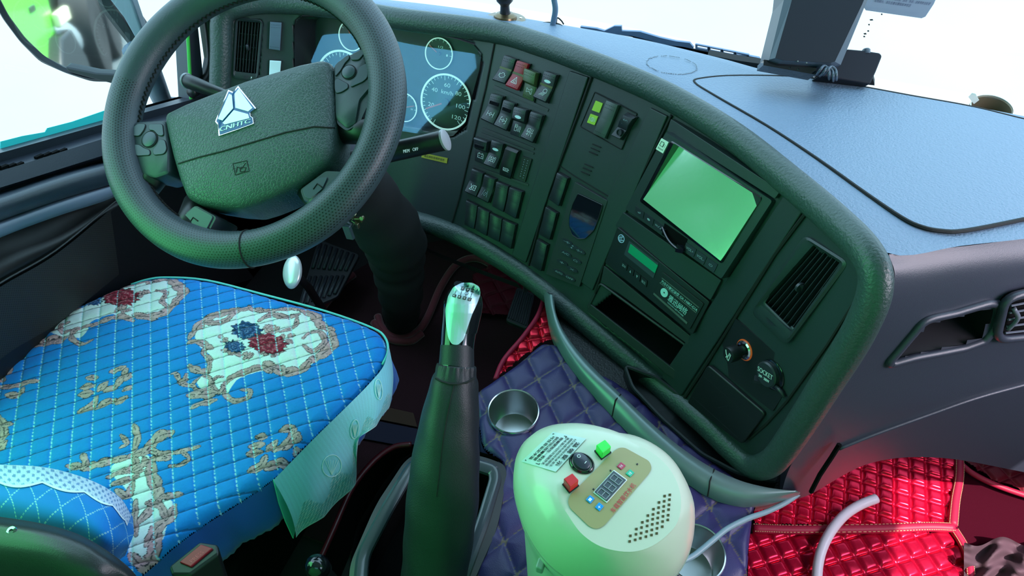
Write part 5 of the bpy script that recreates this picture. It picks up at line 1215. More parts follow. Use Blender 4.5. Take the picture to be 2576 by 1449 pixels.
# dotted speaker panel
sm = bpy.data.materials.new('speaker_mesh'); sm.use_nodes = True; nt = sm.node_tree; pb = nt.nodes['Principled BSDF']; pb.inputs['Roughness'].default_value = .5
tc = nt.nodes.new('ShaderNodeTexCoord'); mp_ = nt.nodes.new('ShaderNodeMapping'); mp_.inputs['Rotation'].default_value = (PI/4, 0, 0); nt.links.new(tc.outputs['Object'], mp_.inputs[0]); sx = nt.nodes.new('ShaderNodeSeparateXYZ'); nt.links.new(mp_.outputs[0], sx.inputs[0])
fy = M_('SUBTRACT', M_('FRACT', M_('MULTIPLY', sx.outputs[1], 260.0)), .5); fz = M_('SUBTRACT', M_('FRACT', M_('MULTIPLY', sx.outputs[2], 260.0)), .5)
hl = M_('LESS_THAN', M_('SQRT', M_('ADD', M_('MULTIPLY', fy, fy), M_('MULTIPLY', fz, fz))), .3)
mx = nt.nodes.new('ShaderNodeMix'); mx.data_type = 'RGBA'; mx.inputs[6].default_value = (.018, .017, .017, 1); mx.inputs[7].default_value = (.002, .002, .002, 1); nt.links.new(hl, mx.inputs[0]); nt.links.new(mx.outputs[2], pb.inputs['Base Color'])
dpart('speaker_grille', [[(-200, 850, -1.058), (0, 722, -1.058), (140, 640, -1.058), (278, 528, -1.058)], [(-200, 1100, -1.058), (0, 905, -1.058), (150, 810, -1.058), (300, 690, -1.058)]], sm)
b = MB(); b.tube(catmull([onX(x, y, -1.056) for x, y in [(-200, 840), (0, 712), (140, 630), (280, 515), (330, 475)]], 6), .0015, n=6); b.build('panel_line', mat('seam_grey', (.06, .06, .07), .5), dl, smooth=180)
for a_, c_ in (((-20, 425), (58, 412)), ((88, 396), (168, 376))):
    for k in range(4):
        x, y = lerp(a_[0], c_[0], (k+.5)/4), lerp(a_[1], c_[1], (k+.5)/4); b = MB(); b.box(onX(x, y, -1.078), (.006, .014, .004), Matrix.Rotation(-.22, 3, 'X')); b.build('defrost_slot', M_void, dl)
sl_ = rows3(DR)[1]; b = MB(); b.grid([[Vector((-1.145, p.y, p.z-.004)) for p in sl_], [Vector((-1.145, p.y, 0)) for p in sl_]]); b.box((-1.15, 1.45, .25), (.01, .9, .55)); b.build('door_foot', M_void, dl)
# window above the door, divider post and quarter window
b = MB(); s0, s1 = onX(-260, 440, -1.135), onX(570, 213, -1.135); b.grid([[s0, s1], [s0+Vector((0, 0, .75)), s1+Vector((0, -.1, .9))]])
w2 = b.build('window_2', gm); w2['kind'] = 'structure'; w2['label'] = "driver's side door glass"
b = MB(); fp = [onX(x, y, -1.128) for x, y in ((0, 374), (0, 356), (55, 342), (112, 332), (118, 322), (180, 306), (262, 278), (282, 281), (280, 296), (140, 335))]
b.prism(fp, Vector((0, 0, 0)), Vector((.001, 0, 0))); b.build('painted_glass_reflection', mat('reflection_aqua', srgb(60, 225, 225), .3, emit=None), w2)  # aqua reflection at the glass foot, painted as a thin flat piece
dv_ = [onX(x, y, -1.12) for x, y in ((458, 60), (468, 248), (505, 240), (488, 80))]
b = MB(); A1 = dv_[0]+(dv_[0]-dv_[1])*3; A2 = dv_[3]+(dv_[3]-dv_[2])*3
b.prism([A1, dv_[1], dv_[2], A2], Vector((-.02, 0, 0)), Vector((.012, 0, 0))); o = b.build('trim_1', mat('post_plastic', (.05, .055, .08), .4), bevel=.003); o['kind'] = 'structure'
b = MB(); b.tube([lerp(A1, dv_[1], t)+Vector((.013, .0, 0)) for t in (0, .5, 1)], .0035, n=6); b.build('painted_light_edge', mat('green_light_paint', srgb(70, 190, 80), .4), o)  # green light along the post edge, put in as a coloured strip
b = MB(); pts = [onX(x, y, -1.10) for x, y in ((480, -260), (505, -100), (520, 20), (530, 90), (534, 150), (525, 190), (505, 218), (480, 235))]
b.tube(catmull(pts, 6), .011, n=12); b.build('trim_2', M_blk, smooth=180)['kind'] = 'structure'
b = MB(); q = [onX(x, y, -1.105) for x, y in ((524, -200), (530, 60), (542, 150), (534, 200), (520, 225), (575, 330), (640, 300), (640, -220))]; b.prism(q, Vector((-.03, 0, 0)), Vector((0, 0, 0))); o = b.build('wall_left', mat('pillar_plastic', (.012, .013, .018), .5)); o['kind'] = 'structure'
b = MB(); q = [onX(x, y, -1.10) for x, y in ((517, 58), (533, 80), (540, 112), (528, 115), (522, 85))]; b.prism(q, Vector((0, 0, 0)), Vector((.003, 0, 0))); b.build('green_patch', mat('lime_patch', srgb(90, 200, 70), .5), o)  # small flat lime-coloured patch on the pillar

# ================================================================== engine cover console with quilted purple top
CZ = .36
cons = thing('engine_cover', (0, .45, .0), 'engine cover console wrapped in purple diamond-quilted leatherette', 'console')
co = [xy(x, y, CZ) for x, y in [(1194, 990), (1230, 958), (1300, 908), (1345, 872), (1368, 858), (1400, 862), (1440, 905), (1560, 960), (1760, 1120), (1900, 1240), (1902, 1275), (1890, 1350), (1886, 1449), (1890, 1700), (1160, 1700), (1185, 1449), (1225, 1330), (1248, 1220), (1262, 1165), (1252, 1150), (1215, 1120), (1203, 1060)]]
cw = [(v.x, v.y) for v in catmull([Vector((a, c, 0)) for a, c in co], 3, closed=True)]
stp = .0022; gx = np.arange(min(p[0] for p in cw)-.01, max(p[0] for p in cw)+.01, stp); gy = np.arange(min(p[1] for p in cw)-.01, max(p[1] for p in cw)+.01, stp)
X, Y = np.meshgrid(gx, gy); IN = inside(X, Y, cw); D, _ = segdist(X, Y, cw, True)
cup1 = onz(1292, 1037, CZ); cup2 = onz(1748, 1392, CZ); CRr = (onz(1357, 1037, CZ)-onz(1227, 1037, CZ)).length/2
for c in (cup1, cup2): IN &= np.hypot(X-c.x, Y-c.y) > CRr*.97
# diamonds: star points seen at (1225,1010),(1385,955)... fitted as two families
p0, p1, p2 = [Vector(xy(*q, CZ)) for q in ((1268, 1360), (1300, 1262), (1222, 1290))]
e1, e2 = p1-p0, p2-p0
e1 = Vector((.030, .046)); e2 = Vector((-.034, .040)); o0 = Vector(xy(1268, 1360, CZ))
det = e1.x*e2.y-e1.y*e2.x; fa = ((X-o0.x)*e2.y-(Y-o0.y)*e2.x)/det; fb = (-(X-o0.x)*e1.y+(Y-o0.y)*e1.x)/det
da = np.abs(fa-np.round(fa))*e1.length; db = np.abs(fb-np.round(fb))*e2.length; dm = np.minimum(da, db)
Z = CZ-.004+.005*(1-np.exp(-(dm/.008)**1.3)) - np.where(D < .014, .014-np.sqrt(np.clip(.014**2-(.014-D)**2, 0, None)), 0)
PUR = np.array((.030, .022, .105)); THc = np.array((.10, .075, .05)); C = np.empty(X.shape+(3,)); C[:] = PUR; C *= (1+.25*(vnoise(X, Y, 40, 3)-.5))[..., None]
st = (np.mod((X+Y*1.3)/.0046, 1) > .45); C[(dm < .0009) & st] = THc
cr_ = np.hypot(da, db); C[(cr_ < .007) & (np.minimum(np.abs(X-Y*0-o0.x) % .003, dm) < .0007)] = THc*1.2
idx = -np.ones(X.shape, int); idx[IN] = np.arange(IN.sum()); q = IN[:-1, :-1] & IN[1:, :-1] & IN[:-1, 1:] & IN[1:, 1:]; i, j = np.nonzero(q)
npmesh('quilted_top', np.stack([X[IN], Y[IN], Z[IN]], 1), np.stack([idx[i, j], idx[i, j+1], idx[i+1, j+1], idx[i+1, j]], 1), C[IN], attr_mat('purple_leatherette', .42, bump=.3, bscale=700, spec=.4), cons)
oc = [Vector((a, c, 0)) for a, c in cw]; b = MB(); b.rings([[p+Vector((0, 0, z)) for p in oc] for z in (CZ-.012, .30, .0)], cap=(False, False)); b.build('console_side', mat('purple_side', (.045, .03, .14), .5, bump=.3, bscale=400), cons, smooth=50)
def cup(c, lab):
    t = thing('cup_holder', (c.x, c.y, CZ-.07), lab, 'cup holder', 'steel cup holders in the console')
    c = Vector((c.x, c.y, CZ+.001))
    b = MB(); b.lathe([(0, -.062), (CRr*.80, -.062), (CRr*.86, -.058), (CRr*.93, -.002), (CRr*.94, .002)], c, n=56, cap=(False, False)); b.build('cup_well', M_steel, t, smooth=40)
    b = MB(); b.lathe([(CRr*.94, .001), (CRr*.95, .0035), (CRr*.99, .0042), (CRr*1.02, .0025), (CRr*1.02, -.003)], c, n=56, cap=(False, False)); b.build('rim', mat('rim_steel', (.75, .77, .8), .18, metal=1), t, smooth=50); return t
cup(cup1, 'empty steel cup holder sunk in purple quilted cover near the gear lever'); cup(cup2, 'empty steel cup holder behind the pale water dispenser beside the grey cable')

# ================================================================== gear lever and its frame
GZ = .37
gf = thing('gear_lever_surround', onz(1080, 1330, .20), 'rounded rectangular glossy black frame around the foot of the gear lever', 'frame')
fr = [(1036, 1172), (1078, 1150), (1200, 1168), (1243, 1182), (1246, 1206), (1215, 1310), (1163, 1449), (1120, 1560), (905, 1470), (912, 1395), (975, 1275)]
fp = roundpoly([onz(x, y, GZ) for x, y in fr], .014, 5)
prof_ = [(-.010, -.006), (-.0095, .001), (-.005, .005), (.004, .005), (.0095, .001), (.010, -.006)]
b = MB(); b.tube(fp, 0, closed=True, up=(0, 0, 1), prof=prof_); b.build('rim', mat('frame_gloss', (.045, .055, .07), .22, coat=.4), gf, smooth=40)
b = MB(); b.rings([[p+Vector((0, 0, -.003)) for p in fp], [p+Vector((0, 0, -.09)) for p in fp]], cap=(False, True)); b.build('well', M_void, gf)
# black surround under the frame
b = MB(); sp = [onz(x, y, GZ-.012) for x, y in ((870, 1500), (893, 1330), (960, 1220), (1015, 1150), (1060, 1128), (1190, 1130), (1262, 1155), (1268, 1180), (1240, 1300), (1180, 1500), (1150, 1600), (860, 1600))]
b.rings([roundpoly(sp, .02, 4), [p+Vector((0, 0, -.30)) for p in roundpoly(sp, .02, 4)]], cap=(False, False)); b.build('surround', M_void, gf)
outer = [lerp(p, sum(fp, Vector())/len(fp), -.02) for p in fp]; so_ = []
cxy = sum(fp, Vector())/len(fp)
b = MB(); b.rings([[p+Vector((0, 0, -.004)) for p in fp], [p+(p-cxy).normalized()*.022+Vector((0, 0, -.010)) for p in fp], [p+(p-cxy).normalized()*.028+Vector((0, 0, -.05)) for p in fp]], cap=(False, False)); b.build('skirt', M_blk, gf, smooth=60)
gl_ = thing('gear_lever', onz(1090, 1400, .28), 'tall gear lever with silver gear-pattern plate on the knob and a black leather boot', 'gear lever')
gk = [(1158, 735, 32, .965), (1160, 755, 44, .966), (1160, 790, 46, .968), (1155, 830, 44, .969), (1151, 870, 42, .968), (1149, 905, 43.5, .966), (1148, 925, 45, .965)]
def stack(S_, n=32, sy=1.0):
    cs = [at(x, y, d) for x, y, r, d in S_]; rs = []
    for i_, (x, y, r, d) in enumerate(S_):
        t = (cs[min(i_+1, len(cs)-1)]-cs[max(i_-1, 0)]).normalized(); u = CR-t*CR.dot(t); u.normalize(); w = t.cross(u); R_m = r*d/FOC
        rs.append([cs[i_]+(u*math.cos(2*PI*k/n)+w*math.sin(2*PI*k/n)*sy)*R_m for k in range(n)])
    return rs
def densS(S_, k=4): return [tuple(v) for v in [(p.x, p.y, p.z, q) for p, q in zip(catmull([Vector(s[:3]) for s in S_], k), [v.x for v in catmull([Vector((s[3], 0, 0)) for s in S_], k)])]]
b = MB(); rs = stack(densS(gk)); hd = at(1172, 722, .963); rs.insert(0, [lerp(hd, p, .9)+Vector((0, 0, .004)) for p in stack([(1166, 730, 30, .962), (1160, 740, 36, .965)])[0]]); b.rings(rs)
hb2 = MB(); c = at(1166, 762, .966); ax_ = (at(1158, 735, .965)-at(1151, 870, .968)).normalized()
b.lathe([(.001, .024), (.012, .0225), (.020, .017), (.0245, .009), (.0265, .0), (.026, -.012), (.023, -.028), (.021, -.04)], c, ax_, 32, cap=(False, False)); kmb = b
kn_ = b.build('knob', M_gloss, gl_, smooth=60)
KH = hitter(bvh_of(kmb), lambda x, y: at(x, y, .945))
plate = [(1127, 745), (1140, 722), (1162, 711), (1188, 711), (1206, 721), (1209, 740), (1200, 765), (1188, 790), (1176, 825), (1166, 855), (1152, 868), (1136, 866), (1127, 848), (1122, 815), (1120, 780)]
b = MB(); film(b, KH, pround(plate, 6, 3), h=.0015, ns=16, k=4, cen=(1160, 775)); b.build('silver_plate', mat('satin_silver', (.50, .66, .74), .38, metal=.45), kn_, smooth=180)
P = Patch([KH(x, y, .0024) for x, y in ((1146, 712), (1205, 722), (1190, 762), (1134, 748))]); b = MB()
for k, s in enumerate(('1', '3', '5')): a = .36+k*.22; P.plate(b, 0, .0002, a0=a-.06, a1=a+.08, b0=.18, b1=.38); 
for k, s in enumerate(('R', '2', '4', '6')): a = .1+k*.23; P.plate(b, 0, .0002, a0=a-.05, a1=a+.09, b0=.74, b1=.94)
P.stroke(b, [(.12, .72), (.12, .5), (.82, .5), (.82, .4)], .0005); P.stroke(b, [(.37, .4), (.37, .72)], .0005); P.stroke(b, [(.6, .4), (.6, .72)], .0005); P.stroke(b, P.arc(.6, .52, .07, .1, 0, 2*PI), .0005); P.stroke(b, [(.82, .5), (.82, .72)], .0005)
reproj(b, KH, .0024); b.build('gear_pattern', M_blk, kn_)
b = MB()
for k, s in enumerate(('7', '9', '11')): a = .37+k*.22; text_on(P, b, s, a-.035, .22, a+.035, .34, h=.0005)
for k, s in enumerate(('R', '8', '10', '12')): a = .12+k*.23; text_on(P, b, s, a-.035, .78, a+.035, .9, h=.0005)
reproj(b, KH, .0030); b.build('gear_numbers', M_white, kn_)
b = MB(); b.rings(stack(densS([(1150, 868, 42, .9675), (1149, 905, 44, .966), (1148, 930, 45.5, .965)], 3))); b.build('grip_sleeve', M_leather, gl_, smooth=60)
bs = [(1148, 918, 48, .966), (1146, 940, 52, .966), (1143, 965, 60, .967), (1136, 1030, 70, .970), (1128, 1100, 79, .974), (1121, 1180, 87, .980), (1113, 1260, 90, .988), (1103, 1340, 88, .998), (1095, 1420, 84, 1.01), (1085, 1500, 80, 1.03)]
rs = stack(densS(bs, 5), n=64)
for i_, r in enumerate(rs):
    c = sum(r, Vector())/len(r)
    f = max(0, 1-i_/9)
    for k in range(len(r)): r[k] = c+(r[k]-c)*(1+.045*f*math.sin(k*PI*2/64*18)+.02*math.sin(k*.5+i_*.22)+.012*math.sin(i_*.9+k*.2))
b = MB(); b.rings(rs); bm_ = b; b.build('leather_boot', M_leather, gl_, smooth=180)
BH = hitter(bvh_of(bm_), lambda x, y: at(x, y, .95)); b = MB(); b.tube([BH(x, y, .0006) for x, y in [(1142, 968), (1132, 1010), (1122, 1060), (1114, 1110), (1108, 1160), (1103, 1210), (1098, 1250)]], .0009, n=6); b.build('boot_seam', M_seam, gl_)
b = MB(); b.tube([BH(x, y, .001) for x, y in [(1096, 952), (1110, 960), (1130, 966), (1150, 967), (1175, 962), (1192, 952)]], .0016, n=6); b.build('gather_cord', M_seam, gl_)

# ================================================================== water dispenser
dz = thing('water_dispenser', onz(1530, 1340, CZ)+Vector((0, 0, 0)), 'pale cream water dispenser head with gold control panel, red and green buttons and black switch', 'water dispenser')
ou_ = [(1293, 1210), (1297, 1155), (1318, 1112), (1352, 1088), (1400, 1077), (1460, 1083), (1510, 1100), (1570, 1105), (1630, 1126), (1680, 1160), (1718, 1210), (1745, 1275), (1747, 1330), (1735, 1385), (1700, 1440), (1640, 1475), (1560, 1485), (1480, 1465), (1410, 1430), (1362, 1385), (1325, 1325), (1303, 1265)]
in_ = [(1420, 1200), (1440, 1150), (1468, 1122), (1495, 1112), (1530, 1107), (1570, 1110), (1612, 1124), (1650, 1146), (1685, 1181), (1707, 1225), (1713, 1270), (1705, 1312), (1680, 1345), (1640, 1374), (1595, 1388), (1545, 1385), (1500, 1370), (1460, 1340), (1430, 1298), (1408, 1262), (1402, 1235), (1405, 1215)]
O = catmull([onz(x, y, .69) for x, y in ou_], 4, closed=True); I = catmull([onz(x, y, .745) for x, y in in_], 4, closed=True)
cO = onz(1530, 1290, .69); 
def down(P, s, z): return [Vector((cO.x+(p.x-cO.x)*s, cO.y+(p.y-cO.y)*s, z)) for p in P]
top_c = sum(I, Vector())/len(I)
rs = [down(O, .84, CZ+.002), down(O, .86, .45), down(O, .90, .60), down(O, .93, .640), down(O, .985, .655), [p+Vector((0, 0, -.014)) for p in O], O]
for t, dzv in ((.12, .35), (.3, .62), (.55, .86), (.85, .98), (.97, 1.0)): rs.append([Vector((lerp(a.x, c.x, t), lerp(a.y, c.y, t), lerp(.69, .745, dzv))) for a, c in zip(O, I)])
rs.append([p+Vector((0, 0, .0005)) for p in I])
for t in (.08, .3, .6, .95): rs.append([lerp(p, top_c, t)+Vector((0, 0, .0005+.002*t)) for p in I])
b = MB(); b.rings(rs); dmb = b
M_cream = mat('cream_plastic', (.54, .58, .46), .28, coat=.2)
b.build('body', M_cream, dz, smooth=32)
DH = hitter(bvh_of(dmb), lambda x, y: onz(x, y, .7))
b = MB(); b.tube([Vector((p.x, p.y, .676)) + (p-cO).normalized()*.0005*0 for p in O], .0010, n=6, closed=True); b.build('shell_joint', mat('joint_grey', (.25, .3, .24), .6), dz)  # thin darker line around the body joint
# instruction label
lab = [(1391, 1086), (1475, 1103), (1398, 1187), (1311, 1161)]
b = MB(); film(b, DH, lab, h=.0012, ns=14, k=12); lo = b.build('instruction_label', mat('label_white', (.50, .62, .60), .4), dz, smooth=180)
P = Patch([DH(x, y, .0020) for x, y in ((1475, 1103), (1398, 1187), (1311, 1161), (1391, 1086))])
b = MB(); P.stroke(b, [(.06, .52), (.94, .52), (.94, .93), (.06, .93)], .0007, closed=True)
text_on(P, b, '温 馨 提 示', .15, .04, .85, .16, h=.0003, bold=.006)
for k, s in enumerate(('(方形)常按住红色水龙头', '(圆形)需先按住红色按钮', '热水通方可打开加热开关')): text_on(P, b, s, .08, .20+.105*k, .92, .28+.105*k, h=.0003, bold=.002)
for k, s in enumerate(('限■键按住一秒后', '屏闪后按■■键', '可任意设定水温')): text_on(P, b, s, .12, .56+.12*k, .88, .65+.12*k, h=.0003, bold=.003)
reproj(b, DH, .0019); b.build('label_lettering', mat('ink', (.02, .03, .03), .6), lo)
# gold control panel
gp = [(1572, 1126), (1634, 1160), (1640, 1178), (1632, 1192), (1520, 1322), (1502, 1331), (1484, 1326), (1434, 1278), (1428, 1262), (1434, 1246), (1546, 1133), (1558, 1126)]
b = MB(); film(b, DH, pround(gp, 10, 3), h=.0009, ns=5, k=2); go = b.build('control_panel', mat('gold_panel', (.33, .29, .13), .35), dz, smooth=180)
TP_ = lambda x, y, h=.0: DH(x, y, .0012+h)
UPZ = Vector((0, 0, 1))
def tile(px, h0, h1, name, m, par, bev=.0004):
    b = MB(); P = [onP(x, y, DH(x, y, .0009), UPZ) for x, y in px]; b.prism(P, UPZ*h0, UPZ*h1); return b.build(name, m, par, bevel=bev)
dsp = [(1544, 1183), (1578, 1208), (1526, 1266), (1492, 1240)]
tile(dsp, 0, .0012, 'display_frame', M_white, go); 
do = tile(shrink(dsp, .93), .0008, .0018, 'display_window', mat('display_grey', (.05, .07, .09), .3), go)
P = Patch([onP(x, y, DH(x, y)+UPZ*.0028, UPZ) for x, y in (dsp[3], dsp[0], dsp[1], dsp[2])]); b = MB()
for k in range(3):
    a = .08+k*.31
    for s in ([(0, 0), (.2, 0)], [(0, 0), (0, .5)], [(.2, 0), (.2, .5)], [(0, .5), (.2, .5)], [(0, .5), (0, 1)], [(.2, .5), (.2, 1)], [(0, 1), (.2, 1)]):
        P.stroke(b, [(a+x, .16+y*.66) for x, y in s], .0009)
b.build('seven_segment_digits', mat('segment_grey', (.22, .26, .28), .4), do)
for q, m, s in (([(1562, 1163), (1574, 1172), (1563, 1183), (1551, 1174)], mat('tile_crimson', (.45, .02, .08), .3), '开关'), ([(1585, 1181), (1596, 1190), (1585, 1201), (1573, 1192)], mat('tile_green', (.0, .42, .26), .3), '设置'), ([(1484, 1246), (1496, 1255), (1485, 1268), (1473, 1258)], mat('tile_blue', (.0, .28, .72), .3), '-'), ([(1507, 1264), (1519, 1274), (1508, 1287), (1496, 1277)], mat('tile_blue', (.0, .28, .72), .3), '+')):
    t_ = tile(q, 0, .0010, 'touch_button', m, go); P = Patch([onP(x, y, DH(x, y)+UPZ*.0020, UPZ) for x, y in (q[3], q[0], q[1], q[2])]); b = MB(); text_on(P, b, s, .25, .25, .75, .75, h=.0002); b.build('legend', M_white, t_)
P = Patch([onP(x, y, DH(x, y)+UPZ*.0012, UPZ) for x, y in ((1532, 1284), (1588, 1214), (1602, 1222), (1546, 1292))]); b = MB(); text_on(P, b, '车载智能饮水机', .0, .05, 1, .95, h=.0002, shear=.2); b.build('red_lettering', mat('red_ink', (.55, .02, .05), .4), go)
for x, y in ((1536, 1184), (1493, 1231), (1603, 1168)): tile([(x-3, y), (x, y-3), (x+3, y), (x, y+3)], 0, .0006, 'indicator_dot', M_blk, go)
# push buttons
for cen, c, nm in (((1435, 1226), (.62, .015, .02), 'red'), ((1516, 1142), (.03, .72, .08), 'green')):
    x, y = cen; dd_ = [(x-21, y-8), (x-3, y+15), (x+22, y-4), (x+4, y-24)]
    q = [onz(a, c_, DH(x, y).z+.001) for a, c_ in dd_]; b = MB(); b.prism(q, UPZ*-.004, UPZ*.0006); b.build('button_well', M_seam, dz)
    q2 = [lerp(p, sum(q, Vector())/4, .12) for p in q]; b = MB(); b.prism(q2, UPZ*-.002, UPZ*.012); b.build('push_button', mat('button_'+nm, c, .3), dz, bevel=.0008)
    dz.children[-1]['label'] = nm+' square push button'
# black rocker switch with O and I
cs = DH(1463, 1166); cs = Vector(cs); ux_ = (onz(1484, 1180, cs.z)-onz(1442, 1152, cs.z)).normalized()
b = MB(); b.lathe([(.0, -.002), (.0132, -.002), (.0132, .0015), (.0115, .003), (.0105, .002)], cs, UPZ, 32, sx=1.05, sy=.85, ref=ux_, cap=(False, False)); sw_ = b.build('power_switch', M_gloss, dz, smooth=50)
b = MB(); vy = UPZ.cross(ux_); n = 24
rs = [[cs+ux_*(.0098*math.cos(t)*s)+vy*(.0075*math.sin(t)*s)+UPZ*(h+.0028*math.cos(t)*-s) for t in [2*PI*k/n for k in range(n)]] for s, h in ((1, 0), (.98, .0055), (.85, .0062), (.01, .0060))]
b.rings(rs); b.build('switch_key', mat('switch_slate', (.03, .04, .06), .28), sw_, smooth=50)
P = Patch([cs+UPZ*.0085+ux_*a+vy*c for a, c in ((-.008, .006), (.008, .006), (.008, -.006), (-.008, -.006))]); P.N = UPZ; b = MB(); P.stroke(b, P.arc(.25, .5, .1, .14, 0, 2*PI), .0005, h=.0022); P.stroke(b, [(.78, .4), (.78, .62)], .0006, h=-.0010); b.build('legend', M_white, sw_)
# vent holes
hm = mat('hole_brown', (.06, .05, .01), .8); rows_h = [(1584, 1243+120), ]
b = MB()
HO = []
cols_h = [(1685, 1245, 6), (1672, 1248, 7), (1658, 1264, 7), (1645, 1281, 7), (1630, 1297, 7)]
import itertools
for ln in ([(1685, 1245), (1684, 1257), (1683, 1270), (1682, 1282), (1681, 1296), (1680, 1308)], [(1672, 1248), (1671, 1261), (1670, 1274), (1669, 1286), (1668, 1299), (1667, 1312), (1666, 1325)], [(1658, 1264), (1657, 1277), (1656, 1290), (1655, 1303), (1654, 1316), (1653, 1329), (1652, 1342)],
           [(1644, 1281), (1643, 1294), (1642, 1306), (1641, 1319), (1640, 1333), (1639, 1346)], [(1630, 1297), (1629, 1310), (1628, 1323), (1627, 1337), (1625, 1350)], [(1616, 1314), (1614, 1327), (1613, 1341), (1611, 1354)], [(1601, 1331), (1600, 1344), (1598, 1358)], [(1586, 1348), (1584, 1362)]):
    HO += ln
for x, y in HO:
    b = MB(); q = [onP(a, c_, DH(x, y), UPZ) for a, c_ in ((x-3.2, y-2.6), (x+3.2, y-3), (x+3, y+2.8), (x-3.4, y+3))]; b.prism(q, UPZ*-.0, UPZ*.0005); b.build('vent_hole', hm, dz)
b = MB(); q = down(O, .93, 0)
b = MB(); b.box(DH(1366, 1420)+Vector((-.002, -.002, -.0)), (.008, .012, .014)); b.build('latch', mat('latch_grey', (.3, .35, .33), .4), dz, bevel=.002)

# ================================================================== grey cable and clear tube
cb = [(1700, 1420, .40), (1745, 1398, .395), (1790, 1362, .39), (1830, 1330, .385), (1880, 1305, .375), (1930, 1287, .36), (1980, 1262, .35), (2030, 1225, .34), (2070, 1190, .32)]
b = MB(); b.tube(catmull([onz(*c) for c in cb], 8), .0042, n=12); tag(b.build('power_cable', mat('cable_grey', (.22, .30, .36), .4), smooth=180), 'grey power cable running from behind the water dispenser to under the dashboard', 'cable')
tb = [(2052, 1600, .055), (2054, 1470, .055), (2062, 1400, .06), (2085, 1345, .065), (2120, 1300, .065), (2160, 1272, .065), (2204, 1254, .065)]
P = catmull([onz(*c) for c in tb], 10); b = MB(); b.tube(P, .0095, n=16, cap=False); to = b.build('plastic_tube', mat('milky_tube', (.85, .74, .88), .35, trans=.12, coat=.3), smooth=180, solid=-.0018); tag(to, 'curved milky white plastic tube lying on the red quilted floor mat', 'tube')
# ================================================================== tray below the centre stack
tro = [(1368, 735), (1372, 775), (1385, 830), (1415, 895), (1462, 960), (1540, 1047), (1620, 1128), (1700, 1195), (1780, 1248), (1850, 1273), (1910, 1272), (1970, 1258), (2012, 1243)]
trh = [(1381, 740), (1386, 775), (1401, 830), (1430, 884), (1474, 940), (1548, 1008), (1628, 1088), (1708, 1160), (1785, 1212), (1852, 1240), (1910, 1246), (1965, 1243), (2010, 1238)]
tri = [(1392, 745), (1398, 785), (1415, 828), (1450, 878), (1500, 932), (1562, 992), (1645, 1070), (1726, 1135), (1797, 1180), (1860, 1208), (1910, 1222), (1955, 1230), (1995, 1234)]
tray = thing('storage_tray', onz(1600, 1000, .28), 'long curved silver-green rimmed storage tray jutting out under the centre stack', 'tray')
TZ = .385
O_ = catmull([onz(x, y, .362) for x, y in tro], 8); H_ = catmull([onz(x, y, TZ) for x, y in trh], 8); I_ = catmull([onz(x, y, TZ+.002) for x, y in tri], 8)
M_tray = mat('tray_silver', (.15, .21, .22), .32, metal=.25)
rows_ = [[p+Vector((0, .015, -.05)) for p in O_], O_, [lerp(a_, c_, .5)+Vector((0, -.0, .004)) for a_, c_ in zip(O_, H_)], H_, [lerp(a_, c_, .5)+Vector((0, 0, .002)) for a_, c_ in zip(H_, I_)], I_, [p+Vector((0, .004, -.01)) for p in I_]]
b = MB(); b.grid(rows_); b.build('rim', M_tray, tray, smooth=180)
b = MB(); bk_ = [p+Vector((0, .012, -.055)) for p in I_]
b.grid([[p+Vector((0, .004, -.01)) for p in I_], bk_, [p+Vector((.03, .10, 0)) for p in bk_], [p+Vector((.06, .22, 0)) for p in bk_]]); b.build('tray_floor', mat('tray_inside', (.010, .014, .016), .5, bump=.5, bscale=300), tray, smooth=40)
for i_ in (40, 64):
    b = MB(); b.tube([O_[i_], lerp(O_[i_], H_[i_], .5)+Vector((0, 0, .004)), H_[i_]+Vector((0, 0, .001)), I_[i_]], .0013, n=6); b.build('joint', M_seam, tray)
# drawer box inside the right part
b = MB(); q = [onz(x, y, .352) for x, y in ((1590, 985), (1660, 1060), (1760, 1150), (1850, 1198), (1950, 1222), (1930, 1180), (1800, 1080), (1650, 960), (1570, 930))]
b.rings([[p+Vector((0, 0, .012)) for p in q[:]], [p+Vector((0, .0, -.02)) for p in q]], cap=(False, True)); b.tube(roundpoly([p+Vector((0, 0, .012)) for p in q], .01, 3), .0035, n=6, closed=True); b.build('drawer_box', mat('drawer_dark', (.012, .018, .020), .4), tray, smooth=40)
# panel under the dashboard, left of the tray
b = MB(); r0 = catmull([S(x, y, .004) for x, y in ((700, 470), (900, 525), (1040, 560), (1130, 592), (1210, 628), (1330, 708), (1420, 780), (1500, 845), (1700, 1010), (1850, 1150))], 6)
b.grid([r0, [p+Vector((.0, .03, -.035)) for p in r0], [p+Vector((.02, .10, -.05)) for p in r0]]); b.build('under_panel', mat('under_blue', (.02, .03, .045), .45), dash, smooth=60)
b = MB(); q = catmull([S(x, y, -.02) for x, y in ((1045, 610), (1110, 640), (1200, 675), (1300, 712))], 6); b.grid([q, [p+Vector((0, .03, -.05)) for p in q]]); b.build('knee_bar', mat('under_blue', (.02, .03, .045), .45), dash, smooth=60)
# dark gap between centre stack and passenger panel
b = MB(); b.tube([pface(x, y, .035) for x, y in ((2112, 1118), (2092, 1150), (2062, 1195), (2040, 1238))], .0035, n=6); b.build('panel_gap', M_void, dash)

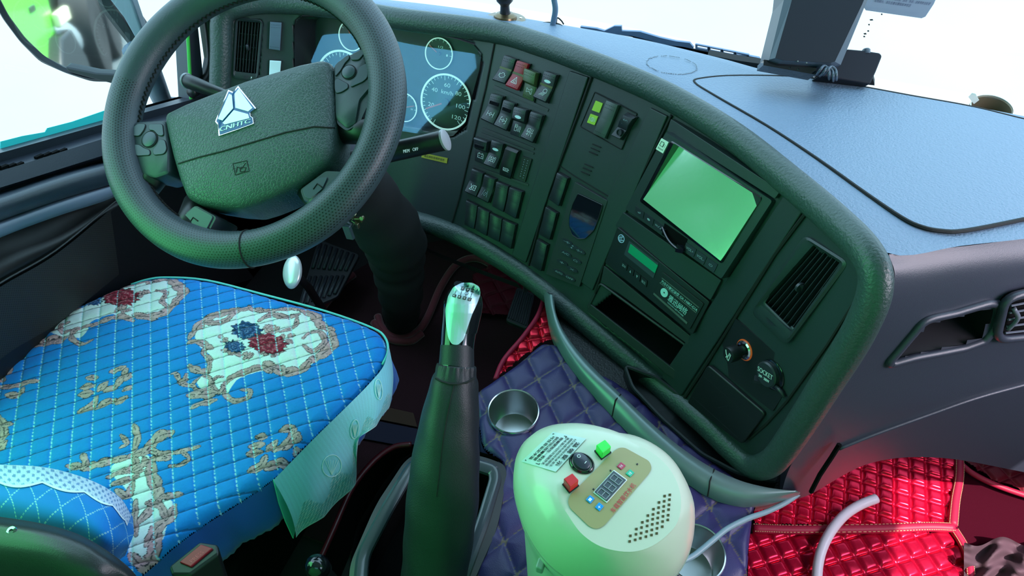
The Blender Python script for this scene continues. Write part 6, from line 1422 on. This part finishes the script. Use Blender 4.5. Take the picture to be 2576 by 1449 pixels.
# ================================================================== passenger vent at the picture edge
c = pface(2560, 800, .034); pvn = thing('passenger_vent', c, 'rounded air vent in the passenger side dashboard, cut by the right picture edge', 'air vent', None)
P = Patch([pface(x, y, .036) for x, y in ((2528, 750), (2680, 715), (2660, 840), (2505, 855))])
b = MB(); rr_ = roundpoly([P.p(0, 0), P.p(1, 0), P.p(1, 1), P.p(0, 1)], .02, 5); b.tube(rr_, .006, n=8, closed=True); b.build('bezel', M_low, pvn, smooth=180)
b = MB(); b.prism(rr_, P.N*-.012, P.N*-.003); b.build('vent_throat', M_void, pvn)
for k in range(5):
    b = MB(); b.tube([P.p(.12, .2+.16*k, .001), P.p(.9, .2+.16*k, .001)], .0016, n=6); b.build('louver', M_steel if 0 else mat('louver_grey', (.12, .13, .17), .3), pvn)
b = MB(); b.tube(catmull([P.p(.16, .25, .002), P.p(.22, .45, .006), P.p(.14, .75, .002)], 5), .003, n=8); b.build('tab', mat('louver_grey', (.12, .13, .17), .3), pvn, smooth=180)

# ================================================================== floor: carpets and quilted mats
M_redc = mat('dark_red_carpet', (.040, .002, .008), 1, bump=1, bscale=900, spec=.05)
M_pipe = mat('red_piping', (.36, .010, .045), .5, spec=.3)
def quilt(name, px, z, cell, ang, label, ground=(.62, .006, .045), depth=.006, tilt=None, parent=None, step=.0022, dark=False):
    """quilted mat: pillow squares pressed in shiny red cloth; z plane or (P,n) plane"""
    pl = (lambda x, y: onz(x, y, z)) if tilt is None else (lambda x, y: onP(x, y, tilt[0], tilt[1]))
    W = [pl(x, y) for x, y in px]; n = Vector((0, 0, 1)) if tilt is None else Vector(tilt[1]).normalized()
    if n.dot(CAM-W[0]) < 0: n = -n
    ux = Vector((1, 0, 0)); ux = (ux-n*ux.dot(n)).normalized(); uy = n.cross(ux); o = sum(W, Vector())/len(W)
    P2 = [((w-o).dot(ux), (w-o).dot(uy)) for w in W]
    gx = np.arange(min(p[0] for p in P2)-.005, max(p[0] for p in P2)+.005, step); gy = np.arange(min(p[1] for p in P2)-.005, max(p[1] for p in P2)+.005, step)
    X, Y = np.meshgrid(gx, gy); IN = inside(X, Y, P2); D, _ = segdist(X, Y, P2, True)
    c, s = math.cos(ang), math.sin(ang); A = (X*c+Y*s)/cell; B = (-X*s+Y*c)/cell; fa = np.abs(A-np.round(A)); fb = np.abs(B-np.round(B))
    H = depth*((1-np.exp(-(fa*cell/.0036)**2))*(1-np.exp(-(fb*cell/.0036)**2))*(1-.6*((fa-.5)**2+(fb-.5)**2)))-.0015*(np.exp(-(fa*cell/.0016)**2)+np.exp(-(fb*cell/.0016)**2))
    H = H+.0004*(vnoise(X, Y, 120, 8)-.5)
    C = np.empty(X.shape+(3,)); C[:] = ground; C *= (1+.25*(vnoise(X, Y, 700, 2)-.5))[..., None]
    base = np.array(o); V3 = base+X[..., None]*np.array(ux)+Y[..., None]*np.array(uy)+H[..., None]*np.array(n)
    idx = -np.ones(X.shape, int); idx[IN] = np.arange(IN.sum()); q = IN[:-1, :-1] & IN[1:, :-1] & IN[:-1, 1:] & IN[1:, 1:]; i, j = np.nonzero(q)
    t = parent or thing(name, tuple(o), label, 'floor mat')
    npmesh('quilted_cloth', V3[IN], np.stack([idx[i, j], idx[i, j+1], idx[i+1, j+1], idx[i+1, j]], 1), C[IN], attr_mat('dull_red_satin', .55, spec=.25) if dark else attr_mat('red_satin', .25, sheen=.0, spec=.4, metal=.62), t)
    return t, n
def piping(px, pl, t, r=.007, m=None, stitch=True):
    P = catmull([pl(x, y) for x, y in px], 8); b = MB(); b.tube(P, r, n=10); b.build('piping', m or M_pipe, t, smooth=180)
    if stitch:
        mth = mat('stitch_cream', (.6, .35, .2), .6)
        for sgn in (-1, 1):
            b = MB()
            for i_ in range(0, len(P)-1):
                d = (P[i_+1]-P[i_]).normalized(); g = d.cross(Vector((0, 0, 1))).normalized()*r*.8*sgn
                for k in range(2):
                    a = lerp(P[i_], P[i_+1], k*.5+.05); c = lerp(P[i_], P[i_+1], k*.5+.35); b.tube([a+g+Vector((0, 0, r*.6)), c+g+Vector((0, 0, r*.6))], .0009, n=4)
            b.build('stitching', mth, t)
z1 = .04
tA, nA = quilt('passenger_floor_mat', [(1895, 1320), (1890, 1230), (2000, 1130), (2200, 1100), (2405, 1100), (2408, 1200), (2398, 1322), (2150, 1326)], z1, .031, .0, 'bright red quilted floor mat of small squares under the passenger side of the dashboard', ground=(.68, .004, .040))
piping([(1895, 1330), (2000, 1333), (2200, 1331), (2330, 1326), (2398, 1328)], lambda x, y: onz(x, y, z1+.006), tA, .009)
piping([(2412, 1130), (2412, 1200), (2402, 1260), (2396, 1322)], lambda x, y: onz(x, y, z1+.006), tA, .009)
tB, nB = quilt('passenger_floor_mat', [(1870, 1340), (2000, 1342), (2300, 1338), (2398, 1336), (2425, 1380), (2440, 1460), (2440, 1640), (1860, 1640)], z1-.006, .034, .62, 'red diamond-quilted floor mat at the lower right under the milky tube', ground=(.62, .006, .045))
piping([(2400, 1334), (2422, 1370), (2436, 1410), (2445, 1500)], lambda x, y: onz(x, y, z1+.002), tB, .008)
# carpet at right
crp = thing('floor_carpet', onz(2500, 1300, 0), 'dark red pile carpet in the passenger footwell at the right picture edge', 'carpet')
b = MB(); b.prism([onz(x, y, z1-.012) for x, y in ((2404, 1120), (2800, 1120), (2900, 1700), (2440, 1700), (2440, 1449), (2400, 1330))], Vector((0, 0, -.01)), Vector((0, 0, .0))); b.build('pile', M_redc, crp)
tD, nD = quilt('footwell_mat', [(2415, 1158), (2440, 1120), (2760, 1120), (2760, 1290), (2576, 1238), (2500, 1210)], z1+.002, .036, .7, 'dark red diamond-quilted mat under the right end of the dashboard', ground=(.14, .002, .012), dark=True)
piping([(2412, 1162), (2445, 1190), (2500, 1218), (2576, 1245), (2700, 1280)], lambda x, y: onz(x, y, z1+.006), tD, .006, stitch=False)
# crumpled dark cloth at the corner
b = MB(); G = []; random.seed(11)
for j_ in range(14):
    r = []
    for i_ in range(22):
        x, y = lerp(2425, 2640, i_/21), lerp(1362, 1500, j_/13)+12*math.sin(i_*.5); r.append(onz(x, y, .05+.016*math.sin(i_*.8+j_*.5)+.014*math.sin(j_*1.7+i_*.25)+.01*random.random()))
    G.append(r)
b.grid(G); cl_ = b.build('crumpled_cloth', mat('dusky_cloth', (.07, .03, .045), .8, var=.5), smooth=180, sub=1); tag(cl_, 'crumpled dusky patterned cloth on the carpet in the lower right corner', 'cloth')
# driver's footwell
dm_ = thing('driver_floor_mat', onz(1100, 900, 0), 'dark red carpet floor mat with red piping in the driver footwell around the steering column', 'floor mat')
b = MB(); b.prism([onz(x, y, .012) for x, y in ((740, 880), (860, 700), (1000, 620), (1150, 600), (1400, 700), (1450, 900), (1300, 1250), (900, 1400), (650, 1300))], Vector((0, 0, -.01)), Vector((0, 0, 0))); b.build('pile', mat('deep_red_carpet', (.030, .003, .008), .95, bump=1, bscale=1500), dm_)
zf = lambda x, y: onz(x, y, .02)
M_pdk = mat('deep_red_velvet', (.16, .012, .025), .7, sheen=.4)
for px in ([(790, 800), (830, 750), (862, 712), (890, 690)], [(950, 795), (962, 825), (1000, 850), (1045, 838), (1075, 800), (1110, 720), (1150, 665), (1200, 650), (1260, 680), (1350, 735)], [(940, 810), (975, 850), (1030, 858), (1062, 838)]):
    piping(px, zf, dm_, .010, M_pdk, stitch=False)
piping([(800, 1420), (840, 1330), (885, 1230), (940, 1160), (990, 1125), (1035, 1118)], lambda x, y: onz(x, y, .20), dm_, .0055, mat('dark_red_vinyl', (.10, .008, .015), .35), stitch=False)
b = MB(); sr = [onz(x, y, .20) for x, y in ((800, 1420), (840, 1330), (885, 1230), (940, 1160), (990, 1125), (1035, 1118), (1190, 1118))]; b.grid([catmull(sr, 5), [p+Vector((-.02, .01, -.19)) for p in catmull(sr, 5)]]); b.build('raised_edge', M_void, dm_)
# stripes of the floor seen behind the lever
b = MB(); b.prism([onz(x, y, .016) for x, y in ((905, 1010), (1040, 1040), (1050, 1075), (900, 1045))], Vector((0, 0, 0)), Vector((0, 0, .002))); b.build('brown_stripe', mat('brown_stripe', (.05, .02, .008), .8), dm_)
b = MB(); b.prism([onz(x, y, .016) for x, y in ((898, 1050), (1050, 1080), (1055, 1130), (890, 1100))], Vector((0, 0, 0)), Vector((0, 0, .002))); b.build('navy_stripe', mat('navy_stripe', (.008, .006, .03), .8), dm_)
tE, nE = quilt('tunnel_mat', [(1188, 690), (1240, 665), (1345, 735), (1325, 800), (1185, 790)], .03, .045, .75, 'dark red diamond-quilted mat on the far footwell floor behind the gear knob', ground=(.10, .004, .012), dark=True)
tF, nF = quilt('tunnel_side_mat', [(1372, 728), (1400, 860), (1368, 862), (1300, 912), (1245, 958), (1265, 910), (1320, 840), (1355, 790)], .30, .028, .5, 'shiny bright red quilted strip between the footwell and the purple console', ground=(.62, .008, .03), step=.002)
piping([(1372, 735), (1355, 790), (1318, 845), (1268, 905), (1246, 955)], lambda x, y: onz(x, y, .305), tF, .005, stitch=False)
# pedals
pdl = thing('foot_rest', onz(830, 700, .05), 'black ribbed foot plate beside the steering column, left in the driver footwell', 'foot rest')
P = Patch([onz(x, y, .10) for x, y in ((800, 600), (905, 640), (850, 745), (742, 790))]); b = MB(); P.plate(b, -.01, 0, r=.01); b.build('plate', mat('rubber_black', (.018, .020, .028), .5), pdl, bevel=.003)
for r_i in range(2):
    for k in range(7):
        b = MB(); b.tube([P.p(.1+.13*k, .06+.48*r_i, .002), P.p(.1+.13*k, .42+.50*r_i, .002)], .0045, n=8); b.build('rib', mat('rubber_rib', (.035, .04, .055), .4), pdl, smooth=180)
ap = thing('accelerator_pedal', onz(1310, 785, .05), 'grey ribbed accelerator pedal behind and right of the gear knob', 'pedal')
P = Patch([onz(x, y, .10) for x, y in ((1300, 722), (1345, 738), (1325, 828), (1272, 806))]); b = MB(); P.plate(b, -.012, 0, r=.008); b.build('pad', mat('pedal_grey', (.03, .035, .045), .45), ap, bevel=.003)
b = MB()
for k in range(9): b.tube([P.p(.08+.105*k, .08, .001), P.p(.08+.105*k, .92, .001)], .0018, n=6)
b.build('tread_ribs', mat('rubber_rib', (.035, .04, .055), .4), ap)
b = MB(); b.tube([P.p(.5, .1, -.01), P.p(.5, -.1, .01), onz(1345, 690, .22)], .008, n=8); b.build('arm', M_blk, ap)
# bright oval disc
od = at(733, 683, 1.42); dsc = thing('chrome_disc', od, 'small bright oval chrome disc below the steering wheel beside the foot plate', 'chrome knob')
dn = (CAM-od).normalized(); dn = (dn+Vector((-.5, -.1, .3))).normalized()
b = MB(); b.lathe([(.0, .004), (.020, .003), (.030, .0), (.033, -.005), (.030, -.009)], od, dn, 40, sx=.62, sy=1.05, ref=CR, cap=(False, True)); b.build('cap', mat('polished_cap', (.9, .92, 1), .25, metal=.3, emit=None), dsc, smooth=60)
b = MB(); b.tube([od-dn*.008, od+Vector((-.02, .05, -.10)), od+Vector((-.03, .10, -.30)), Vector((od.x-.03, od.y+.12, .01))], .009, n=10); b.build('stem', M_blk, dsc, smooth=180)
# ================================================================== things on and beyond the dash top
def TOPZ(x, y, dz=.006): return ontop(x, y, dz=dz)
# ball mount
c = TOPZ(1271, 50); nT_ = Vector((0, .15, 1)).normalized()
bm_o = thing('device_mount', c, 'small bronze-coloured ball mount with round screwed base on the dash top above the instrument cluster', 'mount')
M_brs = mat('antique_bronze', (.16, .11, .06), .3, metal=.85)
R_b = (TOPZ(1322, 50)-TOPZ(1220, 44)).length/2
b = MB(); b.lathe([(0, 0), (R_b, 0), (R_b, .0025), (R_b*.92, .0038), (R_b*.58, .0042), (R_b*.55, .009), (R_b*.40, .013), (R_b*.26, .014)], c, nT_, 40, cap=(False, False)); b.build('base', M_brs, bm_o, smooth=40)
b = MB(); b.lathe([(R_b*.28, .012), (R_b*.24, .018), (R_b*.22, .030), (R_b*.27, .034), (R_b*.40, .040), (R_b*.46, .050), (R_b*.42, .060), (R_b*.30, .068), (R_b*.25, .085)], c, Vector((0, .0, 1)), 28); b.build('ball_stem', mat('mount_black', (.03, .03, .035), .35, metal=.4), bm_o, smooth=50)
for k in range(3):
    t = k*2*PI/3-1.7; b = MB(); b.lathe([(.003, 0), (.003, .0012), (0, .002)], c+Vector((math.cos(t), math.sin(t), -.15*math.sin(t)))*R_b*.76+nT_*.0035, nT_, 12, cap=(False, False)); b.build('screw', M_chrome, bm_o)
# cable rising from a hole
c = TOPZ(1388, 64); b = MB(); b.lathe([(0, .0004), (.020, .0004), (.021, .0012), (.022, .0)], c, nT_, 28, sx=1, sy=.8, cap=(False, False)); b.build('cable_hole', M_seam, dash)
y0_ = c.y
b = MB(); b.tube(catmull([c+Vector((0, 0, -.01)), onY(1393, 50, y0_), onY(1397, 25, y0_), onY(1394, 0, y0_), onY(1386, -40, y0_), onY(1350, -120, y0_)], 6), .0056, n=14); tag(b.build('mount_cable', mat('cable_blue_grey', (.10, .17, .26), .4), smooth=180), 'grey-blue cable rising from a round hole in the dash top right of the ball mount', 'cable')
b = MB(); b.tube(catmull([c+Vector((.006, .01, .0)), onY(1402, 45, y0_+.02), onY(1412, 52, y0_+.02), onY(1418, 61, y0_+.02)], 6), .0014, n=8); tag(b.build('thin_wire', M_seam, smooth=180), 'thin black wire curling beside the thicker cable on the dash top', 'wire')
# wiper outside the glass
WPY = A_[50].y+.10
wi = thing('windscreen_wiper', onY(1700, 110, WPY), 'dark windscreen wiper lying outside at the foot of the windscreen', 'wiper')
M_wip = mat('wiper_grey', (.13, .20, .32), .5, var=.4)
def wy(x, y): return onY(x, y, WPY)
def strip(px, name, m, par, t=.006):
    b = MB(); b.prism([wy(x, y) for x, y in px], Vector((0, 0, 0)), Vector((0, t, 0))); return b.build(name, m, par)
strip([(1460, 67), (1500, 72), (1520, 78), (1545, 66), (1563, 66), (1564, 78), (1610, 80), (1660, 95), (1700, 104), (1735, 108), (1745, 120), (1740, 128), (1690, 118), (1640, 106), (1600, 95), (1560, 88), (1510, 82), (1460, 70)], 'wiper_arm', M_wip, wi)
for k in range(4):
    x = 1752+33*k; y = 117+6.6*k
    b = MB(); rr_ = [wy(a_, c_) for a_, c_ in ((x-3, y-6), (x+33, y+1), (x+33, y+14), (x-3, y+7))]; ri = [wy(a_, c_) for a_, c_ in ((x+2, y-2), (x+27, y+3), (x+27, y+8.5), (x+2, y+3.5))]
    b.rings([rr_, ri, [p+Vector((0, .005, 0)) for p in ri], [p+Vector((0, .005, 0)) for p in rr_], rr_], cap=(False, False)); b.build('frame_link', M_wip, wi)
strip([(1880, 140), (1910, 146), (1920, 165), (1860, 158), (1790, 142), (1745, 132), (1745, 127), (1820, 137)], 'blade_holder', M_wip, wi)
strip([(1580, 88), (1640, 103), (1650, 110), (1720, 118), (1800, 136), (1900, 160), (1900, 166), (1780, 140), (1690, 122), (1620, 108)], 'rubber_blade', M_seam, wi, .003)
# cowl behind the right part of the dash top
b = MB(); q = [onY(x, y, A_[70].y+.03) for x, y in ((1780, 138), (1860, 153), (1930, 163), (1960, 158), (2190, 172), (2200, 215), (2100, 205), (1940, 182), (1800, 146))]; b.prism(q, Vector((0, 0, 0)), Vector((0, .02, 0)))
struct(b.build('trim_3', M_seam), 'dark cowl strip at the foot of the windscreen')
# tablet-like dark device
Td = 1.13
dev = thing('dark_display_device', at(2050, 160, Td), 'back of a tall dark box-shaped device standing on the dash in front of the windscreen', 'device')
M_dev = mat('device_black', (.010, .013, .020), .6, spec=.2); M_deve = mat('device_edge', (.045, .06, .085), .35)
fr_ = [at(x, y, Td) for x, y in ((2000, -260), (2290, -230), (2182, 0), (2115, 163), (2093, 168), (1960, 158), (1935, 150), (1972, 0))]
fi_ = [at(x, y, Td-.008) for x, y in ((2030, -250), (2265, -225), (2168, 12), (2100, 155), (2090, 158), (1970, 152), (1950, 146), (1992, 0))]
bkv = (CF*.05); b = MB(); b.rings([[p+bkv for p in fr_], fr_], cap=(True, False)); b.rings([fr_, fi_], cap=(False, False)); b.build('casing', M_deve, dev)
b = MB(); b.prism(fi_, -CF*.0002, -CF*.0008); b.build('panel', M_dev, dev)
b = MB(); b.prism([at(x, y, Td+.005) for x, y in ((1922, 150), (2055, 165), (2052, 188), (1920, 164))], CF*0, CF*.03); b.build('foot', M_gloss, dev)
for x, y in ((2006, 155), (2028, 159)): b = MB(); b.lathe([(.0012, -.001), (.0012, .002)], at(x, y, Td-.010), -CF, 10); b.build('screw', M_chrome, dev)
d2 = thing('phone_holder', at(2160, 170, Td+.05), 'dark rounded box with a small round knob behind the tall dark device', 'device')
q = [at(x, y, Td+.05) for x, y in ((2130, 122), (2175, 126), (2214, 132), (2221, 140), (2205, 180), (2190, 212), (2060, 190), (2090, 170))]
b = MB(); b.rings([[p+CF*.05 for p in q], q]); b.build('casing', M_dev, d2, bevel=.004)
b = MB(); b.lathe([(.0065, -.004), (.0065, .003), (.0045, .005)], at(2179, 130, Td+.055), CU, 20); b.build('knob', M_deve, d2, smooth=50)
for k, (x0_, y0__) in enumerate(((2060, 188), (2070, 192), (2078, 190))):
    b = MB(); b.tube(catmull([TOPZ(x0_-12, y0__+4), at(x0_, y0__-8, 1.12), at(x0_+12, y0__-22, 1.12), at(x0_+24, y0__-14, 1.12), at(x0_+26, y0__+4, 1.12), TOPZ(x0_+26, y0__+14)], 5), .0022, n=8)
    tag(b.build('coiled_wire', mat('wire_grey', (.06, .08, .11), .35), smooth=180), ('innermost', 'middle', 'outermost')[k]+' loop of dark wire coiled on the dash under the tall dark device', 'wire', 'loops of wire under the device')
# sticker on the windscreen
wsn = Vector((0, .55, .12)).normalized(); wpt = at(2240, 20, 1.32)
q = [onP(x, y, wpt, (0, 1, .25)) for x, y in ((2120, -60), (2380, -60), (2349, 10), (2328, 42), (2318, 46), (2178, 26))]
ws = thing('windscreen_sticker', wpt, 'pale grey rectangular paper sticker with printed lines on the windscreen, cut by the top edge', 'sticker')
b = MB(); b.prism(q, Vector((0, 0, 0)), Vector((0, .001, 0))); b.build('paper', mat('paper_blue_grey', (.30, .37, .50), .7), ws)
P = Patch([onP(x, y, wpt+Vector((0, -.0015, 0)), (0, 1, .25)) for x, y in ((2195, -12), (2343, 6), (2330, 22), (2188, 2))]); b = MB(); text_on(P, b, '本标志仅限本车使用，不得转借、涂改、伪造、违者将依法处理', .0, .0, 1, .45, h=.0002); text_on(P, b, '有效期内，请在显著位置粘贴本标志', .08, .6, .72, 1.1, h=.0002); b.build('lettering', mat('ink_blue', (.03, .05, .12), .6), ws)
b = MB(); random.seed(8)
for (x, y) in ((2184, 78), (2192, 50), (2186, 62), (2176, 85), (2218, 36), (2174, 92)):
    s = random.uniform(2, 5); b.prism([onP(x+a_, y+c_, wpt, (0, 1, .25)) for a_, c_ in ((-s, -1), (s*.6, -2), (s, 1.5), (-s*.5, 2))], Vector((0, 0, 0)), Vector((0, .0005, 0)))
b.build('glue_remains', M_seam, ws)
# bin seen through the glass at the right edge
Rp = .034; cz_ = onY(2494, 273, A_[100].y+.075)
cpo = thing('round_tin', cz_-Vector((0, 0, .07)), 'round brown tin with pale paper tag beyond the far right dash edge', 'tin')
c = cz_; b = MB(); b.lathe([(Rp, -.07), (Rp, .0), (Rp*.98, .0015), (Rp*.93, .0), (Rp*.9, -.03), (0, -.03)], c, (0, -.12, 1), 44, cap=(False, False)); b.build('tin_wall', mat('tin_brown', (.16, .13, .08), .4, metal=.3, var=.4), cpo, smooth=40)
b = MB(); b.lathe([(Rp*1.0, .0), (Rp*1.02, .002), (Rp*.97, .003)], c, (0, -.12, 1), 44, cap=(False, False)); b.build('tin_rim', mat('tin_rim', (.7, .72, .66), .3), cpo, smooth=60)
b = MB(); q = [onY(x, y, c.y-.01) for x, y in ((2436, 244), (2446, 234), (2454, 236), (2463, 252), (2450, 262))]; b.prism(q, Vector((0, 0, 0)), Vector((0, .001, 0))); b.build('paper_tag', mat('paper_cream', (.7, .72, .62), .7), cpo)

# ================================================================== the yard outside: neighbouring lime truck, door mirror
LW = thing('green_truck', (-3.6, -4.2, -1.0), 'lime green truck parked behind and beside the cab, seen only in the mirror glass', 'truck')
M_lime = mat('lime_paint', (.16, .78, .05), .3, coat=.6)
b = MB(); b.rings([[Vector((x, yy, z)) for x, z in ((-2.62, -.45), (-2.58, .3), (-2.72, 1.5), (-2.9, 1.9), (-4.7, 1.9), (-4.85, .5), (-4.8, -.45))] for yy in (-2.9, -3.1, -4.4, -4.6)]); b.build('cab_body', M_lime, LW, bevel=.05)
b = MB(); b.box((-2.60, -3.9, .15), (.04, .22, .05)); b.build('door_handle', M_blk, LW, bevel=.01)
b = MB(); b.rings([[Vector((x, yy, z)) for yy, z in ((-3.7, -.75), (-3.8, -.35), (-4.2, -.12), (-4.7, -.12), (-5.0, -.4), (-5.1, -.75))] for x in (-2.5, -3.0)]); b.build('fender', M_blk, LW, bevel=.03)
b = MB(); b.box((-2.56, -4.75, -.02), (.06, .55, .12)); b.build('cream_strip', mat('cream_panel', (.75, .68, .45), .5), LW, bevel=.02)  # plain cream strip on the truck's flank
b = MB(); b.lathe([(.20, 0), (.23, .02), (.23, 1.1), (.20, 1.12)], (-2.95, -5.2, -.45), (0, -1, 0), 24); b.build('fuel_tank', mat('tank_grey', (.22, .25, .26), .5), LW, smooth=40)
b = MB(); b.box((-3.4, -8.5, -.1), (.9, 7.5, .16)); b.build('chassis', M_blk, LW)
for y in (-4.4, -7.0, -8.25):
    b = MB(); b.lathe([(.22, .16), (.30, .18), (.47, .16), (.50, .08), (.50, -.12)], (-2.80, y, -.5), (1, 0, 0), 36); wh_ = b.build('wheel', mat('tyre', (.02, .02, .022), .8), LW, smooth=40)
    b = MB(); b.lathe([(0, .10), (.12, .12), (.22, .10), (.26, .17)], (-2.80, y, -.5), (1, 0, 0), 24, cap=(False, False)); b.build('wheel_rim', mat('wheel_grey', (.5, .52, .52), .4), wh_, smooth=40)
b = MB(); b.box((-3.5, -17.5, .3), (9, 3.0, 2.6)); co_ = b.build('container', mat('rust_paint', (.22, .07, .045), .7, var=.3)); tag(co_, 'rust brown container at the far side of the yard, seen only in the mirror glass', 'container')
b = MB(); b.box((-3.5, -15.6, -.97), (10, .5, .16)); tag(b.build('grass_strip', mat('grass_green', (.16, .36, .05), .9, bump=1, bscale=20)), kind='stuff')
b = MB(); b.prism([Vector(p) for p in ((-9, -1.5, -.995), (-1.3, -1.5, -.995), (3, -15.4, -.995), (-12, -15.4, -.995))], Vector((0, 0, 0)), Vector((0, 0, .004))); struct(b.build('trim_4', mat('asphalt', (.10, .125, .135), .85, bump=.6, bscale=60, var=.4)), 'grey asphalt lane behind the cab')
# door mirror: the glass shows the flank of this truck and the yard behind
mo = [(-30, -60), (20, 40), (60, 95), (110, 140), (165, 172), (230, 186), (320, 186), (345, 160), (330, 120), (290, 70), (252, 20), (225, -60)]
mc_ = onX(190, 90, -1.45); rd = (mc_-CAM).normalized(); want = Vector((-.18, -1, -.14)).normalized(); mn = (want-rd).normalized()
mi = thing('door_mirror', mc_, 'large outside door mirror in a dark rounded housing beyond the driver side window', 'mirror')
G = [onP(x, y, mc_, mn) for x, y in pround(mo, 14, 3)]
b = MB(); b.prism(G, mn*-.002, mn*0); b.build('mirror_glass', mat('mirror_silver', (.85, .92, .92), .03, metal=1), mi)
gc_ = sum(G, Vector())/len(G)
GO = [onP(x, y, mc_+mn*.006, mn) for x, y in pround([(-50, -60), (5, 45), (50, 105), (100, 155), (165, 184), (230, 205), (330, 207), (372, 175), (352, 110), (310, 50), (275, 5), (262, -60)], 14, 3)]
b = MB(); b.rings([G, [lerp(a_, c_, .5)+mn*.008 for a_, c_ in zip(G, GO)], GO, [p-mn*.08 for p in GO], [lerp(p, gc_, .35)-mn*.15 for p in GO]], cap=(False, True)); b.build('housing', mat('mirror_black', (.02, .025, .035), .5, var=.3), mi, smooth=50)
b = MB(); q = [onP(x, y, mc_+mn*.012, mn) for x, y in ((262, -60), (300, -60), (335, 10), (362, 90), (372, 150), (352, 120), (310, 45), (275, 0))]; b.prism(q, mn*-.03, mn*.0); b.build('side_cowl', mat('mirror_grey', (.22, .30, .38), .4), mi, bevel=.006)
b = MB(); q = [onP(x, y, mc_+mn*.015, mn) for x, y in ((162, 168), (240, 184), (340, 190), (345, 200), (300, 216), (230, 198), (172, 182))]; b.prism(q, mn*-.03, mn*0); b.build('lower_cap', mat('mirror_black', (.02, .025, .035), .5, var=.3), mi, bevel=.004)
for pts, r in (([(340, 120), (372, 170), (392, 215), (412, 262)], .030), ([(405, 250), (425, 262), (450, 262)], .02)):
    b = MB(); b.tube([onX(x, y, -1.30) for x, y in pts], [r, r*.9, r*.8, r*.7][:len(pts)], n=12); b.build('mirror_arm', mat('mirror_arm_grey', (.12, .17, .24), .5), mi, smooth=180)
